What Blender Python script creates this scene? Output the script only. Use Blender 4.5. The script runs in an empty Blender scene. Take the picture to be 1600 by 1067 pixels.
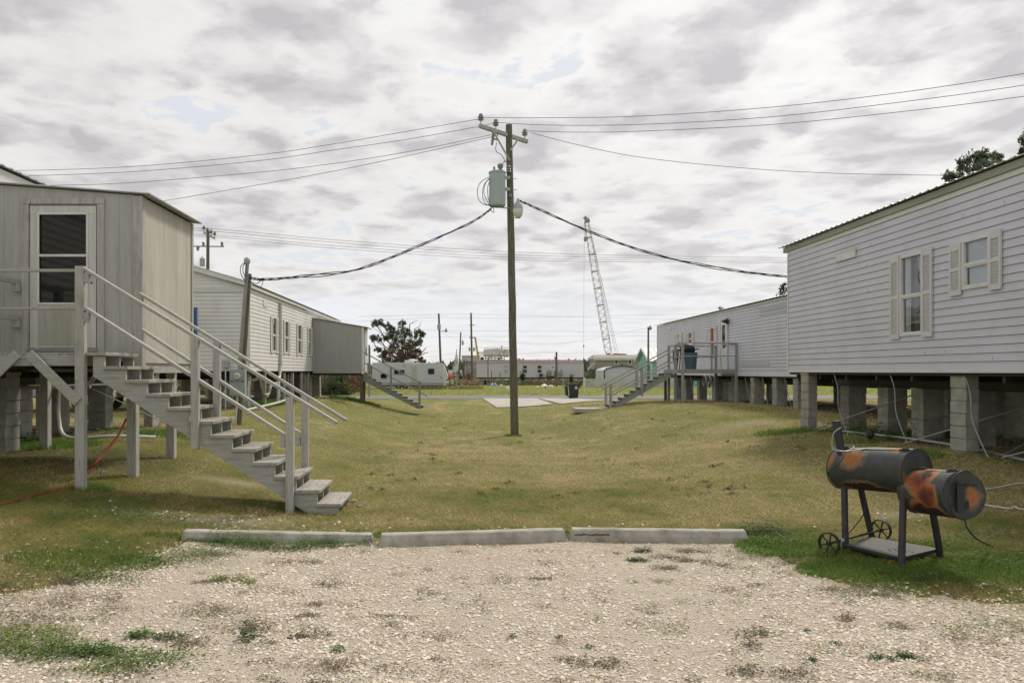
import bpy, math, random
import numpy as np
from mathutils import Vector
R = math.radians
random.seed(7); rng = np.random.default_rng(11)
S = bpy.context.scene
COL = S.collection
F = 1244.4; H = 1.75; PX = 720.0; PY = 580.0      # focal length in photo pixels, eye height, optical axis

# ------------------------------------------------------------------ camera
cam_d = bpy.data.cameras.new('camera'); cam = bpy.data.objects.new('camera', cam_d); COL.objects.link(cam)
cam.location = (0, 0, H); cam.rotation_euler = (R(90), 0, 0)
cam_d.lens = 28; cam_d.sensor_width = 36; cam_d.shift_x = 0.05; cam_d.shift_y = 0.029
cam_d.clip_start = .1; cam_d.clip_end = 6000
S.camera = cam

# ------------------------------------------------------------------ world
SUN_AZ, SUN_EL = 33.0, 46.0          # azimuth from +Y towards +X
w = bpy.data.worlds.new('World'); S.world = w; w.use_nodes = True
nt = w.node_tree; nt.nodes.clear()
def N(nt, t, **k):
    n = nt.nodes.new(t)
    for a, b in k.items():
        if a == 'ins':
            for i, v in b.items():
                if isinstance(v, bpy.types.NodeSocket): nt.links.new(v, n.inputs[i])
                else: n.inputs[i].default_value = v
        else: setattr(n, a, b)
    return n
def M_(nt, op, a, b=0.0, c=None, clamp=False):
    ins = {0: a, 1: b}
    if c is not None: ins[2] = c
    return N(nt, 'ShaderNodeMath', operation=op, use_clamp=clamp, ins=ins).outputs[0]
def VM(nt, op, a, b=None):
    ins = {0: a}
    if b is not None: ins[1] = b
    return N(nt, 'ShaderNodeVectorMath', operation=op, ins=ins)
def ramp(nt, fac, stops, interp='LINEAR'):
    n = N(nt, 'ShaderNodeValToRGB', ins={0: fac}); cr = n.color_ramp; cr.interpolation = interp
    while len(cr.elements) < len(stops): cr.elements.new(.5)
    for e, (p, c) in zip(cr.elements, stops):
        e.position = p; e.color = (c[0], c[1], c[2], 1) if hasattr(c, '__len__') else (c, c, c, 1)
    return n.outputs[0]
def mixc(nt, f, a, b, blend='MIX'):
    n = N(nt, 'ShaderNodeMix', data_type='RGBA', blend_type=blend)
    for i, v in ((0, f), (6, a), (7, b)):
        if isinstance(v, bpy.types.NodeSocket): nt.links.new(v, n.inputs[i])
        else: n.inputs[i].default_value = v if i == 0 else (v[0], v[1], v[2], 1)
    return n.outputs[2]
def noise(nt, vec, scale, detail=4, rough=.55, dist=0.0):
    return N(nt, 'ShaderNodeTexNoise', ins={'Vector': vec, 'Scale': scale, 'Detail': detail, 'Roughness': rough, 'Distortion': dist}).outputs[0]

sky = N(nt, 'ShaderNodeTexSky', sky_type='NISHITA', sun_disc=False)
sky.sun_elevation = R(SUN_EL); sky.sun_rotation = R(SUN_AZ); sky.air_density = 1.0; sky.dust_density = 1.5
tc = N(nt, 'ShaderNodeTexCoord').outputs['Generated']
sx = N(nt, 'ShaderNodeSeparateXYZ', ins={0: tc}).outputs
zc = M_(nt, 'MAXIMUM', sx[2], 0.0); zo = M_(nt, 'ADD', zc, 0.11)
u = M_(nt, 'DIVIDE', sx[0], zo); v = M_(nt, 'DIVIDE', sx[1], zo)
uv = N(nt, 'ShaderNodeCombineXYZ', ins={0: u, 1: v, 2: 0.0}).outputs[0]
rot = N(nt, 'ShaderNodeMapping', ins={0: uv, 2: (0, 0, R(-12)), 3: (1.0, .95, 1), 1: (3.3, 1.2, 0)}).outputs[0]
wn = N(nt, 'ShaderNodeTexNoise', ins={'Vector': rot, 'Scale': 3.2, 'Detail': 7.0, 'Roughness': .58}).outputs['Color']
wv = VM(nt, 'SCALE', VM(nt, 'SUBTRACT', wn, (.5, .5, .5)).outputs[0]); wv.inputs[3].default_value = .48
wp = VM(nt, 'ADD', rot, wv.outputs[0]).outputs[0]
vo = N(nt, 'ShaderNodeTexVoronoi', feature='SMOOTH_F1', ins={'Vector': wp, 'Scale': 4.3, 'Smoothness': .75, 'Randomness': .95}).outputs['Distance']
vo2 = N(nt, 'ShaderNodeTexVoronoi', feature='SMOOTH_F1', ins={'Vector': wp, 'Scale': 8.3, 'Smoothness': .5, 'Randomness': 1.0}).outputs['Distance']
big = noise(nt, rot, .7, 4, .5, .2)
fine = noise(nt, rot, 9.0, 7, .62)
puff = M_(nt, 'SUBTRACT', 1.0, M_(nt, 'ADD', M_(nt, 'MULTIPLY', vo, .95), M_(nt, 'MULTIPLY', vo2, .30)))   # 1 in a puff's thick centre
cm = M_(nt, 'ADD', M_(nt, 'MULTIPLY', puff, .58), M_(nt, 'MULTIPLY', big, .44))
cm = M_(nt, 'ADD', cm, M_(nt, 'MULTIPLY', M_(nt, 'SUBTRACT', fine, .5), .20))
sd = (math.sin(R(SUN_AZ)) * math.cos(R(SUN_EL)), math.cos(R(SUN_AZ)) * math.cos(R(SUN_EL)), math.sin(R(SUN_EL)))
dt = N(nt, 'ShaderNodeVectorMath', operation='DOT_PRODUCT', ins={0: tc, 1: sd}).outputs['Value']
glow = M_(nt, 'POWER', M_(nt, 'MAXIMUM', dt, 0.0), 5.0)
cloud = ramp(nt, cm, [(.28, (1.02, 1.01, .99)), (.40, (.95, .935, .92)), (.49, (.80, .78, .79)), (.61, (.64, .625, .64))])
gain = M_(nt, 'ADD', M_(nt, 'MULTIPLY', glow, 2.4), 6.6)
cloudv = VM(nt, 'SCALE', cloud); nt.links.new(gain, cloudv.inputs[3])
blue = mixc(nt, .55, VM(nt, 'MULTIPLY', sky.outputs[0], (.75, .78, .8)).outputs[0], (6.4, 7.0, 8.0))
# thin breaks between the puffs show blue
br = ramp(nt, cm, [(.255, 1.0), (.305, 0.0)])
skyc = mixc(nt, M_(nt, 'MULTIPLY', br, .5), cloudv.outputs[0], (4.9, 5.4, 6.4))
# clear low band, stronger on the left, and a pale veil along the horizon
bandn = M_(nt, 'ADD', zc, M_(nt, 'MULTIPLY', M_(nt, 'SUBTRACT', noise(nt, N(nt, 'ShaderNodeMapping', ins={0: tc, 3: (2.2, 2.2, 14)}).outputs[0], 1.6, 6, .6), .5), .09))
lowb = ramp(nt, bandn, [(.02, 0.0), (.045, 1.0), (.085, .9), (.115, 0.0)])
side = ramp(nt, M_(nt, 'ADD', M_(nt, 'MULTIPLY', sx[0], .8), .5), [(.10, 1.0), (.62, .75), (.8, .25)])
skyc = mixc(nt, M_(nt, 'MULTIPLY', M_(nt, 'MULTIPLY', lowb, side), .85), skyc, (6.5, 6.85, 7.7))
veil = ramp(nt, zc, [(0.0, 1.0), (.05, .75), (.17, .12), (.3, 0.0)])
skyc = mixc(nt, M_(nt, 'MULTIPLY', veil, .75), skyc, (7.5, 7.45, 7.35))
bg = N(nt, 'ShaderNodeBackground', ins={0: skyc, 1: .1})
nt.links.new(bg.outputs[0], N(nt, 'ShaderNodeOutputWorld').inputs[0])

# ------------------------------------------------------------------ sun through thin cloud
sl = bpy.data.lights.new('sun', 'SUN'); sl.energy = 2.2; sl.angle = R(9); sl.color = (1, .92, .79)
so = bpy.data.objects.new('sun', sl); COL.objects.link(so)
so.rotation_euler = Vector(sd).to_track_quat('Z', 'Y').to_euler(); so.location = (20, 30, 60)
S.view_settings.view_transform = 'Standard'; S.view_settings.look = 'None'
S.view_settings.exposure = 0.32; S.view_settings.gamma = 1.0
S.render.engine = 'CYCLES'; S.cycles.max_bounces = 6; S.cycles.volume_bounces = 0; S.cycles.transparent_max_bounces = 8

# ------------------------------------------------------------------ helpers
def at(px, py, Y):            # a point seen at a photo pixel, at distance Y
    return Vector(((px - PX) * Y / F, Y, H - (py - PY) * Y / F))
def ax(px, Y): return (px - PX) * Y / F
def az(py, Y): return H - (py - PY) * Y / F

def vnoise(x, y, s, seed=0):
    x = np.asarray(x, float) * s; y = np.asarray(y, float) * s
    xi = np.floor(x); yi = np.floor(y); fx = x - xi; fy = y - yi
    fx = fx * fx * (3 - 2 * fx); fy = fy * fy * (3 - 2 * fy)
    def h(a, b):
        t = np.sin(a * 127.1 + b * 311.7 + seed * 74.7) * 43758.5453
        return t - np.floor(t)
    return (h(xi, yi) * (1 - fx) + h(xi + 1, yi) * fx) * (1 - fy) + (h(xi, yi + 1) * (1 - fx) + h(xi + 1, yi + 1) * fx) * fy
def fbm(x, y, s, seed=0, o=4):
    r = 0; a = .5; t = 0
    for i in range(o): r = r + a * vnoise(x, y, s * 2 ** i, seed + i * 3.1); t += a; a *= .5
    return r / t
def sm(t): t = np.clip(t, 0, 1); return t * t * (3 - 2 * t)
CY = [-50, 9, 12, 22, 30, 45, 55, 66, 80, 90, 124, 300, 3000]
CZ = [0, 0, -.06, -.38, -.4, -.3, -.2, -.2, 0, -.05, -.4, -.6, -.6]
LY = [-50, 6, 9, 12, 18, 21, 26, 30, 38, 50, 56, 3000]
LZ = [.05, .15, .38, .5, .48, .42, .52, .6, .5, -.05, -.2, -.2]
RY = [-50, 5, 8, 12.5, 18, 30, 35, 48, 56, 3000]
RZ = [.02, .04, .15, .5, .4, .5, .45, .0, -.2, -.2]
def gz(x, y):
    x = np.asarray(x, float); y = np.asarray(y, float)
    c = np.interp(y, CY, CZ); l = np.interp(y, LY, LZ); r = np.interp(y, RY, RZ)
    tl = sm((-x - 1.2) / 5.2); tr = sm((x - 2.4) / 6.2)
    fade = np.where(y > 56, 0.0, 1.0)
    z = c + (l - c) * tl * fade + (r - c) * tr * fade
    near = np.clip((60 - y) / 20, 0, 1)
    grav = sm((y - 8.5) / 3)
    return z + near * (.07 * (fbm(x, y, .35, 5, 2) - .5) * grav + .02 * (fbm(x, y, 1.9, 9, 2) - .5))
def gzf(x, y): return float(gz(x, y))
EX = [-30, -6, -4.2, -3.5, -3.1, -2.85, -2.7, -2.6, 2.85, 2.95, 3.02, 3.2, 3.6, 4.4, 6, 30]
EY = [5.2, 5.3, 5.6, 5.95, 6.4, 7.3, 7.95, 8.15, 8.15, 7.9, 7.1, 6.5, 6.25, 6.15, 6.0, 6.0]
def gravel_edge(x): return np.interp(x, EX, EY)
def gravelness(x, y):         # >0 inside the gravel
    return gravel_edge(x) - y + .9 * (fbm(x, y, 1.5, 2, 5) - .5) + .35 * (fbm(x, y, 7.0, 6, 3) - .5)

class MB:
    def __init__(s): s.v = []; s.f = []; s.sm = False; s.col = None
    def add(s, vs, fs):
        n = len(s.v); s.v += [tuple(p) for p in vs]; s.f += [tuple(n + i for i in f) for f in fs]; return s
    def box(s, x0, x1, y0, y1, z0, z1):
        return s.add([(x0, y0, z0), (x1, y0, z0), (x1, y1, z0), (x0, y1, z0), (x0, y0, z1), (x1, y0, z1), (x1, y1, z1), (x0, y1, z1)],
                     [(0, 3, 2, 1), (4, 5, 6, 7), (0, 1, 5, 4), (1, 2, 6, 5), (2, 3, 7, 6), (3, 0, 4, 7)])
    def obox(s, c, ux, uy, uz):   # centre and half-vectors
        c = Vector(c); ux = Vector(ux); uy = Vector(uy); uz = Vector(uz)
        P = [c + a * ux + b * uy + d * uz for d in (-1, 1) for a, b in ((-1, -1), (1, -1), (1, 1), (-1, 1))]
        return s.add(P, [(0, 3, 2, 1), (4, 5, 6, 7), (0, 1, 5, 4), (1, 2, 6, 5), (2, 3, 7, 6), (3, 0, 4, 7)])
    def bar(s, a, b, w, h, up=(0, 0, 1)):  # board from a to b, w across, h in 'up'
        a = Vector(a); b = Vector(b); d = (b - a); L = d.length; d.normalize()
        up = Vector(up); sd = d.cross(up)
        if sd.length < 1e-4: sd = d.cross(Vector((1, 0, 0)))
        sd.normalize(); u2 = sd.cross(d).normalized()
        return s.obox((a + b) / 2, d * L / 2, sd * w / 2, u2 * h / 2)
    def tube(s, pts, r, n=8, caps=True):
        pts = [Vector(p) for p in pts]; rs = r if hasattr(r, '__len__') else [r] * len(pts)
        n0 = len(s.v); ref = None
        for i, p in enumerate(pts):
            d = (pts[min(i + 1, len(pts) - 1)] - pts[max(i - 1, 0)]).normalized()
            if ref is None:
                ref = d.cross(Vector((0, 0, 1)))
                if ref.length < .05: ref = d.cross(Vector((1, 0, 0)))
            ref = (ref - d * ref.dot(d)).normalized(); b = d.cross(ref)
            for k in range(n):
                a = 2 * math.pi * k / n; s.v.append(tuple(p + (ref * math.cos(a) + b * math.sin(a)) * rs[i]))
        for i in range(len(pts) - 1):
            for k in range(n):
                k2 = (k + 1) % n; s.f.append((n0 + i * n + k, n0 + i * n + k2, n0 + (i + 1) * n + k2, n0 + (i + 1) * n + k))
        if caps:
            s.f.append(tuple(n0 + k for k in range(n - 1, -1, -1))); m = n0 + (len(pts) - 1) * n; s.f.append(tuple(m + k for k in range(n)))
        return s
    def prism(s, poly, a, b, axis='y'):    # poly in the two other axes
        n = len(poly)
        def P(p, t): return (p[0], t, p[1]) if axis == 'y' else ((t, p[0], p[1]) if axis == 'x' else (p[0], p[1], t))
        vs = [P(p, a) for p in poly] + [P(p, b) for p in poly]
        return s.add(vs, [tuple(range(n)), tuple(range(2 * n - 1, n - 1, -1))] + [(i, i + n, (i + 1) % n + n, (i + 1) % n) for i in range(n)])
    def lathe(s, prof, c, n=16, axis='z'):
        n0 = len(s.v); c = Vector(c)
        for r, h in prof:
            for k in range(n):
                a = 2 * math.pi * k / n; q = (r * math.cos(a), r * math.sin(a), h)
                if axis == 'y': q = (q[0], q[2], q[1])
                elif axis == 'x': q = (q[2], q[0], q[1])
                s.v.append(tuple(c + Vector(q)))
        for i in range(len(prof) - 1):
            for k in range(n):
                k2 = (k + 1) % n; s.f.append((n0 + i * n + k, n0 + i * n + k2, n0 + (i + 1) * n + k2, n0 + (i + 1) * n + k))
        s.f.append(tuple(n0 + k for k in range(n - 1, -1, -1))); m = n0 + (len(prof) - 1) * n; s.f.append(tuple(m + k for k in range(n)))
        return s
BASE = {}
def mesh_obj(name, mb, mat, base, bev=0, smooth=False):
    me = bpy.data.meshes.new(name); b = Vector(base)
    me.from_pydata([(p[0] - b.x, p[1] - b.y, p[2] - b.z) for p in mb.v], [], mb.f); me.update()
    o = bpy.data.objects.new(name, me); COL.objects.link(o)
    if mat: me.materials.append(mat)
    if smooth:
        me.polygons.foreach_set('use_smooth', [True] * len(me.polygons))
        try: me.set_sharp_from_angle(angle=R(40))
        except Exception: pass
    if bev:
        m = o.modifiers.new('bevel', 'BEVEL'); m.width = bev; m.segments = 1; m.limit_method = 'ANGLE'
    return o
def tagp(o, label, cat, group=None):
    o['label'] = label; o['category'] = cat
    if group: o['group'] = group
    return o
def thing(name, label, cat, base, group=None):
    o = bpy.data.objects.new(name, None); COL.objects.link(o); o.location = base; o.empty_display_size = .2
    BASE[o] = Vector(base); return tagp(o, label, cat, group)
def part(name, mb, mat, parent, bev=0, smooth=False, label=None):
    r = parent
    while r.parent: r = r.parent
    o = mesh_obj(name, mb, mat, BASE[r], bev, smooth); o.parent = parent
    if label: o['label'] = label
    return o
def single(name, label, cat, mb, mat, base, group=None, bev=0, smooth=False):
    o = mesh_obj(name, mb, mat, base, bev, smooth); o.location = base; BASE[o] = Vector(base)
    return tagp(o, label, cat, group)
def kindobj(name, mb, mat, kind, base=(0, 0, 0)):
    o = mesh_obj(name, mb, mat, base); o.location = base; o['kind'] = kind; return o
def copy_tree(o, parent=None):
    c = o.copy(); COL.objects.link(c); c.parent = parent
    for ch in o.children: copy_tree(ch, c)
    return c

# ------------------------------------------------------------------ materials
MATS = {}
def newmat(name):
    m = bpy.data.materials.new(name); m.use_nodes = True; t = m.node_tree; t.nodes.clear()
    b = N(t, 'ShaderNodeBsdfPrincipled'); o = N(t, 'ShaderNodeOutputMaterial'); t.links.new(b.outputs[0], o.inputs[0])
    return m, t, b
def bump(t, b, h, strength, dist=.01):
    n = N(t, 'ShaderNodeBump', ins={'Height': h, 'Strength': strength, 'Distance': dist}); t.links.new(n.outputs[0], b.inputs['Normal'])
def pos(t, scale=(1, 1, 1)):
    g = N(t, 'ShaderNodeNewGeometry').outputs['Position']
    return N(t, 'ShaderNodeMapping', ins={0: g, 3: scale}).outputs[0]
def pm(name, c, rough=.7, var=.12, scale=3, bmp=.15, bscale=60, stretch=(1, 1, 1), dirt=None, dscale=1.2, damt=.5, metal=0, spec=.5):
    if name in MATS: return MATS[name]
    m, t, b = newmat(name); p = pos(t, stretch)
    n1 = noise(t, p, scale, 6, .6)
    lo = tuple(x * (1 - var) for x in c); hi = tuple(min(1, x * (1 + var)) for x in c)
    col = ramp(t, n1, [(.3, lo), (.7, hi)])
    if dirt:
        d = ramp(t, noise(t, p, dscale, 7, .65), [(.48, 0.0), (.68, 1.0)])
        col = mixc(t, M_(t, 'MULTIPLY', d, damt), col, dirt)
    t.links.new(col, b.inputs['Base Color']); b.inputs['Roughness'].default_value = rough
    b.inputs['Metallic'].default_value = metal; b.inputs['Specular IOR Level'].default_value = spec
    if bmp: bump(t, b, noise(t, p, bscale, 4, .6), bmp, .004)
    MATS[name] = m; return m
vinyl = pm('white_vinyl_siding', (.58, .58, .645), .5, .06, .9, .08, 9, (1, 1, .6), (.44, .44, .42), 1.1, .4)
vinyl_l = pm('warm_white_siding', (.70, .69, .675), .5, .06, .9, .08, 9, (1, 1, .6), (.48, .46, .40), 1.2, .4)
vinyl_d = pm('grey_siding_repair', (.42, .43, .44), .55, .06, 1.2, .05, 30, (1, 1, 2.5))
trimw = pm('white_trim', (.68, .67, .66), .5, .06, 2, .05, 60, (1, 1, 1), (.45, .44, .36), 3, .4)
cream = pm('cream_band', (.62, .62, .585), .6, .06, 2, .05, 60)
olive = pm('weathered_fascia', (.30, .31, .25), .7, .2, 1.5, .1, 60, (1, .3, 3))
roofm = pm('galvanised_roof', (.42, .42, .40), .45, .2, 1.5, .1, 30, (1, 1, 1), (.2, .17, .12), 2, .5, .5)
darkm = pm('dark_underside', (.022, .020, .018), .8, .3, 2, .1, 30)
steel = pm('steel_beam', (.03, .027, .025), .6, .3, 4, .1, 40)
block = pm('concrete_block', (.33, .32, .28), .9, .3, 3.5, .5, 140, (1, 1, 1), (.26, .245, .19), 2, .55)
conc = pm('cast_concrete', (.38, .37, .32), .9, .22, 9, .6, 90, (1, 1, 1), (.20, .19, .14), 3.5, .75)
slabm = pm('driveway_concrete', (.43, .40, .36), .9, .1, .8, .2, 40, (1, 1, 1), (.28, .27, .2), .6, .5)
asph = pm('asphalt', (.17, .17, .175), .9, .12, .6, .2, 40)
blk = pm('black_rubber', (.02, .02, .022), .55, .2, 5, .05, 40)
pvc = pm('pvc_pipe', (.60, .59, .54), .45, .08, 3, .05, 40, (1, 1, 1), (.3, .27, .2), 3, .4)
pvc_d = pm('stained_pvc', (.33, .30, .23), .55, .15, 3, .05, 40)
galv = pm('galvanised_strap', (.30, .30, .29), .45, .15, 6, .05, 40, metal=.5)
boxg = pm('grey_metal_box', (.36, .40, .43), .5, .06, 3, .05, 40, (1, 1, 1), (.24, .26, .27), 4, .4)
tank = pm('transformer_paint', (.36, .44, .42), .45, .06, 2, .03, 30, (1, 1, 1), (.24, .27, .22), 2, .4)
wirem = pm('wire', (.035, .035, .035), .6, .1, 5, 0)
wireg = pm('weathered_wire', (.12, .12, .12), .5, .1, 5, 0)
porc = pm('porcelain', (.25, .25, .26), .25, .1, 5, 0)
lampm = pm('lamp_lens', (.65, .65, .6), .3, .05, 4, 0)
red = pm('orange_hose', (.28, .035, .02), .45, .15, 8, 0)
bluec = pm('blue_paint', (.03, .13, .34), .5, .1, 5, .05)
tarp = pm('blue_tarp', (.04, .16, .42), .4, .3, 6, .3, 12)
binb = pm('dark_bin', (.018, .024, .032), .45, .15, 4, .05, 40)
barrelb = pm('blue_grey_plastic', (.055, .105, .14), .5, .15, 5, .05, 40)
mint = pm('mint_siding', (.20, .47, .38), .6, .07, 2, .1, 30)
lav = pm('lavender_roof', (.62, .61, .65), .4, .05, 2, .05, 30)
tan = pm('tan_siding', (.34, .31, .26), .7, .05, 2, .1, 30)
brownr = pm('rusty_brown_roof', (.105, .062, .048), .8, .3, 1.5, .2, 30)
fencem = pm('pale_fence', (.52, .52, .48), .7, .12, 2, .1, 30, (1, 1, .4), (.3, .26, .17), 1.5, .6)
greent = pm('green_trim', (.03, .09, .07), .6, .1, 3, 0)
shipw = pm('pale_steel', (.66, .64, .66), .6, .06, 1, 0)
shipd = pm('grey_steelwork', (.27, .29, .29), .6, .2, 1, 0)
yel = pm('yellow_paint', (.50, .36, .12), .6, .1, 2, 0)
craner = pm('crane_lattice_paint', (.46, .34, .33), .6, .1, 2, 0)
sand = pm('bare_soil', (.30, .24, .16), .95, .2, 6, .4, 60)
grey_g = pm('dark_grey_siding', (.36, .36, .35), .7, .08, 2, .1, 40, (3, 3, .3))
chrome = pm('chrome', (.6, .6, .6), .15, .05, 4, 0, metal=1)
truckp = pm('silver_truck_paint', (.30, .31, .33), .3, .05, 3, 0, metal=.3)
orangep = pm('orange_cover', (.6, .12, .05), .6, .1, 3, 0)
redblind = pm('red_blind', (.35, .045, .03), .7, .1, 8, .05)
darkglass = pm('dark_window_pane', (.012, .013, .013), .05, .3, 1, .02, 2, spec=.45)
paleglass = pm('pale_window_pane', (.42, .45, .47), .1, .2, 1, 0, spec=.8)
pale_green = pm('pale_utility_green', (.25, .36, .34), .6, .1, 3, 0)

def m_paintwood(name, c, worn, mossy, axis=0, amt=.5):
    m, t, b = newmat(name)
    st = [1, 1, 1]
    for i in range(3): st[i] = 1.0 if i == axis else 9.0
    p = pos(t, tuple(st)); p0 = pos(t)
    g = noise(t, p, 4, 7, .65); n2 = noise(t, p0, 1.6, 6, .65)
    col = ramp(t, g, [(.25, tuple(x * .80 for x in c)), (.6, c), (.8, tuple(min(1, x * 1.1) for x in c))])
    wf = ramp(t, noise(t, p, 2.6, 8, .7), [(.50, 0.0), (.66, 1.0)])
    col = mixc(t, M_(t, 'MULTIPLY', wf, amt), col, worn)
    col = mixc(t, M_(t, 'MULTIPLY', ramp(t, n2, [(.5, 0.0), (.72, 1.0)]), .45), col, mossy)
    kp = [3.2, 3.2, 3.2]; kp[axis] = 1.5
    kn = N(t, 'ShaderNodeTexVoronoi', ins={'Vector': pos(t, tuple(kp)), 'Scale': 2.2, 'Randomness': 1.0}).outputs['Distance']
    col = mixc(t, ramp(t, kn, [(.035, .8), (.075, 0.0)]), col, tuple(x * .45 for x in worn))
    crk = ramp(t, noise(t, pos(t, tuple(.5 if i == axis else 22.0 for i in range(3))), 3.0, 4, .6), [(.64, 0.0), (.68, 1.0)])
    col = mixc(t, M_(t, 'MULTIPLY', crk, .5), col, tuple(x * .55 for x in worn))
    t.links.new(col, b.inputs['Base Color']); b.inputs['Roughness'].default_value = .75
    bump(t, b, g, .35, .004); MATS[name] = m; return m
GREY = (.42, .42, .385); WORN = (.20, .185, .14); MOSS = (.25, .25, .17)
wood_h = m_paintwood('grey_painted_boards', GREY, WORN, MOSS, 0, .45)
wood_v = m_paintwood('grey_painted_posts', (.46, .455, .42), (.22, .20, .15), MOSS, 2, .6)
tread_m = m_paintwood('worn_stair_treads', (.40, .385, .335), (.17, .15, .115), (.28, .27, .20), 1, .75)
stair_far = m_paintwood('weathered_grey_boards', (.27, .275, .25), (.12, .11, .085), (.16, .16, .11), 0, .5)
dark_post = m_paintwood('raw_brown_posts', (.13, .10, .07), (.06, .045, .03), (.1, .09, .05), 2, .5)
def m_plywood(name, c, stain, amt):
    m, t, b = newmat(name)
    p = pos(t, (1, 1, .06)); p0 = pos(t)
    g = noise(t, p, 18, 8, .7); s2 = noise(t, p, 3.2, 6, .7)
    col = ramp(t, g, [(.25, tuple(x * .72 for x in c)), (.55, c), (.85, tuple(min(1, x * 1.12) for x in c))])
    col = mixc(t, M_(t, 'MULTIPLY', ramp(t, s2, [(.42, 0.0), (.68, 1.0)]), amt), col, stain)
    geo = N(t, 'ShaderNodeSeparateXYZ', ins={0: p0}).outputs
    t.links.new(col, b.inputs['Base Color']); b.inputs['Roughness'].default_value = .8
    bump(t, b, g, .4, .003); MATS[name] = m; return m
ply_f = m_plywood('grey_grooved_plywood', (.44, .44, .405), (.35, .355, .31), .4)
ply_s = m_plywood('pale_weathered_plywood', (.52, .50, .445), (.30, .29, .23), .6)
door_m = m_plywood('white_door_paint', (.60, .60, .57), (.36, .36, .24), .5)
door_p = m_plywood('mildewed_door_panel', (.45, .45, .38), (.27, .28, .19), .6)
def m_pole():
    m, t, b = newmat('weathered_pole_wood'); p = pos(t, (9, 9, .7)); p0 = pos(t, (1, 1, .5))
    g = noise(t, p, 3.5, 8, .7)
    col = ramp(t, g, [(.3, (.045, .036, .024)), (.5, (.145, .135, .095)), (.72, (.25, .235, .175))])
    col = mixc(t, M_(t, 'MULTIPLY', ramp(t, noise(t, p0, 1.2, 5), [(.45, 0.0), (.65, 1.0)]), .5), col, (.12, .13, .07))
    t.links.new(col, b.inputs['Base Color']); b.inputs['Roughness'].default_value = .9
    bump(t, b, g, .8, .012); return m
pole_m = m_pole()
def m_glass(name, tint, refl=.12):
    m, t, b = newmat(name); t.nodes.remove(b); out = [n for n in t.nodes if n.type == 'OUTPUT_MATERIAL'][0]
    fr = N(t, 'ShaderNodeFresnel', ins={0: 1.5}).outputs[0]
    f = M_(t, 'ADD', M_(t, 'MULTIPLY', fr, .9), refl, clamp=True)
    wob = N(t, 'ShaderNodeBump', ins={'Height': noise(t, pos(t), 1.3, 2), 'Strength': .25, 'Distance': .02})
    gl = N(t, 'ShaderNodeBsdfGlossy', ins={0: (.95, .97, 1, 1), 'Roughness': .02, 'Normal': wob.outputs[0]})
    tr = N(t, 'ShaderNodeBsdfTransparent', ins={0: (*tint, 1)})
    mx = N(t, 'ShaderNodeMixShader', ins={0: f, 1: tr.outputs[0], 2: gl.outputs[0]})
    t.links.new(mx.outputs[0], out.inputs[0]); return m
glass = m_glass('window_glass', (.94, .96, .97), .07)
glass_d = m_glass('door_glass', (.55, .57, .55), .12)
room = pm('dark_room', (.03, .03, .028), .9, .2, 1, 0)
roomw = pm('pale_room_wall', (.35, .36, .35), .9, .1, 1, 0)
curt = pm('white_curtain', (.80, .82, .82), .9, .08, 5, 0)
curt_d = pm('grey_curtain', (.17, .165, .15), .9, .2, 7, .1)
blind = pm('pale_blue_blind', (.70, .76, .82), .7, .04, 5, 0)

def vc_mat(name, rough=.8, transl=.0):
    m, t, b = newmat(name)
    a = N(t, 'ShaderNodeAttribute', attribute_name='tint').outputs['Color']
    t.links.new(a, b.inputs['Base Color']); b.inputs['Roughness'].default_value = rough
    b.inputs['Specular IOR Level'].default_value = .25
    if transl:
        out = [n for n in t.nodes if n.type == 'OUTPUT_MATERIAL'][0]
        tl = N(t, 'ShaderNodeBsdfTranslucent', ins={0: a})
        mx = N(t, 'ShaderNodeMixShader', ins={0: transl, 1: b.outputs[0], 2: tl.outputs[0]})
        t.links.new(mx.outputs[0], out.inputs[0])
    return m
leaf_m = vc_mat('foliage', .7, .35); grass_m = vc_mat('grass_blades', .8, .45); stone_m = vc_mat('limestone_pebbles', .9)
def np_mesh(name, verts, nper, cols, mat, faces=None):
    """verts (n*nper,3); one polygon per nper verts unless faces given; cols per polygon"""
    me = bpy.data.meshes.new(name); nv = len(verts)
    me.vertices.add(nv); me.vertices.foreach_set('co', np.ascontiguousarray(verts, dtype=np.float32).ravel())
    if faces is None: faces = np.arange(nv).reshape(-1, nper)
    nf, k = faces.shape
    me.loops.add(nf * k); me.loops.foreach_set('vertex_index', faces.astype(np.int32).ravel())
    me.polygons.add(nf); me.polygons.foreach_set('loop_start', (np.arange(nf) * k).astype(np.int32))
    try: me.polygons.foreach_set('loop_total', np.full(nf, k, dtype=np.int32))
    except Exception: pass
    me.update(calc_edges=True)
    at_ = me.color_attributes.new('tint', 'FLOAT_COLOR', 'CORNER')
    c = np.ones((nf, k, 4), dtype=np.float32); c[:, :, :3] = cols[:, None, :]
    at_.data.foreach_set('color', c.ravel())
    me.materials.append(mat); o = bpy.data.objects.new(name, me); COL.objects.link(o); return o
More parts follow.
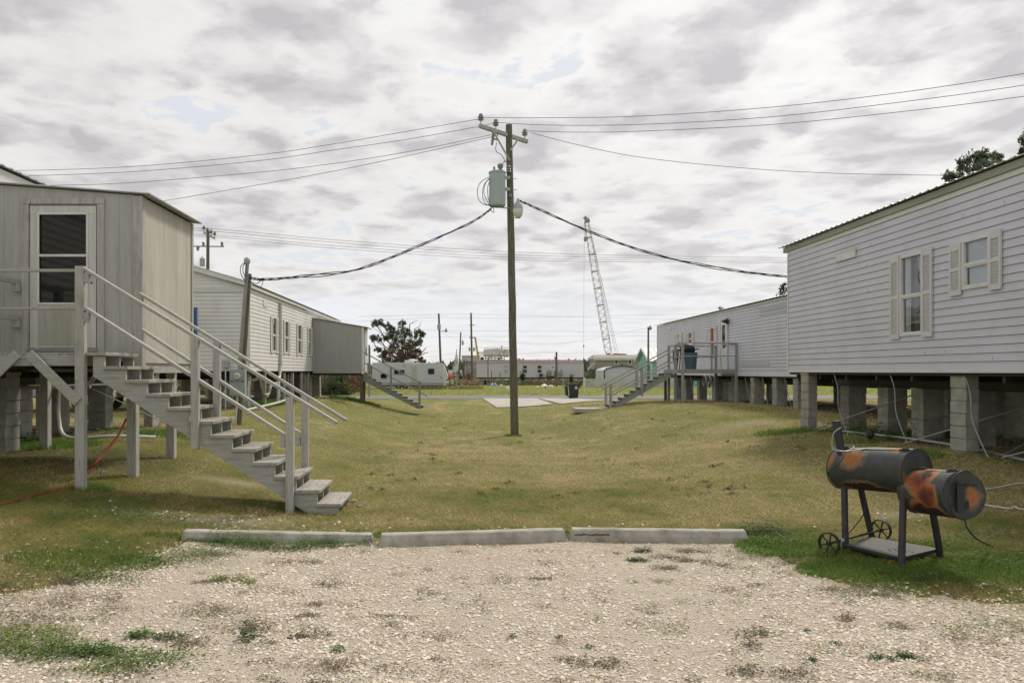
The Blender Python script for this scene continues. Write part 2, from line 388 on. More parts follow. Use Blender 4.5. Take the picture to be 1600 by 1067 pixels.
# ------------------------------------------------------------------ ground
def blob(x, y, cx, cy, rx, ry): return np.exp(-(((x - cx) / rx) ** 2 + ((y - cy) / ry) ** 2))
def lush(x, y):
    r = .10 + .95 * (fbm(x, y, .45, 21, 4) - .44) + .75 * (fbm(x * 2.2, y * .35, .8, 27, 4) - .5)
    r = r + .75 * blob(x, y, 4.2, 7.0, 1.9, .9) + .55 * blob(x, y, 3.2, 8.0, .9, .5) + .45 * blob(x, y, 6.5, 7.2, 3, 1)
    r = r + .55 * blob(x, y, -4.2, 9.3, 2.6, .9) + .5 * blob(x, y, -3.6, 7.3, .9, .9) + .4 * blob(x, y, -6, 13, 2, 2.5)
    r = r + .45 * np.exp(-((y - 8.65) / .4) ** 2) + .35 * blob(x, y, 0, 12, 6, 1.6)
    r = r - .35 * blob(x, y, 5.5, 15, 2.2, 3.0) - .25 * blob(x, y, 0.5, 20, 3, 4) + .3 * blob(x, y, -5.2, 28, 1.6, 9) + .6 * sm((y - 54) / 8) + .3 * blob(x, y, 8, 20, 1.3, 8) + .25 * blob(x, y, -3, 37, 3, 2)
    return np.clip(r, 0, 1)
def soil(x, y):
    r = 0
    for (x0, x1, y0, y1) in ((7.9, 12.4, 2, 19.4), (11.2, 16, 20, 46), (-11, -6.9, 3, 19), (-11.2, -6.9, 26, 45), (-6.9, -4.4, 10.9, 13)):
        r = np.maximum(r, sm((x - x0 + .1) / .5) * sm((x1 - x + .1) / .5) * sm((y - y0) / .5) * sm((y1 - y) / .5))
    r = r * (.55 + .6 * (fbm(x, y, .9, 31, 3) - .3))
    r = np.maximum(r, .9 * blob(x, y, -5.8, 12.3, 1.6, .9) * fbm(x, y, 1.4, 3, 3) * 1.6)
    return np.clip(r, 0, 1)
def sandy(x, y):
    r = .9 * blob(x, y, -3.3, 11.6, .55, .25) + 1.2 * blob(x, y, -2.7, 8.95, 1.1, .32) * (fbm(x, y, 2.5, 8, 3) + .35) + .7 * blob(x, y, 5.2, 9.2, .6, .25)
    r = r + .6 * blob(x, y, 7.6, 21, .9, .7) + .8 * blob(x, y, -4.0, 6.6, .9, .8) * (fbm(x, y, 1.8, 4, 3))
    return np.clip(r, 0, 1)
xs = np.concatenate([[-900, -400, -200, -120, -80, -60], np.arange(-45, -12, 1.5), np.arange(-12, 16, .2), np.arange(16, 45, 1.5), [60, 80, 120, 200, 400, 900]])
ys = np.concatenate([[-60, -30, -12, -5], np.arange(0, 20, .2), np.arange(20, 60, .5), np.arange(60, 130, 2.5), [140, 170, 220, 300, 500, 900]])
gx, gy = np.meshgrid(xs, ys); gxx, gyy = gx.ravel(), gy.ravel()
gv = np.stack([gxx, gyy, gz(gxx, gyy)], 1); nx = len(xs); ny = len(ys)
ii = (np.arange(ny - 1)[:, None] * nx + np.arange(nx - 1)[None, :]).ravel()
gf = np.stack([ii, ii + 1, ii + nx + 1, ii + nx], 1)
def m_ground():
    m, t, b = newmat('lawn_ground'); p = pos(t); A = N(t, 'ShaderNodeAttribute', attribute_name='lawn').outputs['Color']
    a = N(t, 'ShaderNodeSeparateColor', ins={0: A}).outputs
    n1 = noise(t, p, 1.1, 8, .65); ps = pos(t, (2.2, .35, 1)); n2 = noise(t, ps, 2.2, 8, .7); n3 = noise(t, p, 26, 6, .75)
    straw = ramp(t, n3, [(.2, (.18, .135, .065)), (.55, (.41, .33, .18)), (.85, (.56, .46, .28))])
    grn = ramp(t, n3, [(.2, (.08, .09, .02)), (.6, (.21, .23, .07)), (.9, (.33, .33, .13))])
    f = M_(t, 'ADD', M_(t, 'ADD', M_(t, 'MULTIPLY', n1, 1.1), M_(t, 'MULTIPLY', n2, .9)), M_(t, 'MULTIPLY', a[0], 1.0))
    f = ramp(t, f, [(.0, 0.0), (.82, .15), (1.0, .45), (1.0, .8)])
    f2 = M_(t, 'ADD', f, M_(t, 'MULTIPLY', a[0], .55), clamp=True)
    col = mixc(t, f2, straw, grn)
    dirtf = ramp(t, noise(t, p, 3.1, 9, .7), [(.62, 0.0), (.70, 1.0)])
    col = mixc(t, M_(t, 'MULTIPLY', dirtf, .55), col, (.10, .075, .045))
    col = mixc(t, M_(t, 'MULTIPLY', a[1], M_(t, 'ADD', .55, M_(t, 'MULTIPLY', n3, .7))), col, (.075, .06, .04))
    col = mixc(t, M_(t, 'MULTIPLY', a[2], M_(t, 'ADD', .3, n3), clamp=True), col, (.50, .43, .32))
    t.links.new(col, b.inputs['Base Color']); b.inputs['Roughness'].default_value = .95; b.inputs['Specular IOR Level'].default_value = .15
    h = M_(t, 'ADD', noise(t, p, 45, 5, .75), M_(t, 'MULTIPLY', n3, 1.4)); bump(t, b, h, .9, .03); return m
go = np_mesh('ground', gv, 4, np.zeros((len(gf), 3)), m_ground(), gf)
go.data.color_attributes.remove(go.data.color_attributes['tint'])
la = go.data.color_attributes.new('lawn', 'FLOAT_COLOR', 'POINT')
cc = np.ones((len(gv), 4), dtype=np.float32); cc[:, 0] = lush(gxx, gyy); cc[:, 1] = soil(gxx, gyy); cc[:, 2] = sandy(gxx, gyy)
la.data.foreach_set('color', cc.ravel()); go['kind'] = 'structure'
go.data.polygons.foreach_set('use_smooth', [True] * len(go.data.polygons))

# gravel lot: its own ragged sheet 4 mm above the ground
hx = np.arange(-14, 12, .06); hy = np.arange(-3, 8.8, .06)
qx, qy = np.meshgrid(hx, hy); qx, qy = qx.ravel(), qy.ravel(); n = len(hx)
qv = np.stack([qx, qy, gz(qx, qy) + .005], 1)
ii = (np.arange(len(hy) - 1)[:, None] * n + np.arange(n - 1)[None, :]).ravel()
qf = np.stack([ii, ii + 1, ii + n + 1, ii + n], 1); keep = gravelness(qx[ii] + .03, qy[ii] + .03) > 0
qf = qf[keep]; used, inv = np.unique(qf, return_inverse=True)
def m_gravel():
    m, t, b = newmat('crushed_shell_gravel'); p = pos(t); pf = pos(t, (.5, 1.0, 1))
    v1 = N(t, 'ShaderNodeTexVoronoi', ins={'Vector': p, 'Scale': 110.0, 'Randomness': 1.0}); v2 = N(t, 'ShaderNodeTexVoronoi', ins={'Vector': p, 'Scale': 160.0})
    rnd = N(t, 'ShaderNodeSeparateColor', ins={0: v1.outputs['Color']}).outputs[0]
    col = ramp(t, rnd, [(0, (.34, .28, .21)), (.35, (.58, .50, .405)), (.75, (.69, .625, .53)), (1, (.78, .735, .66))])
    gap = ramp(t, v1.outputs['Distance'], [(.35, 0.0), (.75, 1.0)])
    col = mixc(t, M_(t, 'MULTIPLY', gap, .55), col, (.26, .20, .14))
    big_ = ramp(t, noise(t, pf, .8, 6, .6), [(.42, 0.0), (.62, 1.0)])
    col = mixc(t, M_(t, 'MULTIPLY', big_, .5), col, (.60, .525, .425))
    dk = ramp(t, noise(t, p, 1.9, 9, .7), [(.60, 0.0), (.70, 1.0)])
    col = mixc(t, M_(t, 'MULTIPLY', dk, .3), col, (.28, .24, .17))
    t.links.new(col, b.inputs['Base Color']); b.inputs['Roughness'].default_value = .95; b.inputs['Specular IOR Level'].default_value = .2
    h = M_(t, 'SUBTRACT', 1.0, v1.outputs['Distance']); h2 = M_(t, 'MULTIPLY', v2.outputs['Distance'], -.5)
    bump(t, b, M_(t, 'ADD', h, h2), .8, .012); return m
gl_o = np_mesh('gravel_lot', qv[used], 4, np.zeros((len(qf), 3)), m_gravel(), inv.reshape(-1, 4)); gl_o['kind'] = 'structure'

# road and driveway apron
mb = MB(); X = list(range(-90, 91, 3))
for i in range(len(X) - 1):
    a, b_ = X[i], X[i + 1]
    P = [(a, 56.6, gzf(a, 56.6) + .02), (b_, 56.6, gzf(b_, 56.6) + .02), (b_, 63.8, gzf(b_, 63.8) + .02), (a, 63.8, gzf(a, 63.8) + .02)]
    mb.add(P, [(0, 1, 2, 3)])
kindobj('road', mb, asph, 'structure')
mb = MB()
def sheet(mb, poly_fn, y0, y1, n, dz):
    for i in range(n):
        ya, yb = y0 + (y1 - y0) * i / n, y0 + (y1 - y0) * (i + 1) / n
        la_, ra = poly_fn(ya); lb, rb = poly_fn(yb); m = 8
        for k in range(m):
            P = []
            for (l, r, y, t) in ((la_, ra, ya, k), (la_, ra, ya, k + 1), (lb, rb, yb, k + 1), (lb, rb, yb, k)):
                x = l + (r - l) * t / m; P.append((x, y, gzf(x, y) + dz))
            mb.add(P, [(0, 1, 2, 3)])
sheet(mb, lambda y: (2.0 - (y - 44.7) * .04, 5.2 + (y - 44.7) * .02), 44.7, 56.6, 14, .035)
sheet(mb, lambda y: (5.55 + (y - 44.7) * .0, 9.6 - (y - 44.7) * .12), 43.6, 56.6, 14, .035)
kindobj('driveway', mb, slabm, 'structure')

# ------------------------------------------------------------------ gravel stones
def stones(n, fn, smin, smax, seed):
    g = np.random.default_rng(seed); xy = fn(g, n); x, y = xy[:, 0], xy[:, 1]; n = len(x)
    base = np.array([(1, 0, 0), (.3, .95, .0), (-.85, .5, 0), (-.7, -.7, 0), (.4, -.9, 0), (.1, .1, .75), (0, 0, -.6)], float)
    tri = np.array([(0, 1, 5), (1, 2, 5), (2, 3, 5), (3, 4, 5), (4, 0, 5)])
    s = smin + (smax - smin) * g.random(n) ** 3.2
    s = s * (1 + .08 * y)
    V = base[None] * (1 + .35 * (g.random((n, 7, 3)) - .5)); a = g.random(n) * 6.28; ca, sa = np.cos(a), np.sin(a)
    st = .6 + .8 * g.random(n); V[:, :, 0] *= st[:, None]
    vx = V[:, :, 0] * ca[:, None] - V[:, :, 1] * sa[:, None]; vy = V[:, :, 0] * sa[:, None] + V[:, :, 1] * ca[:, None]; vz = V[:, :, 2] * (.6 + .5 * g.random(n))[:, None]
    tx = (g.random(n) - .5) * .6; vz = vz + vx * tx[:, None]
    P = np.stack([vx * s[:, None] + x[:, None], vy * s[:, None] + y[:, None], vz * s[:, None] + (gz(x, y) + .006 + s * .12)[:, None]], 2).reshape(-1, 3)
    T = (tri[None] + (np.arange(n) * 7)[:, None, None]).reshape(-1, 3)
    pal = np.array([(.72, .63, .52), (.78, .71, .63), (.60, .51, .40), (.50, .45, .38), (.74, .69, .61), (.62, .52, .40), (.40, .33, .25), (.50, .50, .48), (.42, .26, .17)])
    c = pal[g.choice(len(pal), n, p=[.33, .12, .23, .09, .05, .09, .06, .02, .01])] * (.88 + .24 * g.random((n, 1)))
    return P, T, np.repeat(c, 5, 0)
def persp_xy(g, n, y0, y1, pw, pad=1.12):
    # even over the view: distance density falls as y^-pw
    q = g.random(n); y = (y0 ** (1 - pw) + q * (y1 ** (1 - pw) - y0 ** (1 - pw))) ** (1 / (1 - pw))
    l = -.60 * y * pad - .8; r = .73 * y * pad + .8
    return np.stack([l + (r - l) * g.random(n), y], 1)
def track(x, y):           # wheel ruts packed to fine sandy grit
    w_ = .25 * (fbm(x, y, .6, 61, 3) - .5); xx = x + w_ + .05 * (y - 6)
    return np.clip((np.exp(-((xx - 1.75) / .42) ** 2) + np.exp(-((xx - .1) / .38) ** 2) * .75) * (.55 + .9 * fbm(x, y, 1.1, 62, 3)), 0, 1)
def on_gravel(g, n):
    q = persp_xy(g, n, 3.6, 8.6, 1.6); tr = np.maximum(track(q[:, 0], q[:, 1]), .75 * sm((fbm(q[:, 0], q[:, 1], .9, 63, 4) - .5) * 9)); return q[(gravelness(q[:, 0], q[:, 1]) + .5 * (g.random(len(q)) - .5) > 0) & (g.random(len(q)) > tr * .8)]
def edge_gravel(g, n):
    q = persp_xy(g, n, 5.0, 9.6, 1.6); k = gravelness(q[:, 0], q[:, 1]); sd_ = sandy(q[:, 0], q[:, 1])
    return q[((k < 0) & (g.random(len(q)) < .45 * np.exp(k / .40))) | (g.random(len(q)) < sd_ * .45)]
P1, T1, C1 = stones(150000, on_gravel, .0022, .0115, 5); P2, T2, C2 = stones(52000, edge_gravel, .0035, .014, 6)
so_ = np_mesh('gravel', np.concatenate([P1, P2]), 3, np.concatenate([C1, C2]), stone_m, np.concatenate([T1, T2 + len(P1)])); so_['kind'] = 'stuff'

# ------------------------------------------------------------------ grass blades
def blades(x, y, hgt, wid, lean, cols, g, z=None):
    n = len(x); a = g.random(n) * 6.28; la = g.random(n) * 6.28
    dx, dy = np.cos(a) * wid / 2, np.sin(a) * wid / 2; lx, ly = np.cos(la) * lean * hgt, np.sin(la) * lean * hgt
    z = gz(x, y) if z is None else z
    p0 = np.stack([x - dx, y - dy, z - .004], 1); p1 = np.stack([x + dx, y + dy, z - .004], 1); p2 = np.stack([x + lx, y + ly, z + hgt], 1)
    return np.stack([p0, p1, p2], 1).reshape(-1, 3), cols
def grass_cols(x, y, g, lu=None):
    n = len(x); lu = lush(x, y) if lu is None else lu
    k = np.clip(lu * 1.25 - .22 + 1.15 * (fbm(x, y, 1.3, 44, 4) - .5) + .8 * (fbm(x, y, 5.0, 45, 2) - .5) + .3 * (g.random(n) - .5), 0, 1)[:, None]
    straw = np.array([.72, .60, .35]) * (.6 + .7 * g.random((n, 1))); olive = np.array([.46, .41, .17]) * (.65 + .6 * g.random((n, 1)))
    green = np.array([.19, .27, .06]) * (.6 + .8 * g.random((n, 1)))
    return np.where(k < .5, straw * (1 - 2 * k) + olive * 2 * k, olive * (2 - 2 * k) + green * (2 * k - 1))
g = np.random.default_rng(3)
q = persp_xy(g, 430000, 4.6, 46, 1.55); x, y = q[:, 0], q[:, 1]
k = gravelness(x, y); so2 = soil(x, y); sn = sandy(x, y)
ok = ((k < -.05) | (g.random(len(x)) < .012 + .36 * np.exp(-k / .30) * (k > -.1))) & (g.random(len(x)) > so2 * .9) & (g.random(len(x)) > sn * .8)
ok &= ~((x > 1.8) & (x < 9.5) & (y > 43.5)) & ~((y > 44) & (x > 2))
x, y, k = x[ok], y[ok], k[ok]; lu = lush(x, y); n = len(x)
hg = (.016 + .028 * g.random(n)) * (.65 + 1.0 * lu) + .0009 * y; wd = .0032 + .00046 * y
v1, c1 = blades(x, y, hg, wd, .8 + 2.3 * g.random(n), grass_cols(x, y, g, lu) * np.array([.90, .84, .80]), g)
# taller green tufts at the kerb, round the grill and at post feet
tv, tcx = [v1], [c1]
def tuft_patch(cx, cy, rx, ry, n, h, col, seed, wide=.006):
    gg = np.random.default_rng(seed); r = np.sqrt(gg.random(n)); a = gg.random(n) * 6.28
    x = cx + r * np.cos(a) * rx; y = cy + r * np.sin(a) * ry
    c = np.array(col) * (.55 + .9 * gg.random((n, 1)))
    v, c = blades(x, y, h * (.4 + .9 * gg.random(n)), np.full(n, wide), .2 + .9 * gg.random(n), c, gg); tv.append(v); tcx.append(c)
GRN = (.14, .24, .05); DRY = (.30, .25, .15)
for i, (a, b_, rx, ry, n_, h) in enumerate([(3.6, 6.9, .7, .35, 5000, .05), (4.6, 6.8, .9, .4, 6000, .055), (3.2, 7.8, .5, .4, 3000, .06), (5.3, 6.9, .9, .5, 5000, .05), (4.1, 7.7, .6, .3, 3000, .05),
        (-2.7, 8.0, .5, .1, 1500, .05), (-1.2, 8.45, 1.2, .08, 1800, .05), (1, 8.5, 1.9, .1, 3200, .05), (7.0, 12.6, .6, .5, 1200, .08), (7.4, 18.2, .7, .5, 900, .1), (-2.1, 9.9, .3, .2, 500, .06), (-4.6, 9.9, .3, .25, 600, .06),
        (-3.3, 7.0, .7, .35, 3000, .045), (-7.0, 13.4, .9, .7, 3500, .09), (-5.4, 16, 1.2, .7, 2500, .1), (-6.9, 29, .8, 3.0, 4000, .09), (-5.0, 37.5, 1.2, .5, 1500, .12), (9.6, 16, 1.0, 1.2, 1500, .12), (1.75, 26.4, .3, .2, 300, .07)]):
    tuft_patch(a, b_, rx, ry, n_, h, GRN, 50 + i, .006 + .0006 * b_)
# lawn beyond the road
gg = np.random.default_rng(8); n = 42000; y = 64.3 + 45 * gg.random(n) ** 1.5; x = (-.62 + 1.36 * gg.random(n)) * y
v, c = blades(x, y, .05 + .09 * gg.random(n), .04 + .03 * gg.random(n), .4 + gg.random(n), grass_cols(x, y, gg, .55 + .5 * (fbm(x, y, .15, 77, 4) - .5)), gg)
c = c * np.array([.95, 1.05, .7]); tv.append(v); tcx.append(c)
gro = np_mesh('grass', np.concatenate(tv), 3, np.concatenate(tcx), grass_m); gro['kind'] = 'stuff'

# ------------------------------------------------------------------ weeds: small leafy plants, green and dead
def leaves(x, y, z, s, cols, g, flat=.6):
    n = len(x); a = g.random(n) * 6.28; d = np.stack([np.cos(a), np.sin(a), (g.random(n) - .3) * flat], 1)
    p = np.stack([-np.sin(a), np.cos(a), (g.random(n) - .5) * flat * 1.5], 1); c = np.stack([x, y, z], 1); s = s[:, None]
    q = np.stack([c, c + d * s * .5 + p * s * .32, c + d * s, c + d * s * .5 - p * s * .32], 1).reshape(-1, 3); return q, cols
WV, WC = [], []
def weed(cx, cy, rx, ry, n, h, ls, col, seed):
    gg = np.random.default_rng(seed); nc = max(2, int(n / 30)); r = np.sqrt(gg.random(nc)); a = gg.random(nc) * 6.28
    ccx = cx + r * np.cos(a) * rx; ccy = cy + r * np.sin(a) * ry; i = gg.integers(0, nc, n); sp = min(rx, ry, .12) * .75
    ox = gg.normal(0, sp, n); oy = gg.normal(0, sp, n); x = ccx[i] + ox; y = ccy[i] + oy
    hh = h * np.exp(-(ox ** 2 + oy ** 2) / (2 * sp * sp)) * (.45 + .75 * gg.random(nc))[i]
    z = gz(x, y) + hh * gg.random(n) ** .6 + .004; c = np.array(col) * (.5 + .95 * gg.random((n, 1)))
    z = gz(x, y) + (z - gz(x, y)) * 1.25
    v, c = leaves(x, y, z, ls * (.5 + .8 * gg.random(n)), c, gg); WV.append(v); WC.append(c)
def gpt(px, py):               # ground point under a photo pixel (near field)
    Y = F * H / (py - PY)
    for _ in range(4): x = (px - PX) * Y / F; Y = F * (H - gzf(x, Y)) / (py - PY)
    return (px - PX) * Y / F, Y
G1 = (.11, .20, .04); G2 = (.06, .13, .045); G3 = (.20, .26, .07); D1 = (.27, .22, .15); D2 = (.19, .155, .10)
for i, (px, py, rx, ry, n_, h, ls, col) in enumerate([
    (372, 852, .35, .10, 1500, .11, .022, G1), (440, 858, .30, .10, 1100, .09, .022, G1), (500, 854, .24, .08, 1000, .11, .022, G1), (320, 862, .3, .18, 700, .05, .02, G1), (300, 872, .3, .2, 900, .04, .018, G3),
    (470, 878, .25, .06, 300, .03, .018, D1), (545, 852, .2, .06, 250, .05, .02, G1), (578, 850, .05, .05, 150, .08, .02, G2),
    (1185, 835, .22, .12, 1300, .16, .028, G2), (1215, 850, .3, .15, 1300, .08, .024, G1), (1170, 868, .2, .1, 500, .05, .02, G3), (1003, 862, .08, .04, 320, .035, .02, G2), (998, 877, .09, .04, 360, .035, .02, G2),
    (1040, 872, .16, .05, 420, .04, .018, D1), (1075, 877, .12, .04, 260, .03, .018, D1), (1035, 888, .13, .05, 320, .04, .018, D1), (1085, 863, .12, .04, 220, .05, .018, D1), (935, 845, .08, .04, 160, .04, .018, D1),
    (845, 905, .12, .03, 220, .02, .016, D2), (960, 865, .05, .02, 90, .02, .015, D1), (20, 1012, .35, .16, 1900, .07, .020, G3), (75, 1022, .25, .10, 900, .06, .020, G1), (40, 990, .3, .10, 900, .05, .02, G3), (145, 1022, .14, .06, 800, .07, .020, G1),
    (220, 995, .08, .04, 380, .055, .02, G1), (272, 998, .09, .05, 260, .04, .02, G2), (235, 1030, .22, .12, 900, .05, .02, G1), (170, 1045, .2, .1, 500, .04, .02, G3), (300, 1005, .1, .06, 300, .04, .018, D1),
    (330, 955, .25, .10, 450, .05, .016, D1), (388, 985, .15, .08, 500, .10, .02, D1), (395, 1000, .05, .04, 90, .1, .03, G2), (180, 955, .18, .07, 260, .04, .016, D1), (130, 935, .3, .1, 500, .06, .018, D1), (60, 945, .3, .12, 500, .06, .018, D1), (15, 970, .25, .1, 400, .07, .018, D2),
    (360, 908, .16, .06, 500, .045, .02, G3), (385, 912, .06, .04, 120, .03, .018, G3), (160, 905, .3, .1, 900, .05, .02, G1), (240, 880, .3, .15, 900, .05, .02, G1), (80, 895, .4, .15, 900, .05, .02, G3), (210, 850, .4, .2, 900, .05, .02, G1),
    (1345, 928, .3, .08, 480, .04, .018, D1), (1290, 920, .15, .05, 200, .03, .018, D1), (1325, 968, .08, .04, 200, .05, .018, D1), (1400, 982, .16, .06, 200, .03, .016, D2), (1405, 1028, .07, .03, 160, .03, .018, G2), (1430, 1030, .05, .03, 120, .03, .018, G1), (1378, 1030, .07, .03, 200, .03, .018, G2),
    (1255, 987, .03, .02, 80, .02, .015, G2), (1305, 1008, .03, .02, 60, .02, .015, G2), (1275, 1033, .03, .02, 90, .02, .015, G2), (1170, 990, .10, .06, 260, .04, .018, D2), (1175, 1010, .05, .04, 120, .07, .02, D2), (1215, 1055, .2, .06, 320, .04, .016, D2), (1162, 1050, .07, .05, 200, .04, .018, D2),
    (1540, 985, .3, .12, 420, .04, .018, G3), (1560, 1000, .3, .1, 300, .04, .016, D1), (800, 997, .025, .02, 60, .025, .015, G2), (877, 996, .025, .02, 60, .025, .015, G2), (919, 1012, .025, .02, 60, .03, .015, G2), (652, 938, .02, .02, 50, .06, .015, G1), (745, 936, .02, .02, 40, .05, .015, G1),
    (697, 937, .02, .02, 30, .05, .015, G1), (930, 1040, .16, .06, 320, .04, .018, D2), (555, 1045, .35, .07, 500, .04, .016, D1), (530, 1018, .05, .03, 120, .04, .018, G1), (490, 995, .1, .05, 200, .04, .016, D2), (465, 995, .05, .03, 120, .03, .02, D2), (495, 946, .1, .03, 160, .025, .016, D1), (470, 965, .15, .05, 240, .03, .016, D2),
    (1500, 848, .8, .3, 2200, .05, .022, G1), (1440, 900, .5, .15, 1500, .05, .022, G1), (1560, 880, .6, .25, 2400, .06, .024, G1), (1405, 872, .12, .08, 500, .09, .028, G2), (1310, 880, .3, .12, 1000, .05, .02, G1), (1530, 830, .5, .2, 900, .05, .022, G1), (1270, 870, .25, .1, 700, .05, .02, G1)]):
    cx_, cy_ = gpt(px, py); weed(cx_, cy_, rx, ry, n_, h, ls, col, 200 + i)
gg = np.random.default_rng(17)
for i in range(90):         # ragged mats of low growth along the gravel's edge
    x_ = -6 + 11 * gg.random(); x_ = x_ if abs(x_ + .1) > 2.9 else (-3.4 - 2 * gg.random()); y_ = float(gravel_edge(x_)) + gg.normal(-.12, .4)
    weed(x_, y_, .12 + .3 * gg.random(), .05 + .1 * gg.random(), int(120 + 420 * gg.random()), .045, .017, [G1, G3, D1, G3, D2, G1][i % 6], 1600 + i)
for i in range(70):
    x_ = -3.6 + 7.6 * gg.random(); y_ = 4.2 + 3.8 * gg.random()
    weed(x_, y_, .08 + .2 * gg.random(), .03 + .07 * gg.random(), int(50 + 200 * gg.random()), .022, .015, [D1, D2, D1, G3, D2][i % 5], 1800 + i)
for i in range(150):            # sprinkled little weeds over gravel and lawn
    px = gg.random() * 1600; py = 790 + 277 * gg.random(); cx_, cy_ = gpt(px, py)
    weed(cx_, cy_, .04 + .06 * gg.random(), .03 + .03 * gg.random(), int(30 + 60 * gg.random()), .03, .014, [G1, G3, D1, D2, D1][i % 5], 600 + i)
for i in range(70):             # clods and droppings of dark mulch on the mown lawn
    px = 560 + 700 * gg.random(); py = 650 + 130 * gg.random() ** 1.3; cx_, cy_ = gpt(px, py)
    weed(cx_, cy_, .2, .05, 34, .05, .045, (.07, .055, .03), 900 + i)
# leafy plants under the trailers
for i, (a, b_, h, n_) in enumerate([(8.4, 17.5, .25, 500), (8.6, 16.4, .3, 600), (9.1, 15.3, .35, 700), (7.9, 15.2, .12, 400), (9.3, 12.5, .15, 300), (-5.0, 33.5, .3, 500), (-4.9, 36.6, .35, 900), (-7.6, 13.8, .2, 700), (-6.6, 15.5, .15, 500)]):
    weed(a, b_, .5, .35, n_, h, .06, G1, 1100 + i)
wo = np_mesh('weeds', np.concatenate(WV), 4, np.concatenate(WC), leaf_m); wo['kind'] = 'stuff'
# dry brush and far scrub
def scrub(name, boxes, seed):
    gg = np.random.default_rng(seed); V, C = [], []
    for (x0, x1, y0, y1, h, n, s, col) in boxes:
        x = x0 + (x1 - x0) * gg.random(n); y = y0 + (y1 - y0) * gg.random(n); hh = h * (.35 + .9 * fbm(x, y, 3.0 / max(h, .5), seed, 3))
        z = gz(x, y) + hh * gg.random(n) ** .7; c = np.array(col) * (.5 + 1.0 * gg.random((n, 1)))
        v, c = leaves(x, y, z, s * (.5 + gg.random(n)), c, gg, 2.5); V.append(v); C.append(c)
    o = np_mesh(name, np.concatenate(V), 4, np.concatenate(C), leaf_m); o['kind'] = 'stuff'
scrub('dry_brush', [(-22, -8.9, 66, 76, 2.1, 16000, .22, (.17, .12, .075)), (-12.5, -9, 64.6, 66, 1.0, 3000, .14, (.15, .15, .06)), (-10.6, -9.6, 64.8, 65.8, 1.8, 1500, .16, (.09, .12, .05)), (-30, -14, 64, 72, 1.4, 6000, .2, (.2, .16, .09)),
    (-5, 2.2, 78, 79.5, .22, 1500, .10, (.24, .2, .1)), (-1.0, 3, 104, 112, .8, 900, .2, (.24, .19, .12)), (4, 14, 114, 118, .6, 1200, .2, (.17, .16, .09)), (8, 20, 117, 121, .7, 1200, .22, (.20, .16, .11)), (20, 26, 120, 130, 2.0, 2500, .3, (.1, .13, .06))], 70)
scrub('distant_treeline', [(-200, 20, 300, 340, 4, 9000, 1.8, (.10, .11, .08)), (20, 320, 300, 340, 5.5, 9000, 1.8, (.11, .11, .085)), (-40, 60, 190, 200, 2.0, 3000, .6, (.22, .20, .16)), (-170, -40, 120, 150, 3.5, 8000, .8, (.12, .11, .07)), (45, 170, 130, 150, 4, 7000, .8, (.11, .12, .07))], 71)
# ------------------------------------------------------------------ buildings
def siding(mb, axis, c, a0, a1, z0, z1, out, holes=(), course=.127, amp=.013):
    """lapped siding on the plane axis=c from a0 to a1, z0 to z1, facing out (+1/-1); holes = (a0,a1,z0,z1)"""
    n = max(1, round((z1 - z0) / course)); ch = (z1 - z0) / n
    def off(z, side):      # side: +1 just above z, -1 just below
        t = (z - z0) / ch; k = math.floor(t + (1e-3 if side > 0 else -1e-3)); fr = t - k
        return -.022 if fr > .965 else (amp * (1 - fr * .35) if fr < .53 else (amp * .45 if fr < .60 else amp * .35 * (1 - (fr - .6))))
    zs = set()
    for i in range(n): zs.add(round(z0 + i * ch, 5)); zs.add(round(z0 + (i + .55) * ch, 5)); zs.add(round(z0 + (i + .61) * ch, 5)); zs.add(round(z0 + (i + .93) * ch, 5))
    zs.add(round(z1, 5))
    for h in holes: zs.add(round(h[2], 5)); zs.add(round(h[3], 5))
    zs = sorted(z for z in zs if z0 - 1e-5 <= z <= z1 + 1e-5)
    cuts = sorted({a0, a1, *[h[0] for h in holes], *[h[1] for h in holes]})
    def P(a, z, o): return (c + out * o, a, z) if axis == 'x' else (a, c + out * o, z)
    def quad(A, B, za, oa, zb, ob):
        vs = [P(A, za, oa), P(B, za, oa), P(B, zb, ob), P(A, zb, ob)]
        if (axis == 'x') == (out < 0): vs = vs[::-1]
        mb.add(vs, [(0, 1, 2, 3)])
    for i in range(len(zs) - 1):
        za, zb = zs[i], zs[i + 1]; zm = (za + zb) / 2; segs = []
        for A, B in zip(cuts, cuts[1:]):
            am = (A + B) / 2
            if A < a0 - 1e-6 or B > a1 + 1e-6 or any(h[0] < am < h[1] and h[2] < zm < h[3] for h in holes): continue
            if segs and abs(segs[-1][1] - A) < 1e-6: segs[-1][1] = B
            else: segs.append([A, B])
        for A, B in segs:
            quad(A, B, za, off(za, 1), zb, off(zb, -1))
            oa, ob = off(zb, -1), off(zb, 1)
            if abs(oa - ob) > 1e-4 and zb < z1 - 1e-4: quad(A, B, zb, oa, zb, ob)
    return mb
def framebox(mb, axis, c, out, a0, a1, z0, z1, w, d0, d1):
    """rectangular frame of width w standing from depth d0 to d1 along out"""
    def B(p0, p1, q0, q1):
        lo, hi = sorted((c + out * d0, c + out * d1))
        if axis == 'x': mb.box(lo, hi, p0, p1, q0, q1)
        else: mb.box(p0, p1, lo, hi, q0, q1)
    B(a0, a1, z1 - w, z1); B(a0, a1, z0, z0 + w); B(a0, a0 + w, z0 + w, z1 - w); B(a1 - w, a1, z0 + w, z1 - w)
    return mb
def slab_(axis, c, out, a0, a1, z0, z1, d0, d1):
    mb = MB(); lo, hi = sorted((c + out * d0, c + out * d1))
    return mb.box(lo, hi, a0, a1, z0, z1) if axis == 'x' else mb.box(a0, a1, lo, hi, z0, z1)
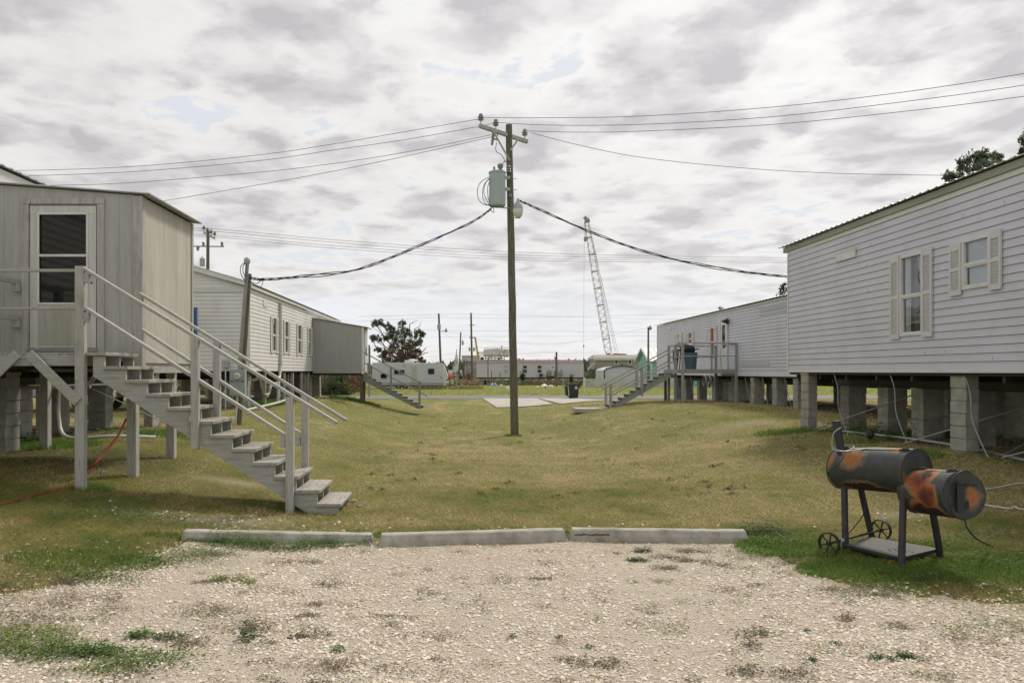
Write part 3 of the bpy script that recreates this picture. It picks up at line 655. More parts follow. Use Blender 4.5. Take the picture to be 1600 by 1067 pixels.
def pane_quad(axis, c, out, a0, a1, z0, z1, d):
    mb = MB(); o = c + out * d
    vs = [(o, a0, z0), (o, a1, z0), (o, a1, z1), (o, a0, z1)] if axis == 'x' else [(a0, o, z0), (a1, o, z0), (a1, o, z1), (a0, o, z1)]
    if (axis == 'x') == (out < 0): vs = vs[::-1]
    return mb.add(vs, [(0, 1, 2, 3)])
def curtain(axis, c, out, a0, a1, z0, z1, d, amp=.02, waves=9, taper=0):
    mb = MB(); n = waves * 6; rows = []
    for j in range(7):
        t = j / 6; z = z0 + (z1 - z0) * t; k = 1 - taper * math.sin(min(1, (1 - t) * 1.1) * math.pi / 2)
        for i in range(n + 1):
            s = i / n; a = a0 + (a1 - a0) * s * k; o = c + out * (d + amp * math.sin(s * waves * 6.28) + amp * .5 * math.sin(s * 17 + 2 * t))
            rows.append((o, a, z) if axis == 'x' else (a, o, z))
    mb.add(rows, [(j * (n + 1) + i, j * (n + 1) + i + 1, (j + 1) * (n + 1) + i + 1, (j + 1) * (n + 1) + i) for j in range(6) for i in range(n)])
    return mb
def window(parent, axis, c, out, a0, a1, z0, z1, style='dark', sash=True, label=None):
    fr = part('window', framebox(MB(), axis, c, out, a0, a1, z0, z1, .045, -.05, .03), trimw, parent, .004, label=label)
    zm = (z0 + z1) / 2
    if sash:
        part('sash_bar', slab_(axis, c, out, a0 + .045, a1 - .045, zm - .022, zm + .022, -.03, .018), trimw, fr)
        part('sash_frame', framebox(MB(), axis, c, out, a0 + .046, a1 - .046, z0 + .046, zm - .023, .026, -.028, .01), trimw, fr)
    mats = {'dark': (darkglass, darkglass), 'clear': (glass, glass), 'blind': (glass, glass), 'pale': (paleglass, paleglass), 'red': (redblind, darkglass), 'redpale': (paleglass, redblind)}[style]
    part('pane', pane_quad(axis, c, out, a0 + .045, a1 - .045, zm if sash else z0 + .045, z1 - .045, -.012), mats[0], fr)
    if sash: part('pane', pane_quad(axis, c, out, a0 + .045, a1 - .045, z0 + .045, zm, -.02), mats[1], fr)
    if style in ('clear', 'blind'):
        r = MB(); D = 1.4
        lo, hi = sorted((c - out * .05, c - out * D)); e = .25
        vs = [(lo, a0 - e, z0 - e), (hi, a0 - e, z0 - e), (hi, a1 + e, z0 - e), (lo, a1 + e, z0 - e), (lo, a0 - e, z1 + e), (hi, a0 - e, z1 + e), (hi, a1 + e, z1 + e), (lo, a1 + e, z1 + e)]
        if axis == 'y': vs = [(q[1], q[0], q[2]) for q in vs]
        r.add(vs, [(0, 1, 2, 3), (4, 5, 6, 7), (0, 1, 5, 4), (2, 3, 7, 6), (1, 2, 6, 5)] if out < 0 else [(0, 1, 2, 3), (4, 5, 6, 7), (0, 1, 5, 4), (2, 3, 7, 6), (3, 0, 4, 7)])
        part('room', r, roomw, fr)
    return fr
def shutter(parent, axis, c, out, a0, a1, z0, z1, mat, tilt=0, louvre=True):
    mb = MB(); framebox(mb, axis, c, out, a0, a1, z0, z1, .045, .016, .045)
    def B(p0, p1, q0, q1, d0, d1):
        lo, hi = sorted((c + out * d0, c + out * d1))
        mb.box(lo, hi, p0, p1, q0, q1) if axis == 'x' else mb.box(p0, p1, lo, hi, q0, q1)
    zm = (z0 + z1) / 2; B(a0 + .045, a1 - .045, zm - .03, zm + .03, .016, .044); B(a0 + .045, a1 - .045, z1 - .12, z1 - .045, .016, .043); B(a0 + .045, a1 - .045, z0 + .045, z0 + .09, .016, .043)
    B(a0 + .02, a1 - .02, z0 + .02, z1 - .02, .014, .02)
    if louvre:
        z = z0 + .1
        while z < z1 - .13:
            if abs(z - zm) > .045:
                o0, o1 = c + out * .021, c + out * .040
                vs = [(o0, a0 + .045, z + .024), (o0, a1 - .045, z + .024), (o1, a1 - .045, z), (o1, a0 + .045, z), (o0, a0 + .045, z + .0), (o0, a1 - .045, z + .0)]
                if axis == 'y': vs = [(q[1], q[0], q[2]) for q in vs]
                mb.add(vs, [(0, 1, 2, 3), (3, 2, 5, 4)])
            z += .034
    return part('shutter', mb, mat, parent)
def ribbed_roof(parent, x0, x1, xr, y0, y1, ze, zr, mat, pitch=.23, rib=.012, th=.014):
    """two slopes falling from the ridge at xr to x0 and x1, ribs running down the slope, sawn along y"""
    mb = MB(); ys_ = []; y = y0
    while y < y1 - 1e-6:
        for d, h in ((0, 0), (.30, 0), (.38, 1), (.62, 1), (.70, 0)):
            if y + d * pitch < y1: ys_.append((y + d * pitch, h * rib))
        y += pitch
    ys_.append((y1, 0)); n = len(ys_)
    for (xa, za), (xb, zb) in ((((x0, ze)), (xr, zr)), ((xr, zr), (x1, ze))):
        vs = [(xa, q, za + h) for q, h in ys_] + [(xb, q, zb + h) for q, h in ys_] + [(xa, q, za + h - th) for q, h in ys_] + [(xb, q, zb + h - th) for q, h in ys_]
        fs = []
        for i in range(n - 1):
            fs += [(i, i + n, i + n + 1, i + 1), (i + 2 * n, i + 1 + 2 * n, i + 1 + 3 * n, i + 3 * n), (i, i + 1, i + 1 + 2 * n, i + 2 * n), (i + n, i + 3 * n, i + 1 + 3 * n, i + 1 + n)]
        fs += [(0, 2 * n, 3 * n, n), (n - 1, 2 * n - 1, 4 * n - 1, 3 * n - 1)]
        mb.add(vs, fs)
    return part('roof', mb, mat, parent)
def pier_mesh(x, y, wx, wy, z0, z1, seed, cap=True):
    rd = random.Random(seed); mb = MB(); hb = .2; z = z1 - (.05 if cap else 0)
    if cap: mb.box(x - wx / 2 - .01, x + wx / 2 + .01, y - wy / 2 - .01, y + wy / 2 + .01, z, z1)
    k = 0
    while z > z0 - .1:
        zb = z - hb; dx = rd.uniform(-.007, .007); dy = rd.uniform(-.007, .007); g = .015
        if wx > .3 and wy > .3:          # two blocks per course, alternating
            if k % 2:
                mb.box(x - wx / 2 + dx, x - .003, y - wy / 2 + dy, y + wy / 2 + dy, zb + g, z); mb.box(x + .003, x + wx / 2 + dx, y - wy / 2, y + wy / 2, zb + g, z)
            else:
                mb.box(x - wx / 2 + dx, x + wx / 2 + dx, y - wy / 2 + dy, y - .003, zb + g, z); mb.box(x - wx / 2 + dx, x + wx / 2 + dx, y + .003, y + wy / 2, zb + g, z)
        else: mb.box(x - wx / 2 + dx, x + wx / 2 + dx, y - wy / 2 + dy, y + wy / 2 + dy, zb + g, z)
        z = zb; k += 1
    mb.box(x - wx / 2 + .02, x + wx / 2 - .02, y - wy / 2 + .02, y + wy / 2 - .02, z0 - .1, z1 - .002); return mb
def piers(parent, lst, ztop, seed):
    for i, (x, y, wx, wy, zt) in enumerate(lst): part('pier', pier_mesh(x, y, wx, wy, gzf(x, y) - .12, zt or ztop, seed + i, zt is None), block, parent)
def strap(parent, pts, r=.010, mat=None): return part('tie_down_strap', MB().tube(pts, r, 5), mat or galv, parent)
def smooth_path(pts, n=8):
    P = [Vector(p) for p in pts]; P = [P[0]] + P + [P[-1]]; out = []
    for i in range(1, len(P) - 2):
        for k in range(n):
            t = k / n; a, b, c, d = P[i - 1], P[i], P[i + 1], P[i + 2]
            out.append(.5 * ((2 * b) + (c - a) * t + (2 * a - 5 * b + 4 * c - d) * t * t + (3 * b - a - 3 * c + d) * t ** 3))
    return out + [P[-2]]

# ---- right near mobile home
def chassis(t, x0, x1, y0, y1, zf, beams):
    mb = MB(); mb.box(x0 + .02, x1 - .02, y0 + .02, y1 - .02, zf - .05, zf + .0)
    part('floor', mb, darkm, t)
    for bx in beams:
        mb = MB(); mb.box(bx - .006, bx + .006, y0 + .3, y1 - .3, zf - .30, zf - .06); mb.box(bx - .06, bx + .06, y0 + .3, y1 - .3, zf - .062, zf - .051); mb.box(bx - .06, bx + .06, y0 + .3, y1 - .3, zf - .312, zf - .30)
        part('chassis_beam', mb, steel, t)
    y = y0 + .6
    mb = MB()
    while y < y1 - .3: mb.box(x0 + .08, x1 - .08, y - .03, y + .03, zf - .15, zf - .052); y += 1.2
    c = part('cross_members', mb, steel, t)
X1, X1b, Y1a, Y1b, ZF = 7.9, 12.2, 1.5, 19.2, 1.775
t = thing('mobile_home', 'large pale mobile home raised on concrete block piers behind the rusty smoker, near right', 'mobile home', (10, 10, gzf(8.5, 12)))
hr1 = (13.02, 13.70, 2.29, 3.74); hr2 = (11.90, 12.58, 3.02, 3.74)
def wy(px): return X1 * F / (px - PX)
wA = (wy(1443), wy(1407.5), 2.37, 3.80); wB = (wy(1548.5), wy(1505), 3.02, 3.80)
mb = siding(MB(), 'x', X1, Y1a, Y1b, ZF, 4.53, -1, [wA, wB])
siding(mb, 'y', Y1b, X1, X1b, ZF, 4.53, 1); siding(mb, 'x', X1b, Y1a, Y1b, ZF, 4.53, 1); siding(mb, 'y', Y1a, X1, X1b, ZF, 4.53, -1)
rd_ = random.Random(12)
for q in range(26):            # lapped joints between siding lengths
    y_ = rd_.uniform(4, 18); k_ = rd_.randrange(0, 21); z_ = ZF + k_ * (4.53 - ZF) / 22 + .004; mb.box(X1 - .0185, X1 - .001, y_, y_ + .012, z_, z_ + .062)
part('wall', mb, vinyl, t)
for q in (Y1b - .02, Y1a - .004): part('gable', MB().prism([(X1, 4.74), (X1b, 4.74), (10.05, 5.1)], q, q + .024), vinyl, t)
part('wall_trim', MB().box(X1 - .022, X1 + .02, Y1a, Y1b + .02, 4.53, 4.615), cream, t, .004)
part('corner_trim', MB().box(X1 - .024, X1 + .05, Y1b - .03, Y1b + .026, ZF - .015, 4.53), trimw, t, .004)
part('fascia', MB().box(X1 - .05, X1 + .02, Y1a - .1, Y1b + .2, 4.617, 4.735), olive, t, .005)
part('skirt_trim', MB().box(X1 - .02, X1 + .03, Y1a, Y1b, ZF - .05, ZF), trimw, t)
ribbed_roof(t, X1 - .11, X1b + .1, 10.05, Y1a - .3, Y1b + .33, 4.765, 5.12, roofm)
chassis(t, X1, X1b, Y1a, Y1b, ZF - .05, (8.95, 11.2))
fr = window(t, 'x', X1, -1, *wA, 'clear', label='tall window with draped curtain')
part('curtain', curtain('x', X1, -1, wA[0] - .02, wA[0] + .30, wA[2], wA[3], -.07, .015, 5, .35), curt, fr)
part('curtain', curtain('x', X1, -1, wA[1] + .02, wA[1] - .20, wA[2], wA[3], -.07, .015, 3, .1), curt, fr)
part('curtain', curtain('x', X1, -1, wA[0] + .30, wA[0] + .50, wA[2], wA[3], -.14, .02, 3), curt_d, fr)
fr = window(t, 'x', X1, -1, *wB, 'blind', label='short window with white blind')
mb = MB(); z = wB[2] + .02
while z < wB[3]: mb.box(X1 + .055, X1 + .075, wB[0] - .03, wB[1] + .03, z, z + .021); z += .024
part('window_blind', mb, blind, fr)
cr_ = pm('cream_shutter', (.62, .605, .61), .55, .05, 4, .05, 40)
shutter(t, 'x', X1, -1, wA[1] + .005, wA[1] + .295, wA[2] - .04, wA[3] + .03, cr_); shutter(t, 'x', X1, -1, wA[0] - .295, wA[0] - .005, wA[2] - .04, wA[3] + .03, cr_)
shutter(t, 'x', X1, -1, wB[1] + .005, wB[1] + .30, wB[2] - .07, wB[3] - .02, cr_); shutter(t, 'x', X1, -1, wB[0] - .27, wB[0] - .005, wB[2] - .07, wB[3] + .03, cr_)
mb = slab_('x', X1, -1, wy(1339), wy(1308.5), 4.03, 4.22, .012, .03); framebox(mb, 'x', X1, -1, wy(1339), wy(1308.5), 4.03, 4.22, .02, .03, .04); part('wall_vent', mb, trimw, t)
piers(t, [(8.02, 18.35, .2, .4, None), (8.06, 12.75, .2, .4, None), (8.02, 6.6, .2, .4, None)], ZF - .055, 10)
piers(t, [(8.97, y, .4, .4, ZF - .365) for y in (18.2, 16.55, 15.3, 13.85, 11.7, 9.3, 6.9)] + [(11.2, y, .4, .4, ZF - .365) for y in (18.2, 16.3, 14.6, 12.9, 11.2, 9.5)] + [(11.95, y, .4, .4, None) for y in (17.4, 15.2, 13.0, 10.8)], ZF, 30)
for (a, b_) in ((1300, 1328), (1387, 1406), (1502, 1543)):
    Yt = X1 * F / (a - PX); Yb = Yt - .35; z0 = gzf(X1 + .1, Yb)
    strap(t, smooth_path([(X1 + .02, Yt, ZF - .02), (X1 + .06, Yt - .12, ZF - .35), (X1 + .05, Yt - .2, ZF - .8), (X1 + .12, Yb - .1, z0)], 6), .010)
for (xa, ya, za, xb, yb, zb) in ((8.9, 15.6, 1.3, 7.95, 18.0, .42), (8.9, 11.9, 1.35, 7.95, 14.3, .45), (11.2, 13.5, 1.4, 8.2, 12.0, .5), (8.9, 17, 1.2, 11.2, 16.4, .45), (8.9, 9.6, 1.3, 7.95, 11.7, .48)):
    part('diagonal_brace', MB().tube([(xa, ya, za), (xb, yb, zb)], .014, 6), galv, t)
single('drain_pipe', 'long grey pipe lying on the ground beneath the near right mobile home', 'pipe', MB().tube(smooth_path([(8.25, 17.2, gzf(8.25, 17.2) + .03), (8.4, 14, gzf(8.4, 14) + .04), (8.3, 11, gzf(8.3, 11) + .05), (8.6, 7, gzf(8.6, 7) + .05)], 6), .03, 8), galv, (8.4, 12, .4), smooth=True)
single('axle', 'dark axle with wheel hubs under the near right mobile home', 'axle', (lambda m: (m.tube([(8.6, 10.9, 1.3), (11.8, 10.9, 1.3)], .04, 8), m.lathe([(.02, -.06), (.12, -.05), (.13, .0), (.07, .03), (.03, .10)], (8.55, 10.9, 1.3), 10, 'x'), m.lathe([(.02, -.06), (.12, -.05), (.13, .0), (.07, .03), (.03, .10)], (10.4, 10.9, 1.3), 10, 'x'), m)[-1])(MB()), steel, (10, 10.9, 1.3), smooth=True)

# ---- right far mobile home
X2 = 11.35; Y2a, Y2b, ZF2, ZT2 = 21.5, 46.0, 1.66, 4.36
def wy2(px): return X2 * F / (px - PX)
t = thing('mobile_home', 'pale mobile home with a wooden deck and stairs, behind and beyond the near right one', 'mobile home', (13, 34, gzf(12, 34)))
WN2 = ((1059, 1063.4, 1056, 1066.6, 2.9, 3.69, 'redpale'), (1076, 1080.8, 1073.4, 1084.6, 3.02, 3.68, 'red'), (1110.5, 1116.2, 1106.4, 1120.8, 2.42, 3.72, 'red'))
mb = MB(); siding(mb, 'x', X2, Y2a, Y2b, ZF2, ZT2 - .09, -1, [(wy2(q[1]), wy2(q[0]), q[4], q[5]) for q in WN2]); siding(mb, 'y', Y2b, X2, 15.7, ZF2, ZT2 - .09, 1); siding(mb, 'y', Y2a, X2, 15.7, ZF2, ZT2 - .09, -1); siding(mb, 'x', 15.7, Y2a, Y2b, ZF2, ZT2 - .09, 1)
part('wall', mb, vinyl_l if False else vinyl, t)
part('wall_trim', MB().box(X2 - .03, X2 + .02, Y2a, Y2b + .02, ZT2 - .09, ZT2), cream, t)
part('corner_trim', MB().box(X2 - .025, X2 + .05, Y2b - .04, Y2b + .02, ZF2, ZT2 - .092), trimw, t)
part('skirt_trim', MB().box(X2 - .022, X2 + .03, Y2a, Y2b, ZF2 - .1, ZF2), trimw, t)
ribbed_roof(t, X2 - .12, 15.85, 13.5, Y2a - .2, Y2b + .3, ZT2 + .035, ZT2 + .42, roofm, .3)
rp = part('vent_pipe', MB().lathe([(.09, 0), (.09, .22), (.15, .22), (.15, .26), (.06, .34)], (12.6, 38.6, ZT2 + .2), 10), galv, t, smooth=True)
for (pa, pb, sa, sb, z0, z1, st) in WN2:
    window(t, 'x', X2, -1, wy2(pb), wy2(pa), z0, z1, st); shutter(t, 'x', X2, -1, wy2(pa) + .005, wy2(sa), z0 - .03, z1 + .03, cr_, louvre=False); shutter(t, 'x', X2, -1, wy2(sb), wy2(pb) - .005, z0 - .03, z1 + .03, cr_, louvre=False)
ya, yb = wy2(1137.3), wy2(1127.6)
fr = part('door', slab_('x', X2, -1, ya, yb, 1.86, 3.93, .012, .05), trimw, t, .004); part('pane', slab_('x', X2, -1, ya + .22, yb - .22, 2.75, 3.72, .052, .058), darkglass, fr)
part('door_frame', framebox(MB(), 'x', X2, -1, ya - .07, yb + .07, 1.80, 4.0, .06, .012, .07), trimw, t, .004)
part('door_handle', MB().lathe([(.02, 0), (.035, .03), (.03, .06)], (X2 - .1, ya + .08, 2.85), 8, 'x'), steel, fr)
part('porch_lamp', MB().lathe([(.03, 0), (.05, .05), (.12, .22), (.02, .26)], (X2 - .3, ya - .16, 3.86), 8, 'x'), blk, t)
part('wall_vent', slab_('x', X2, -1, wy2(1049), wy2(1045), 3.97, 4.17, .012, .04), trimw, t)
for (pa, pb, z0, z1, m_) in ((1187, 1229, 3.82, 4.12, vinyl_d), (1197, 1229, 3.28, 3.50, vinyl), (1158, 1203, 1.93, 2.12, vinyl_d)):
    mb = MB(); siding(mb, 'x', X2 - .006, wy2(pb), wy2(pa), z0, z1, -1); part('siding_patch', mb, m_, t, label='grey replacement strip of siding' if m_ is vinyl_d else None)
chassis(t, X2, 15.7, Y2a, Y2b, ZF2 - .1, (12.3, 14.7))
piers(t, [(11.62, y, .4, .4, None) for y in (27.2, 29.0, 31.2, 33.4)] + [(12.3, y, .4, .4, ZF2 - .42) for y in (35.8, 38.2, 40.6, 43, 45)] + [(14.7, y, .4, .4, ZF2 - .42) for y in (24, 27.4, 30.8, 34.2, 37.6, 41, 44.4)], ZF2 - .105, 70)
for y in (28.0, 30.1, 31.9, 37.0, 39.5, 42, 44.6):
    strap(t, [(X2 + .03, y, ZF2 - .1), (X2 + .08, y - .1, 1.1), (X2 + .15, y - .3, gzf(X2, y - .3))], .013)
for i, (px) in enumerate((1099.8, 1106.5, 1113.5)):
    Y = 11.15 * F / (px - PX); mb = MB()
    for k in range(4):
        c = Vector((11.15 + .02 * k, Y, 1.31 - .01 * k)); r0 = .24 + .012 * k
        mb.tube([c + Vector((.015 * math.sin(3 * a), math.cos(a) * r0 * .8, math.sin(a) * r0)) for a in [2 * math.pi * j / 20 for j in range(21)]], .014, 5)
    single('coiled_cord', ['grey cord coil hanging under the far right deck, nearest the stairs', 'middle one of three cord coils hanging under the far right deck', 'grey cord coil hanging under the far right deck, nearest the door'][i], 'cord', mb, galv, (11.15, Y, 1.3), 'coiled cords hung under the far right home')

# ---- left near mobile home (its end shows over the entry shed)
XL = -6.9
t = thing('mobile_home', 'mobile home mostly out of frame whose roof corner shows above the plywood entry shed', 'mobile home', (-9, 11, gzf(-9, 11)))
mb = MB(); siding(mb, 'x', XL, 2, 19, 1.80, 4.5, 1); siding(mb, 'y', 19, -11.2, XL, 1.80, 4.5, 1); siding(mb, 'y', 2, -11.2, XL, 1.8, 4.5, -1); siding(mb, 'x', -11.2, 2, 19, 1.80, 4.5, -1); part('wall', mb, vinyl_l, t)
part('fascia', MB().box(XL - .03, XL + .05, 1.9, 19.1, 4.502, 4.76), cream, t)
ribbed_roof(t, -11.35, XL + .12, -9.05, 1.8, 19.2, 4.80, 5.2, roofm)
chassis(t, -11.2, XL, 2, 19, 1.79, (-8.1, -10.2))
piers(t, [(-7.1, 12.45, .2, .4, None), (-8.05, 14.4, .4, .4, 1.43), (-8.4, 16.5, .4, .4, 1.43), (-8.1, 17.9, .4, .4, 1.43), (-8.1, 12.2, .4, .4, 1.43), (-10.2, 16.4, .4, .4, 1.43), (-10.2, 13.2, .4, .4, 1.43), (-10.2, 18.4, .4, .4, 1.43), (-7.1, 18.3, .2, .4, None)], 1.735, 100)
part('drain_pipe', MB().tube(smooth_path([(-8.6, 13.0, 1.5), (-6.3, 13.0, 1.49), (-6.1, 13.05, 1.53), (-6.0, 13.1, 1.7)], 5), .035, 8), pvc_d, t, smooth=True)
part('drain_pipe', MB().tube(smooth_path([(-7.35, 14.6, 1.6), (-7.32, 14.5, .9), (-7.05, 14.3, gzf(-7.05, 14.3) + .06), (-6.2, 14.2, gzf(-6.2, 14.2) + .10), (-5.6, 14.6, gzf(-5.6, 14.6) + .08)], 6), .035, 8), pvc, t, smooth=True)
for (a, b_) in (((-7.4, 16, 1.4), (-5.9, 17, .45)), ((-5.6, 15.8, 1.5), (-5.9, 15.2, .42)), ((-4.9, 16.6, 1.4), (-5.1, 15.9, .4)), ((-8, 14, .9), (-9, 17, .55)), ((-8.8, 17.4, .6), (-6.6, 15.4, .45))):
    part('diagonal_brace', MB().tube([a, b_], .012, 6), galv, t)
gp = single('support_post', 'square wooden post under the left deck beside the block pier', 'post', MB().box(-7.42, -7.24, 13.9, 14.08, gzf(-7.3, 14) - .2, 1.74), wood_v, (-7.33, 14, .4), bev=.005)

# ---- left far mobile home with gable end
t = thing('mobile_home', 'white gabled mobile home with four tall windows on its side, far left', 'mobile home', (-9, 35, gzf(-8, 33)))
Y3a, Y3b = 26.0, 45.0; ZF3, ZT3 = 1.76, 4.46; def_w = []
f3 = lambda px: -XL * F / (PX - px)
WN3 = ((425.4, 431.2, 422, 434), (445, 450, 442.4, 452.4), (465.2, 470.2, 463, 472.2), (481.8, 485.4, 479.8, 487))
mb = MB(); siding(mb, 'x', XL, Y3a, Y3b, ZF3, ZT3, 1, [(f3(q[0]), f3(q[1]), 2.44, 3.74) for q in WN3]); siding(mb, 'y', Y3a, -11.2, XL, ZF3, ZT3 - .14, -1, [(-9.9, -8.94, 2.46, 3.8)]); siding(mb, 'y', Y3b, -11.2, XL, ZF3, ZT3, 1); siding(mb, 'x', -11.2, Y3a, Y3b, ZF3, ZT3, -1)
part('wall', mb, vinyl_l, t)
mb = MB(); n_ = 6
for i in range(n_):
    z = ZT3 + .03 + i * .105; hw = 2.15 * (1 - (i * .105 + .03) / .68); hw2 = 2.15 * (1 - ((i + 1) * .105 + .03) / .68)
    if hw2 < 0: hw2 = .02
    mb.add([(-9.05 - hw, Y3a - .013, z), (-9.05 + hw, Y3a - .013, z), (-9.05 + hw2, Y3a, z + .105), (-9.05 - hw2, Y3a, z + .105), (-9.05 + hw, Y3a, z), (-9.05 - hw, Y3a, z)], [(0, 1, 2, 3), (0, 5, 4, 1)])
part('gable', mb, vinyl_l, t); part('gable', MB().prism([(XL, ZT3), (-11.2, ZT3), (-9.05, ZT3 + .66)], Y3b, Y3b + .02), vinyl_l, t)
part('wall_trim', MB().box(-11.2, XL + .01, Y3a - .035, Y3a + .02, ZT3 - .14, ZT3 + .03), cream, t, .004)
part('corner_trim', MB().box(XL - .04, XL + .03, Y3a - .03, Y3a + .03, ZF3, ZT3 - .14), trimw, t, .004)
mb = MB(); mb.bar((-6.78, Y3a - .12, ZT3 + .09), (-9.05, Y3a - .12, ZT3 + .74), .07, .17, (0, 0, 1)); part('rake_board', mb, trimw, t); part('rake_board', MB().bar((-11.32, Y3a - .12, ZT3 + .09), (-9.05, Y3a - .12, ZT3 + .74), .07, .17, (0, 0, 1)), trimw, t)
part('fascia', MB().box(XL + .02, XL + .10, Y3a - .1, Y3b + .1, ZT3 + .0, ZT3 + .10), trimw, t)
ribbed_roof(t, -11.4, XL + .14, -9.05, Y3a - .17, Y3b + .2, ZT3 + .14, ZT3 + .83, roofm, .3)
for (pa, pb, sa, sb) in WN3:
    window(t, 'x', XL, 1, f3(pa), f3(pb), 2.44, 3.74, 'dark'); shutter(t, 'x', XL, 1, f3(sa), f3(pa) - .01, 2.42, 3.76, trimw, louvre=False); shutter(t, 'x', XL, 1, f3(pb) + .01, f3(sb), 2.42, 3.76, trimw, louvre=False)
part('wall_vent', slab_('x', XL, 1, 27.75, 28.35, 4.02, 4.24, .012, .03), trimw, t)
shutter(t, 'y', Y3a, -1, -8.92, -8.60, 2.42, 3.83, bluec, louvre=True); shutter(t, 'y', Y3a, -1, -10.2, -9.92, 2.42, 3.83, bluec, louvre=True); window(t, 'y', Y3a, -1, -9.9, -8.94, 2.46, 3.8, 'dark')
mb = MB().tube([(XL + .07, 30.2, 4.3), (XL + .07, 30.2, 2.0)], .055, 10); mb.tube([(XL + .07, 30.2, 2.0), (XL + .07, 30.0, 1.55), (XL + .12, 29.6, 1.45), (XL + .12, 29.5, gzf(XL, 29.5))], .06, 10)
for z in (4.28, 3.4, 2.0): mb.lathe([(.07, 0), (.07, .06)], (XL + .07, 30.2, z), 10)
part('vent_pipe', mb, pvc, t, smooth=True)
mb = MB().tube(smooth_path([(-7.4, 26.8, 1.45), (-6.95, 26.9, 1.45), (-6.85, 27, 1.6), (-6.8, 27.2, 1.2), (-6.78, 27.4, .95), (-6.72, 27.8, .95), (-6.7, 28.1, 1.25), (-6.75, 29.2, 1.3)], 5), .06, 8); part('drain_pipe', mb, pvc_d, t, smooth=True)
part('drain_pipe', MB().tube(smooth_path([(-6.7, 24.6, gzf(-6.7, 24.6) + .05), (-6.3, 27, gzf(-6.3, 27) + .12), (-6.4, 29.5, gzf(-6.4, 29.5) + .12)], 5), .04, 8), pvc, t, smooth=True)
part('meter_box', MB().box(-7.75, -7.55, 25.84, 25.985, 1.86, 2.1), boxg, t, .006); part('conduit', MB().tube([(-7.65, 25.9, 1.86), (-7.65, 25.9, gzf(-7.6, 26))], .02, 6), pvc, t)
chassis(t, -11.2, XL, Y3a, Y3b, ZF3 - .01, (-8.1, -10.2))
piers(t, [(XL - .25, y, .2, .4, None) for y in (26.6, 33.2, 36.2, 40)] + [(-8.1, y, .4, .4, ZF3 - .33) for y in (27.4, 29.8, 32.2, 34.6, 37, 39.4, 42, 44.4)] + [(-10.2, y, .4, .4, ZF3 - .33) for y in (26.6, 29.8, 33, 36.6, 40.2, 44)], ZF3 - .06, 140)
for y in (28.3, 31.4, 33.0, 34.8, 36.4): part('support_post', MB().box(XL - .12, XL - .03, y - .05, y + .05, gzf(XL, y) - .1, ZF3 - .06), wood_v, t)
for y in (30.8, 32.3): strap(t, [(XL - .1, y, ZF3 - .1), (XL - .05, y - .15, 1.2), (XL + .05, y - .4, gzf(XL, y))], .012)

# ---- entry sheds
def boards_wall(mb, axis, c, out, a0, a1, z0, zt0, zt1, pitch=.305, gd=.004, holes=()):
    """grooved plywood: vertical strips with narrow recessed grooves; top runs from zt0 at a0 to zt1 at a1"""
    a = a0
    def top(q): return zt0 + (zt1 - zt0) * (q - a0) / (a1 - a0)
    def quad(p, q, o1, o2, zb=None, ztp=None):
        f = lambda s, o, z: (c + out * o, s, z) if axis == 'x' else (s, c + out * o, z)
        b0 = z0 if zb is None else zb; tp = top(p) if ztp is None else ztp; tq = top(q) if ztp is None else ztp
        vs = [f(p, o1, b0), f(q, o2, b0), f(q, o2, tq), f(p, o1, tp)]
        if (axis == 'x') == (out < 0): vs = vs[::-1]
        mb.add(vs, [(0, 1, 2, 3)])
    while a < a1 - 1e-6:
        b = min(a + pitch, a1); g = .01
        quad(a, b - g, 0, 0)
        if b < a1 - 1e-6: quad(b - g, b - g, 0, -gd) if False else None; quad(b - g, b - g * .7, 0, -gd); quad(b - g * .7, b - g * .3, -gd, -gd); quad(b - g * .3, b, -gd, 0)
        else: quad(b - g, b, 0, 0)
        a = b
    return mb
t = thing('entry_shed', 'grey plywood entry shed with a white glazed door at the top of the near stairs', 'shed', (-5.6, 12, gzf(-5.6, 12)))
SX0, SX1, SY0, SY1, SZ = -6.85, -4.37, 10.9, 12.95, 1.885
DX0, DX1, DZ0, DZ1 = -5.90, -4.97, 2.06, 4.02
def ztop(x): return 4.335 + (4.15 - 4.335) * (x - SX0) / (SX1 - SX0)
mb = MB()
boards_wall(mb, 'y', SY0, -1, SX0, DX0, SZ, ztop(SX0), ztop(DX0)); boards_wall(mb, 'y', SY0, -1, DX1, SX1, SZ, ztop(DX1), ztop(SX1))
boards_wall(mb, 'y', SY0, -1, DX0, DX1, DZ1, ztop(DX0), ztop(DX1)); boards_wall(mb, 'y', SY0, -1, DX0, DX1, SZ, DZ0, DZ0)
part('wall', mb, ply_f, t); part('wall', boards_wall(MB(), 'y', SY1, 1, SX0, SX1, SZ, ztop(SX0), ztop(SX1)), ply_f, t)
mb = MB().box(SX1 - .02, SX1, SY0 + .004, SY1 - .004, SZ - .02, 4.14); part('side_wall', mb, ply_s, t, label='pale weathered plywood side wall')
mb = MB(); mb.box(SX1 - .11, SX1 + .018, SY0 - .022, SY0 + .002, 1.72, 4.143); mb.box(SX1 + .001, SX1 + .02, SY0 + .003, SY0 + .1, 1.72, 4.138); part('corner_trim', mb, wood_v, t, .003)
mb = MB(); mb.box(SX1 + .001, SX1 + .02, SY1 - .05, SY1 + .02, SZ - .05, 4.138); part('corner_trim', mb, wood_v, t, .003)
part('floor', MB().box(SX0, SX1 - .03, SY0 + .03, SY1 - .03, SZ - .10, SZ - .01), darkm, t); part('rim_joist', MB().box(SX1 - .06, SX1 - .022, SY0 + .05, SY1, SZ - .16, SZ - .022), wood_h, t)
mb = MB(); n_ = 44
rows = []; 
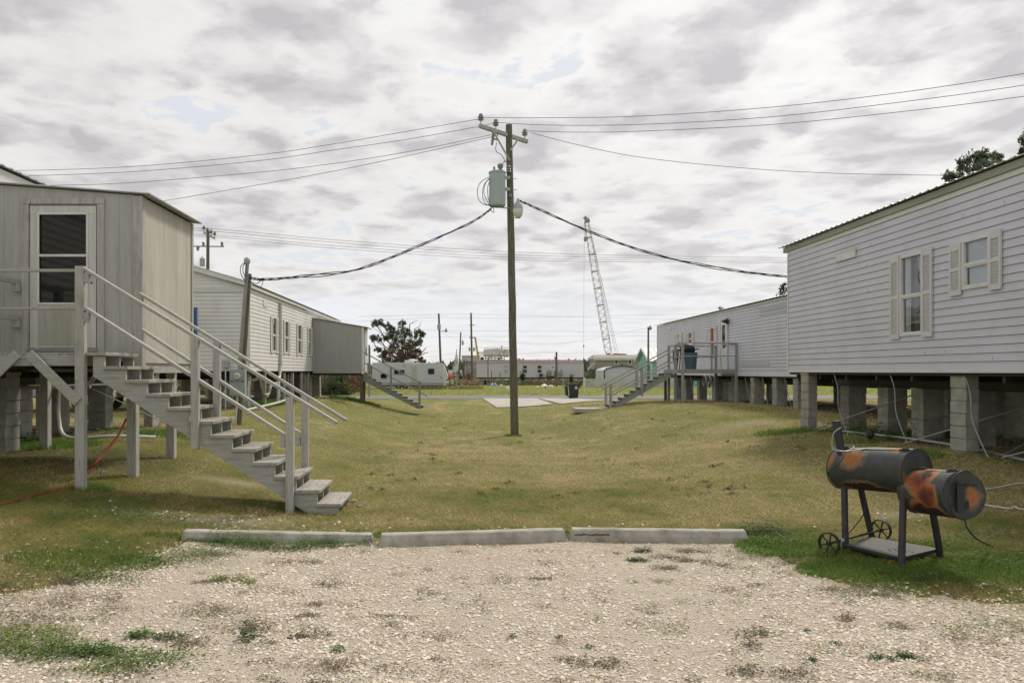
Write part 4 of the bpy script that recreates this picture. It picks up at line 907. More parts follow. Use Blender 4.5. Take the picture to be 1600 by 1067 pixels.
for i in range(n_ * 4 + 1):
    y = SY0 - .06 + (SY1 - SY0 + .16) * i / (n_ * 4); h = .010 * math.sin(i * math.pi / 2 * .9)
    rows.append((y, h))
for x, z in ((SX0 - .1, ztop(SX0) + .035), (SX1 + .13, 4.17)):
    mb.v += [(x, y, z + h) for y, h in rows] + [(x, y, z + h - .007) for y, h in rows]
k = len(rows); mb.f += [(i, i + 1, 2 * k + i + 1, 2 * k + i) for i in range(k - 1)] + [(k + i, 3 * k + i, 3 * k + i + 1, k + i + 1) for i in range(k - 1)] + [(2 * k + i, 2 * k + i + 1, 3 * k + i + 1, 3 * k + i) for i in range(k - 1)] + [(0, 2 * k, 3 * k, k), (k - 1, 2 * k - 1, 4 * k - 1, 3 * k - 1)]
part('roof', mb, roofm, t)
dr = part('door', (lambda m: (framebox(m, 'y', SY0, -1, DX0 + .012, DX1 - .012, DZ0 + .005, DZ1 - .012, .115, -.02, .022), m.box(DX0 + .127, DX1 - .127, SY0 - .021, SY0 + .02, DZ0 + .12, 2.66), m)[-1])(MB()), door_m, t, .003)
part('kick_panel', MB().box(DX0 + .14, DX1 - .14, SY0 - .026, SY0 - .0215, DZ0 + .04, 2.60), door_p, dr)
part('glazing_frame', framebox(MB(), 'y', SY0, -1, DX0 + .115, DX1 - .115, 2.655, 3.915, .03, .0225, .034), trimw, dr, .003)
part('sash_bar', MB().box(DX0 + .145, DX1 - .145, SY0 - .036, SY0 - .012, 3.31, 3.345), trimw, dr, .003)
part('pane', pane_quad('y', SY0, -1, DX0 + .14, DX1 - .14, 3.34, 3.89, -.004), darkglass, dr); part('pane', pane_quad('y', SY0, -1, DX0 + .14, DX1 - .14, 2.68, 3.315, .006), darkglass, dr)
part('door_handle', MB().tube(smooth_path([(DX1 - .07, SY0 - .022, 3.10), (DX1 - .07, SY0 - .07, 3.08), (DX1 - .07, SY0 - .07, 2.98), (DX1 - .07, SY0 - .022, 2.95)], 4), .010, 6), blk, dr, smooth=True)
for z in (3.8, 3.45, 2.2): part('hinge', MB().tube([(DX0 + .004, SY0 - .036, z), (DX0 + .004, SY0 - .036, z + .1)], .008, 6), galv, dr)
mb = MB(); mb.box(DX0 - .10, DX0 - .002, SY0 - .03, SY0 + .0, SZ + .03, DZ1 + .01); mb.box(DX1 + .002, DX1 + .10, SY0 - .03, SY0 + .0, SZ + .03, DZ1 + .01); mb.box(DX0 - .10, DX1 + .10, SY0 - .032, SY0 - .0, DZ1 + .012, DZ1 + .09); part('door_trim', mb, wood_v, t, .003)
part('threshold', MB().box(DX0 - .02, DX1 + .02, SY0 - .05, SY0 - .031, DZ0 - .04, DZ0), galv, t)
for (x, y) in ((-4.52, 10.98), (-4.67, 12.85), (-6.7, 12.85)): part('support_post', MB().box(x - .065, x + .065, y - .065, y + .065, gzf(x, y) - .2, SZ - .1), wood_v, t, .005)

t = thing('entry_shed', 'dark grey box entry shed sticking out from the far left mobile home', 'shed', (-5.7, 38, gzf(-5.7, 38)))
Ya, Yb, Xa, Xb = 37.0, 38.6, XL + .02, -4.52
part('wall', boards_wall(MB(), 'y', Ya, -1, Xa, Xb, 1.66, 4.2, 3.80, .2), grey_g, t); part('wall', boards_wall(MB(), 'y', Yb, 1, Xa, Xb, 1.66, 4.2, 3.80, .2), grey_g, t)
mb = MB(); mb.box(Xb - .02, Xb, Ya + .003, Yb - .003, 1.66, 3.79); part('side_wall', mb, ply_s, t, label='pale side wall with the door')
part('corner_trim', MB().box(Xb - .09, Xb + .015, Ya - .02, Ya + .0, 1.62, 3.8), trimw, t)
mb = MB(); mb.add([(Xa, Ya - .08, 4.24), (Xb + .2, Ya - .08, 3.80), (Xb + .2, Yb + .1, 3.80), (Xa, Yb + .1, 4.24), (Xa, Ya - .08, 4.215), (Xb + .2, Ya - .08, 3.775), (Xb + .2, Yb + .1, 3.775), (Xa, Yb + .1, 4.215)], [(0, 1, 2, 3), (7, 6, 5, 4), (0, 4, 5, 1), (1, 5, 6, 2), (2, 6, 7, 3), (3, 7, 4, 0)]); part('roof', mb, roofm, t)
dr = part('door', MB().box(Xb + .001, Xb + .04, 37.35, 38.2, 1.72, 3.66), trimw, t, .004); part('pane', MB().box(Xb + .041, Xb + .048, 37.5, 38.05, 2.5, 3.5), darkglass, dr)
part('floor', MB().box(Xa, Xb - .02, Ya + .02, Yb - .02, 1.56, 1.65), darkm, t)
for (x, y) in ((-4.62, 37.1), (-4.62, 37.9), (-4.68, 38.45)): part('support_post', MB().box(x - .07, x + .07, y - .07, y + .07, gzf(x, y) - .2, 1.56), dark_post, t)

# ------------------------------------------------------------------ stairs
def stair(t, x0, dr, yn, yf, ztop_, n, rise, run, mt, ms, th=.04, drop=.19, over=.035, extra=.0):
    """x0: where the first tread starts, dr=+1 descends to +x, n treads"""
    def X(d): return x0 + dr * d
    for k in range(1, n + 1):
        z = ztop_ - rise * k; a, b = sorted((X(run * (k - 1) - .01), X(run * k + over)))
        part('tread', MB().box(a, b, yn - .03, yf + .03, z - th, z), mt, t, .004)
        a, b = sorted((X(run * (k - 1) + .0), X(run * (k - 1) + .02)))
        part('riser', MB().box(*sorted((X(run * k - .15), X(run * k - .13))), yn + .045, yf - .045, z - rise + .002, z - th - .002), ms, t)
    for y0, y1 in ((yn, yn + .04), ((yn + yf) / 2 - .02, (yn + yf) / 2 + .02), (yf - .04, yf)):
        poly = [(X(-.14 - extra), ztop_ - .05), (X(0), ztop_ - .05)]
        for k in range(1, n + 1):
            z = ztop_ - rise * k - th
            poly += [(X(run * (k - 1)), z), (X(run * k), z)]
        zl = ztop_ - rise * n
        poly += [(X(run * n), zl - rise - .02), (X(run * (n - 1) - .02), zl - rise - .02)]
        sl = rise / run
        poly += [(X(-.14 - extra), ztop_ - rise - drop + sl * (.14 + extra) * .75)]
        if dr < 0: poly = poly[::-1]
        part('stringer', MB().prism(poly, y0, y1), ms, t)
# near left stairs
YN, YF2 = 9.8, 10.7; RISE, RUN = .1687, .262; X0 = -4.385; DZ = 1.98
t = thing('wooden_stairs', 'large grey wooden staircase and landing in the left foreground', 'stairs', (-3, 10.2, 0))
stair(t, X0, 1, YN, YF2, DZ, 11, RISE, RUN, tread_m, wood_h)
def post(t, px, w, y, z0, z1, m=wood_v, X=None):
    x = ax(px, y) if X is None else X; return part('post', MB().box(x - w / 2, x + w / 2, y - w / 2, y + w / 2, z0, z1), m, t, .005)
mb = MB(); y = 9.86; x = -6.08
while x < -4.62: mb.box(x, min(x + .135, -4.60), YN + .04, 10.86, DZ - .036, DZ); x += .14
part('deck_boards', mb, tread_m, t, .003)
part('tread', MB().box(-4.60, X0 + .035, YN - .03, YF2 + .03, DZ - .04, DZ + .002), tread_m, t, .004)
part('fascia_board', MB().box(-6.08, -4.70, YN - .002, YN + .038, DZ - .165, DZ - .037), wood_h, t, .004)
part('deck_joists', (lambda m: ([m.box(xx, xx + .04, YN + .045, 10.86, DZ - .16, DZ - .04) for xx in (-6.0, -5.6, -5.2, -4.8)], m)[-1])(MB()), wood_h, t)
xp = -4.66
part('post', MB().box(xp - .065, xp + .05, YN - .06, YN + .035 - .0, gzf(xp, YN) - .15, 3.035), wood_v, t, .006)
part('post', MB().box(-6.12, -6.0, YN - .06, YN + .035, gzf(-6, YN) - .15, 3.03), wood_v, t, .006)
for y, zz in ((YN - .045, 0), ):
    part('handrail', MB().box(-6.0 , xp - .066, y - .01, y + .03, 2.965, 3.0), wood_h, t, .004); part('handrail', MB().box(-6.0, xp - .066, y - .01, y + .03, 2.50, 2.535), wood_h, t, .004)
part('handrail', MB().box(-6.06, -6.02, YN, 10.86, 2.93, 3.0), wood_h, t, .004); part('handrail', MB().box(-6.06, -6.02, YN, 10.86, 2.44, 2.51), wood_h, t, .004)
for z in (2.83, 2.34): part('rail_block', MB().box(-6.09, -6.0, 10.78, 10.86, z, z + .10), wood_h, t, .003)
part('brace', MB().bar((-5.26, YN - .03, DZ - .03), (-4.66, YN - .078, 1.36), .035, .12, (0, -1, 0)) if False else MB().obox(((-5.27 - 4.68) / 2, YN - .078 + .0, (1.96 + 1.38) / 2), Vector((.59, 0, -.58)) / 2 * 1.02, Vector((.041, 0, .042)), (0, .017, 0)), wood_h, t, .003)
part('brace', MB().obox(((-5.42 - 6.04) / 2, YN - .078, (1.96 + 1.36) / 2), Vector((-.62, 0, -.60)) / 2, Vector((-.041, 0, .042)), (0, .017, 0)), wood_h, t, .003)
def inc(px): return ax(px, YN)
post(t, 307, .09, YN - .047, .80, 2.17, X=-3.25); post(t, 455, .095, YN - .05, -.12, 1.435, X=-2.09)
post(t, 0, .09, YF2 + .047, .86, 2.15, X=-3.29); post(t, 0, .09, YF2 + .047, .1, 1.42, X=-2.10)
def rail(t, a, b, m=wood_h, w=.085, h=.038): return part('handrail', MB().bar(a, b, w, h), m, t, .004)
yn, yf = YN - .045, YF2 + .045
rail(t, (-4.60, yn, 2.995), (-1.515, yn, 1.115)); rail(t, (-4.60, yn + .02, 2.52), (-2.14, yn + .02, .955))
rail(t, (-4.34, yf, 2.80), (-1.54, yf, 1.085)); rail(t, (-4.30, yf, 2.31), (-2.15, yf, .90))
for (x, y, z) in ((-4.575, yn, 2.83), (-4.575, yn, 2.35), (-2.175, yn, .82), (-4.31, yf - .03, 2.63), (-4.31, yf - .03, 2.15), (-2.19, yf, .75)): part('rail_block', MB().box(x - .03, x + .03, y - .03, y + .03, z, z + .115), wood_h, t, .003)
# far left stairs
t = thing('wooden_stairs', 'narrow weathered staircase down from the dark grey entry shed, far left', 'stairs', (-3, 37.5, 0))
zt = 1.69; n_ = 12; rs = .1385; rn = .25; x0 = ax(568, 37.1)
stair(t, x0, 1, 37.15, 38.1, zt, n_ - 1, rs, rn, stair_far, stair_far, drop=.26)
for px, z0, z1 in ((611, .72, 1.92), (655.5, .0, 1.28)): post(t, px, .10, 37.1, z0, z1, stair_far); post(t, px, .10, 38.15, z0, z1, stair_far)
for y in (37.08, 38.17):
    if y < 38: rail(t, at(568, 550.5, y), at(665, 602.5, y), stair_far, .09, .05); rail(t, at(568, 566.5, y), at(668, 619, y), stair_far, .09, .05)
post(t, 0, .08, 38.25, 1.5, 2.9, stair_far, X=-4.38)
# far right stairs + deck
t = thing('wooden_stairs', 'grey staircase and railed deck of the far right mobile home', 'stairs', (8, 33.8, .2))
zd = 1.83; n_ = 11; rs = .1475; rn = .2515; x0 = 8.83
far_v = m_paintwood('faded_grey_posts', (.36, .37, .36), (.2, .19, .16), (.22, .23, .17), 2, .35)
far_h = m_paintwood('faded_grey_boards', (.36, .37, .36), (.2, .19, .16), (.22, .23, .17), 0, .35)
stair(t, x0, -1, 33.65, 34.55, zd, n_, rs, rn, tread_m, far_h, drop=.2)
part('landing_pad', MB().box(ax(899, 33.8), ax(943, 33.8), 33.5, 34.9, gzf(5.5, 34) - .03, gzf(5.5, 34) + .13), slabm, t)
mb = MB(); y = 32.75
while y < 34.7: mb.box(8.85, 11.3, y, y + .135, zd - .04, zd); y += .14
part('deck_boards', mb, tread_m, t)
for (a, b_, c, d) in ((8.85, 11.33, 32.70, 32.74), (8.85, 11.33, 34.70, 34.74), (8.85, 8.89, 32.75, 34.69)): part('fascia_board', MB().box(a, b_, c, d, zd - .17, zd - .041 if c > 32.72 or b_ < 9 else zd - .0), far_h, t)
for (x, y, zt_, m_) in ((9.1, 32.66, 2.92, far_v), (11.3, 32.66, 2.93, far_v), (9.05, 33.6, 2.86, far_v), (9.04, 34.62, 2.86, far_v), (11.1, 34.66, 2.86, far_v)):
    part('post', MB().box(x - .05, x + .05, y - .05, y + .05, gzf(x, y) - .1, zt_), m_, t, .004)
part('post', MB().box(10.26, 10.33, 32.66, 32.7, zd - .15, 2.88), far_v, t); part('post', MB().box(9.6, 9.67, 34.66, 34.70, zd - .1, 2.88), far_v, t)
part('post', MB().box(8.93, 9.03, 34.9, 35.0, gzf(9, 35), 1.65), dark_post, t)
for (a, b_) in (((9.1, 32.66, 2.90), (11.3, 32.66, 2.90)), ((9.1, 32.66, 2.37), (11.3, 32.66, 2.37)), ((9.04, 34.62, 2.84), (11.1, 34.62, 2.84)), ((9.04, 34.62, 2.35), (11.1, 34.62, 2.35)), ((9.1, 32.66, 2.9), (9.05, 33.6, 2.84)), ((9.1, 32.66, 2.37), (9.05, 33.6, 2.32)), ((11.3, 32.66, 2.9), (11.3, 33.6, 2.9))): rail(t, a, b_, far_h, .085, .045)
for (px, py, y) in ((946.5, 600, 34.62), (954, 600, 33.58), (994.5, 575, 34.62), (1003, 573, 33.58)):
    post(t, px, .10, y, (gzf(6, 34) if px < 960 else az(619, y)), az(py if px > 960 else 600, y) + .02, far_v)
for (a, b_) in ((at(932, 606.5, 34.62), at(1045, 546, 34.62)), (at(940.6, 608, 33.58), at(1055.7, 546, 33.58)), (at(948.5, 617, 34.62), at(1045, 564, 34.62)), (at(954, 619, 33.58), at(1056.6, 563, 33.58))): rail(t, a, b_, far_h, .085, .05)
# ------------------------------------------------------------------ wheel stops
cb = [((284, 836), (586, 838), 8.0, 8.2), ((591, 832), (884, 823), 8.0, 8.25), ((888, 822), (1168, 826), 8.27, 8.16)]
labs = ['concrete wheel stop half hidden by green weeds, nearest the stairs', 'concrete wheel stop in the middle, butted between the other two', 'concrete wheel stop with a thin rust streak, nearest the smoker']
for i, ((xa, _), (xb, _), ya, yb) in enumerate(((284, 0), (585, 0), 8.12, 8.28) if False else ((c[0], c[1], c[2], c[3]) for c in cb)):
    A = Vector((ax(xa, ya), ya, gzf(ax(xa, ya), ya) - .02)); B = Vector((ax(xb, yb), yb, gzf(ax(xb, yb), yb) - .02))
    if i == 0: A.z -= .02; B.z -= .03
    d = (B - A).normalized(); n = Vector((-d.y, d.x, 0)).normalized(); h = .14 if i else .13
    rd = random.Random(i); mb = MB(); N_ = 24
    prof = [(-.095, 0), (-.085, h * .55), (-.06, h * .93), (-.045, h), (.045, h), (.06, h * .93), (.085, h * .55), (.095, 0)]
    for j in range(N_ + 1):
        s = j / N_; e = .035 * (1 if j == 0 else (-1 if j == N_ else 0))
        for (o, z) in prof: 
            k = z / h; c = A + (B - A) * s + d * (e * k) + n * o * 1.05; mb.v.append((c.x + rd.uniform(-.002, .002), c.y + rd.uniform(-.002, .002), c.z + z + rd.uniform(-.003, .002)))
    m = len(prof); mb.f = [(j * m + q, j * m + q + 1, (j + 1) * m + q + 1, (j + 1) * m + q) for j in range(N_) for q in range(m - 1)] + [tuple(range(m - 1, -1, -1)), tuple(N_ * m + q for q in range(m))]
    mb.f = [f[::-1] for f in mb.f]
    w_ = single('wheel_stop', labs[i], 'wheel stop', mb, conc, A, 'concrete wheel stops along the gravel')
    if i == 2:
        st_ = MB(); c0 = A + (B - A) * .04 - n * .096 + Vector((0, 0, .09)); rr = random.Random(4)
        pm('rust_stain', (.11, .07, .045), .9, .3, 20, .2)
        for q in range(14):
            c = c0 + d * (q * .025) + Vector((0, 0, rr.uniform(-.005, .005))); st_.obox(c + n * .0085, d * .014, n * .004, Vector((0, 0, .004 + .004 * rr.random())))
        part('rust_streak', st_, MATS['rust_stain'], w_)

# ------------------------------------------------------------------ utility poles
def insulator(t, p, s=1.0, n=10):
    part('insulator', MB().lathe([(.012 * s, -.12 * s), (.012 * s, 0), (.05 * s, 0), (.085 * s, .02 * s), (.05 * s, .045 * s), (.06 * s, .06 * s), (.09 * s, .08 * s), (.05 * s, .11 * s), (.06 * s, .13 * s), (.045 * s, .17 * s), (.02 * s, .18 * s)], p, n), porc, t, smooth=True)
t = thing('utility_pole', 'tall wooden utility pole with transformer and lamp standing in the middle of the lawn', 'utility pole', (1.8, 26.5, gzf(1.8, 26.5)))
P0 = Vector((1.80, 26.5, gzf(1.8, 26.5) - .3)); P1_ = Vector((1.60, 26.5, 9.94))
rd = random.Random(3); pts = [P0 + (P1_ - P0) * (i / 16) + Vector((rd.uniform(-.008, .008), 0, 0)) for i in range(17)]
part('pole', MB().tube(pts, [.138 - .032 * i / 16 for i in range(17)], 16), pole_m, t, smooth=True)
CA = Vector((.60, 25.62, 9.64)); CB = Vector((2.26, 27.1, 9.55)); mid = Vector((1.5, 26.37, 9.6))
part('crossarm', MB().bar(CA, CB, .10, .125), wood_v, t, .005)
cd = (CB - CA).normalized()
part('brace', MB().bar(CA.lerp(CB, .27) + Vector((0, -.06, -.04)), (1.62, 26.37, 8.72), .03, .05), wood_v, t); part('brace', MB().bar(CA.lerp(CB, .80) + Vector((0, -.06, -.04)), (1.64, 26.37, 9.05), .03, .05), wood_v, t)
insL = [CA + cd * .06 + Vector((0, 0, .18)), CA.lerp(CB, .33) + Vector((0, 0, .17)), CB - cd * .12 + Vector((0, 0, .18))]
for p in insL: insulator(t, p, 1.25)
part('fuse_cutout', (lambda m: (m.tube([(1.08, 26.1, 9.63), (1.02, 26.05, 9.15)], .045, 8), m.tube([(1.13, 26.15, 9.35), (1.02, 26.05, 9.4)], .03, 6), m.tube([(1.22, 26.2, 9.6), (1.16, 26.1, 9.3)], .02, 6), m)[-1])(MB()), porc, t)
TX = Vector((ax(777, 26.2), 26.2, 0)); tz0, tz1 = az(323, 26.2), az(269, 26.2)
tk = part('transformer', MB().lathe([(.24, tz0), (.27, tz0 + .03), (.272, tz1 - .06), (.29, tz1 - .05), (.29, tz1 - .02), (.26, tz1 + .01), (.10, tz1 + .035)], TX, 24), tank, t, smooth=True)
part('bushing', MB().lathe([(.03, 0), (.09, .04), (.05, .08), (.09, .12), (.1, .22), (.04, .26)], TX + Vector((.1, 0, tz1 + .02)), 10), porc, tk, smooth=True)
part('bushing', MB().lathe([(.03, 0), (.05, .04), (.03, .08), (.045, .12), (.02, .16)], TX + Vector((-.1, 0, tz1 + .02)), 10), porc, tk, smooth=True)
part('lightning_arrester', MB().lathe([(.06, 0), (.09, .03), (.06, .07), (.09, .10), (.06, .14), (.09, .18), (.05, .24)], (1.58, 26.3, az(270, 26.3)), 10), porc, t, smooth=True)
for py in (278, 296): part('bracket', MB().box(1.43, 1.62, 26.16, 26.24, az(py, 26.2) - .05, az(py, 26.2) + .05), tank, t)
part('bracket', MB().tube([at(768, 323, 26.2), at(797, 326, 26.3)], .018, 6), galv, t)
([part('secondary_lead', MB().tube(smooth_path([at(a, b, 26.05 + .03 * j) for a, b in pp], 5), .011, 5), wirem, t, smooth=True) for j, pp in enumerate([
    [(764, 277), (752, 284), (746, 297), (748, 312), (757, 320), (765, 320)], [(764, 279), (756, 290), (754, 305), (758, 318), (766, 322)], [(765, 280), (759, 286), (756, 300), (760, 312), (767, 324)], [(767, 281), (762, 292), (763, 310), (768, 326)],
    [(768, 283), (770, 300), (767, 315), (772, 330), (770, 332), (764, 326)], [(766, 291), (780, 303), (790, 310)], [(776, 223), (775, 236), (784, 243), (790, 254)], [(784, 258), (788, 253), (793, 252)]])])
lm = part('street_light', MB().lathe([(.03, az(315, 26) + .06), (.06, az(315, 26)), (.05, az(318, 26)), (.13, az(323, 26)), (.10, az(316, 26)), (.13, az(322, 26)), (.17, az(325, 26)), (.165, az(327, 26))][::1] if False else [(.04, az(311, 26)), (.05, az(315, 26)), (.11, az(318, 26)), (.16, az(324, 26)), (.165, az(327, 26))], (ax(809.5, 26), 26, 0), 14), boxg, t, smooth=True)
part('lamp_globe', MB().lathe([(.168, az(327, 26)), (.165, az(331, 26)), (.13, az(338, 26)), (.05, az(341, 26))], (ax(809.5, 26), 26, 0), 14), lampm, lm, smooth=True)
part('lamp_arm', MB().tube(smooth_path([at(800, 342, 26.3), at(805, 341, 26.15), at(812, 341, 26), at(814, 337, 26)], 4), .015, 6), galv, lm)
for py, sd_ in ((279.5, 1), (297, 1), (243, -1)):
    part('step_peg', MB().tube([at(799 if sd_ > 0 else 795, py, 26.4), at(807.5 if sd_ > 0 else 790, py, 26.4)], .010, 5), galv, t)
part('pole_tag', MB().box(ax(796, 26.3), ax(800, 26.3), 26.34, 26.36, az(307, 26.3), az(303, 26.3)), galv, t)

def spole(label, px_t, py_t, px_b, Y, zb=None, d=.13, arms=(), trans=(), lamp=None, mat=None, ins=True, stub=False):
    B = Vector((ax(px_b, Y), Y, gzf(ax(px_b, Y), Y) - .2)); T = at(px_t, py_t, Y)
    t = thing('fence_post' if stub else 'utility_pole', label, 'post' if stub else 'utility pole', (B.x, B.y, B.z + .2), None if stub else 'distant utility poles')
    part('pole' if not stub else 'shaft', MB().tube([B, B.lerp(T, .5), T], [d, d * .9, d * .75], 10), mat or pole_m, t, smooth=True)
    for (xa, ya, xb, yb, w_) in arms:
        a, b_ = at(xa, ya, Y - .1), at(xb, yb, Y + .1); part('crossarm', MB().bar(a, b_, w_, w_ * 1.2), wood_v, t)
        if ins:
            for s in (.03, .35, .66, .97): insulator(t, a.lerp(b_, s) + Vector((0, 0, w_ + .1)), 1.6, 8)
    for (px, py, w_, h) in trans:
        c = at(px, py, Y); part('transformer', MB().lathe([(w_, -h), (w_ * 1.02, h), (w_ * .5, h * 1.2), (w_ * .2, h * 1.3), (w_ * .2, h * 1.7)], c, 10), tank, t, smooth=True)
    if lamp:
        c = at(lamp[0], lamp[1], Y); part('lamp_arm', MB().tube([at(px_t, lamp[1] + 3, Y), c], .03, 5), galv, t); part('street_light', MB().lathe([(.05, .25), (.12, .1), (.22, -.05), (.1, -.25)], c, 8), boxg, t)
    return t
t = spole('utility pole with two crossarms and a transformer, behind the gabled mobile home on the left', 325, 362, 324, 60, d=.15, arms=[(318, 363, 336, 373, .12)], trans=[(316, 410, .2, .28)])
part('crossarm', MB().bar(at(299, 385, 60), at(350, 385.5, 60), .07, .09), wood_v, t)
for px in (318, 347, 309): part('insulator', MB().lathe([(.03, -.1), (.12, 0), (.08, .1), (.14, .2), (.05, .3)], at(px, 384 if px != 309 else 390, 60), 8), porc, t)
part('fuse_cutout', MB().tube([at(311, 386, 60), at(309, 392, 60)], .06, 6), porc, t)
spole('leaning wooden pole with a small transformer and lamp, just behind the camper', 685.5, 490, 690, 100, d=.16, trans=[(686, 511, .22, .3)], lamp=(697, 516))
spole('thin wooden pole with one small transformer, between the camper and the white trailer', 720, 519, 716.5, 108, d=.12, trans=[(723, 536, .13, .28)])
spole('tallest distant wooden pole with twin transformers beside the far white trailer', 736, 489, 738, 108, d=.16, arms=[(733, 508, 742, 508, .08)], trans=[(733.5, 546, .12, .22), (741, 546, .15, .22)], ins=False)
spole('short wooden service pole by the far white trailer steps', 869.5, 550, 869.5, 95, d=.15)
t = spole('wooden pole with a lamp beyond the green house', 1013, 511, 1013, 85, d=.12, lamp=(1016, 512))
for lab, a, b_, Y, y0 in (('short dark post in front of the industrial building, left one of a pair', 725, 725, 112, 561), ('short dark post in front of the industrial building, right one of a pair', 729.5, 729.5, 111, 561.5), ('brown post in front of the left end of the far white trailer', 762.5, 762.5, 108, 560), ('short bare stake left of the blue tarp', 767.8, 767.8, 110, 580), ('thin stake right of the blue tarp', 781.5, 781.5, 108, 581)):
    spole(lab, a, y0, b_, Y, d=.07 if Y != 112 else .12, mat=dark_post, stub=True)
single('support_post', 'thin grey pole standing just beyond the far left stairs', 'post', MB().tube([at(577, 620, 45), at(576.7, 539, 45)], .05, 8), far_v, at(577, 620, 45))

# service mast and meter beside the left far home
t = thing('service_mast', 'leaning service mast with electric meter in front of the gabled mobile home', 'service mast', (ax(372, 20), 20, gzf(ax(372, 20), 20)))
part('post', MB().tube([at(371.5, 672, 20.1), at(379, 575, 20.1), at(389, 428, 20.1)], [.085, .08, .065], 10), pole_m, t, smooth=True)
part('conduit', MB().tube([at(371, 617, 19.9), at(374, 575, 19.9), at(386.5, 412, 19.9)], .045, 10), galv, t, smooth=True)
part('conduit', MB().tube([at(367, 672, 19.85), at(371, 617, 19.85)], .03, 8), pvc, t, smooth=True)
part('weather_head', MB().lathe([(.05, -.08), (.08, -.02), (.085, .05), (.05, .10), (.01, .115)], at(386, 409, 19.9), 10), boxg, t, smooth=True)
part('drip_loops', (lambda m: ([m.tube(smooth_path([at(a, b, 19.85) for a, b in pp], 5), .010, 5) for pp in ([(384, 410), (377, 415), (375.5, 424), (379, 433), (384, 440), (391, 446)], [(384, 411), (380, 416), (380, 426), (385, 434), (392, 440)], [(386, 411), (384, 418), (385, 428), (390, 433)])], m)[-1])(MB()), wirem, t, smooth=True)
c = at(373, 597, 19.85); bx = part('meter_box', MB().box(c.x - .19, c.x + .19, 19.72, 19.87, c.z - .33, c.z + .32), boxg, t, .008)
part('meter_dial', MB().lathe([(.075, -.02), (.075, .05), (.06, .075), (.055, .078)], (c.x + .01, 19.72, c.z + .16), 16, 'y'), lampm, bx, smooth=True) if False else part('meter_dial', MB().tube([(c.x + .01, 19.74, c.z + .15), (c.x + .01, 19.66, c.z + .15), (c.x + .01, 19.64, c.z + .15)], [.078, .078, .06], 16), lampm, bx, smooth=True)
part('dial_plate', MB().box(c.x - .03, c.x + .05, 19.632, 19.638, c.z + .14, c.z + .17), boxg, bx)
part('panel_line', MB().box(c.x - .185, c.x + .185, 19.715, 19.7185, c.z + .03, c.z + .036), blk, bx)
for dx in (-.13, .13): part('latch', MB().box(c.x + dx - .02, c.x + dx + .02, 19.70, 19.719, c.z + .01, c.z + .03), blk, bx)

# ------------------------------------------------------------------ wires
def wire(label, pts, r=.009, mat=None, group='overhead wires', n=10):
    P = smooth_path([at(a, b, Y) for a, b, Y in pts], n); return single('overhead_wire', label, 'wire', MB().tube(P, r, 5), mat or wireg, P[0], group)
wire('upper line running left from the main pole crossarm', [(751, 186, 25.6), (640, 205, 25.9), (520, 225.5, 26.6), (399, 243, 27.4), (200, 261, 28.6), (0, 267.5, 29.8), (-150, 268, 30.6)])
wire('second line running left from the main pole crossarm', [(775, 192, 26.2), (748, 198, 26.2), (640, 217.5, 26.5), (520, 235, 27), (399, 252, 27.6), (200, 269, 28.8), (0, 276, 30), (-150, 277, 30.8)])
wire('third line running left from below the main crossarm', [(768, 211, 26.0), (640, 237, 26.4), (520, 256, 27), (399, 270, 27.6), (200, 286, 28.8), (80, 290, 29.6), (-150, 294, 30.8)])
wire('lowest thin line sloping down left from the main crossarm', [(770, 214, 26.0), (640, 243, 26.4), (520, 268, 27), (399, 290, 27.6), (257, 314, 28.6), (120, 335, 29.6)])
wire('upper line running right from the main pole crossarm', [(751, 184, 25.6), (860, 184.5, 25.3), (1000, 182, 24.4), (1200, 168.5, 23), (1400, 146, 21.5), (1600, 115.5, 20), (1800, 78, 18.6)])
wire('middle line running right from the main pole crossarm', [(778, 192, 26.2), (860, 196, 25.6), (1000, 195, 24.8), (1200, 183.5, 23.4), (1400, 161, 21.9), (1600, 133.5, 20.4), (1800, 97, 19)])
wire('lower line running right from the main pole crossarm', [(820, 205, 27.1), (900, 207, 26.3), (1000, 205.5, 25.4), (1200, 195.5, 24), (1400, 176, 22.5), (1600, 151, 21), (1800, 118, 19.6)])
wire('thin line sagging from the main pole to the tree beyond the near right home', [(830, 208, 27.1), (900, 226, 27), (1000, 246, 27), (1150, 262, 27.2), (1300, 271, 27.5), (1475, 274.5, 28), (1560, 276, 28.3)])
def twisted(label, pts, r=.013):
    P = smooth_path([at(a, b, Y) for a, b, Y in pts], 12); mb = MB(); n = len(P)
    for k in range(3):
        rd = random.Random(k); mb.tube([p + Vector((0, .03 * math.cos(i * .35 + k * 2.1), (.028 * math.sin(i * .35 + k * 2.1) + (.03 if k == 2 else 0) * math.sin(i / n * 3.14) * math.sin(i * .09)))) for i, p in enumerate(P)], r, 5)
    return single('service_cable', label, 'cable', mb, wirem, P[0], 'thick service cables')
twisted('thick twisted service cable drooping left from the transformer to the service mast', [(768, 326, 26.1), (740, 346, 25.6), (682, 373, 24.6), (600, 407, 23.2), (546, 423.5, 22.2), (470, 432, 21), (412, 437, 20.3), (390, 434, 20)])
twisted('thick twisted service cable drooping right from the pole lamp to the right homes', [(812, 314, 26.2), (850, 331, 26), (913, 359, 25.8), (985, 386, 25.5), (1062, 407, 25.2), (1150, 423, 24.8), (1232, 433, 24.4), (1300, 440, 24)])
single('splice', 'dark cable splice hanging just right of the service mast', 'splice', MB().tube([at(405, 437, 20.2), at(413, 436, 20.2)], .03, 8).tube(smooth_path([at(408, 437, 20.2), at(402, 443, 20.2), at(393, 441, 20.1), at(389, 437, 20)], 4), .01, 5).tube(smooth_path([at(411, 438, 20.2), at(409, 446, 20.2), at(405, 450, 20.2)], 4), .008, 5), wirem, at(405, 437, 20.2))
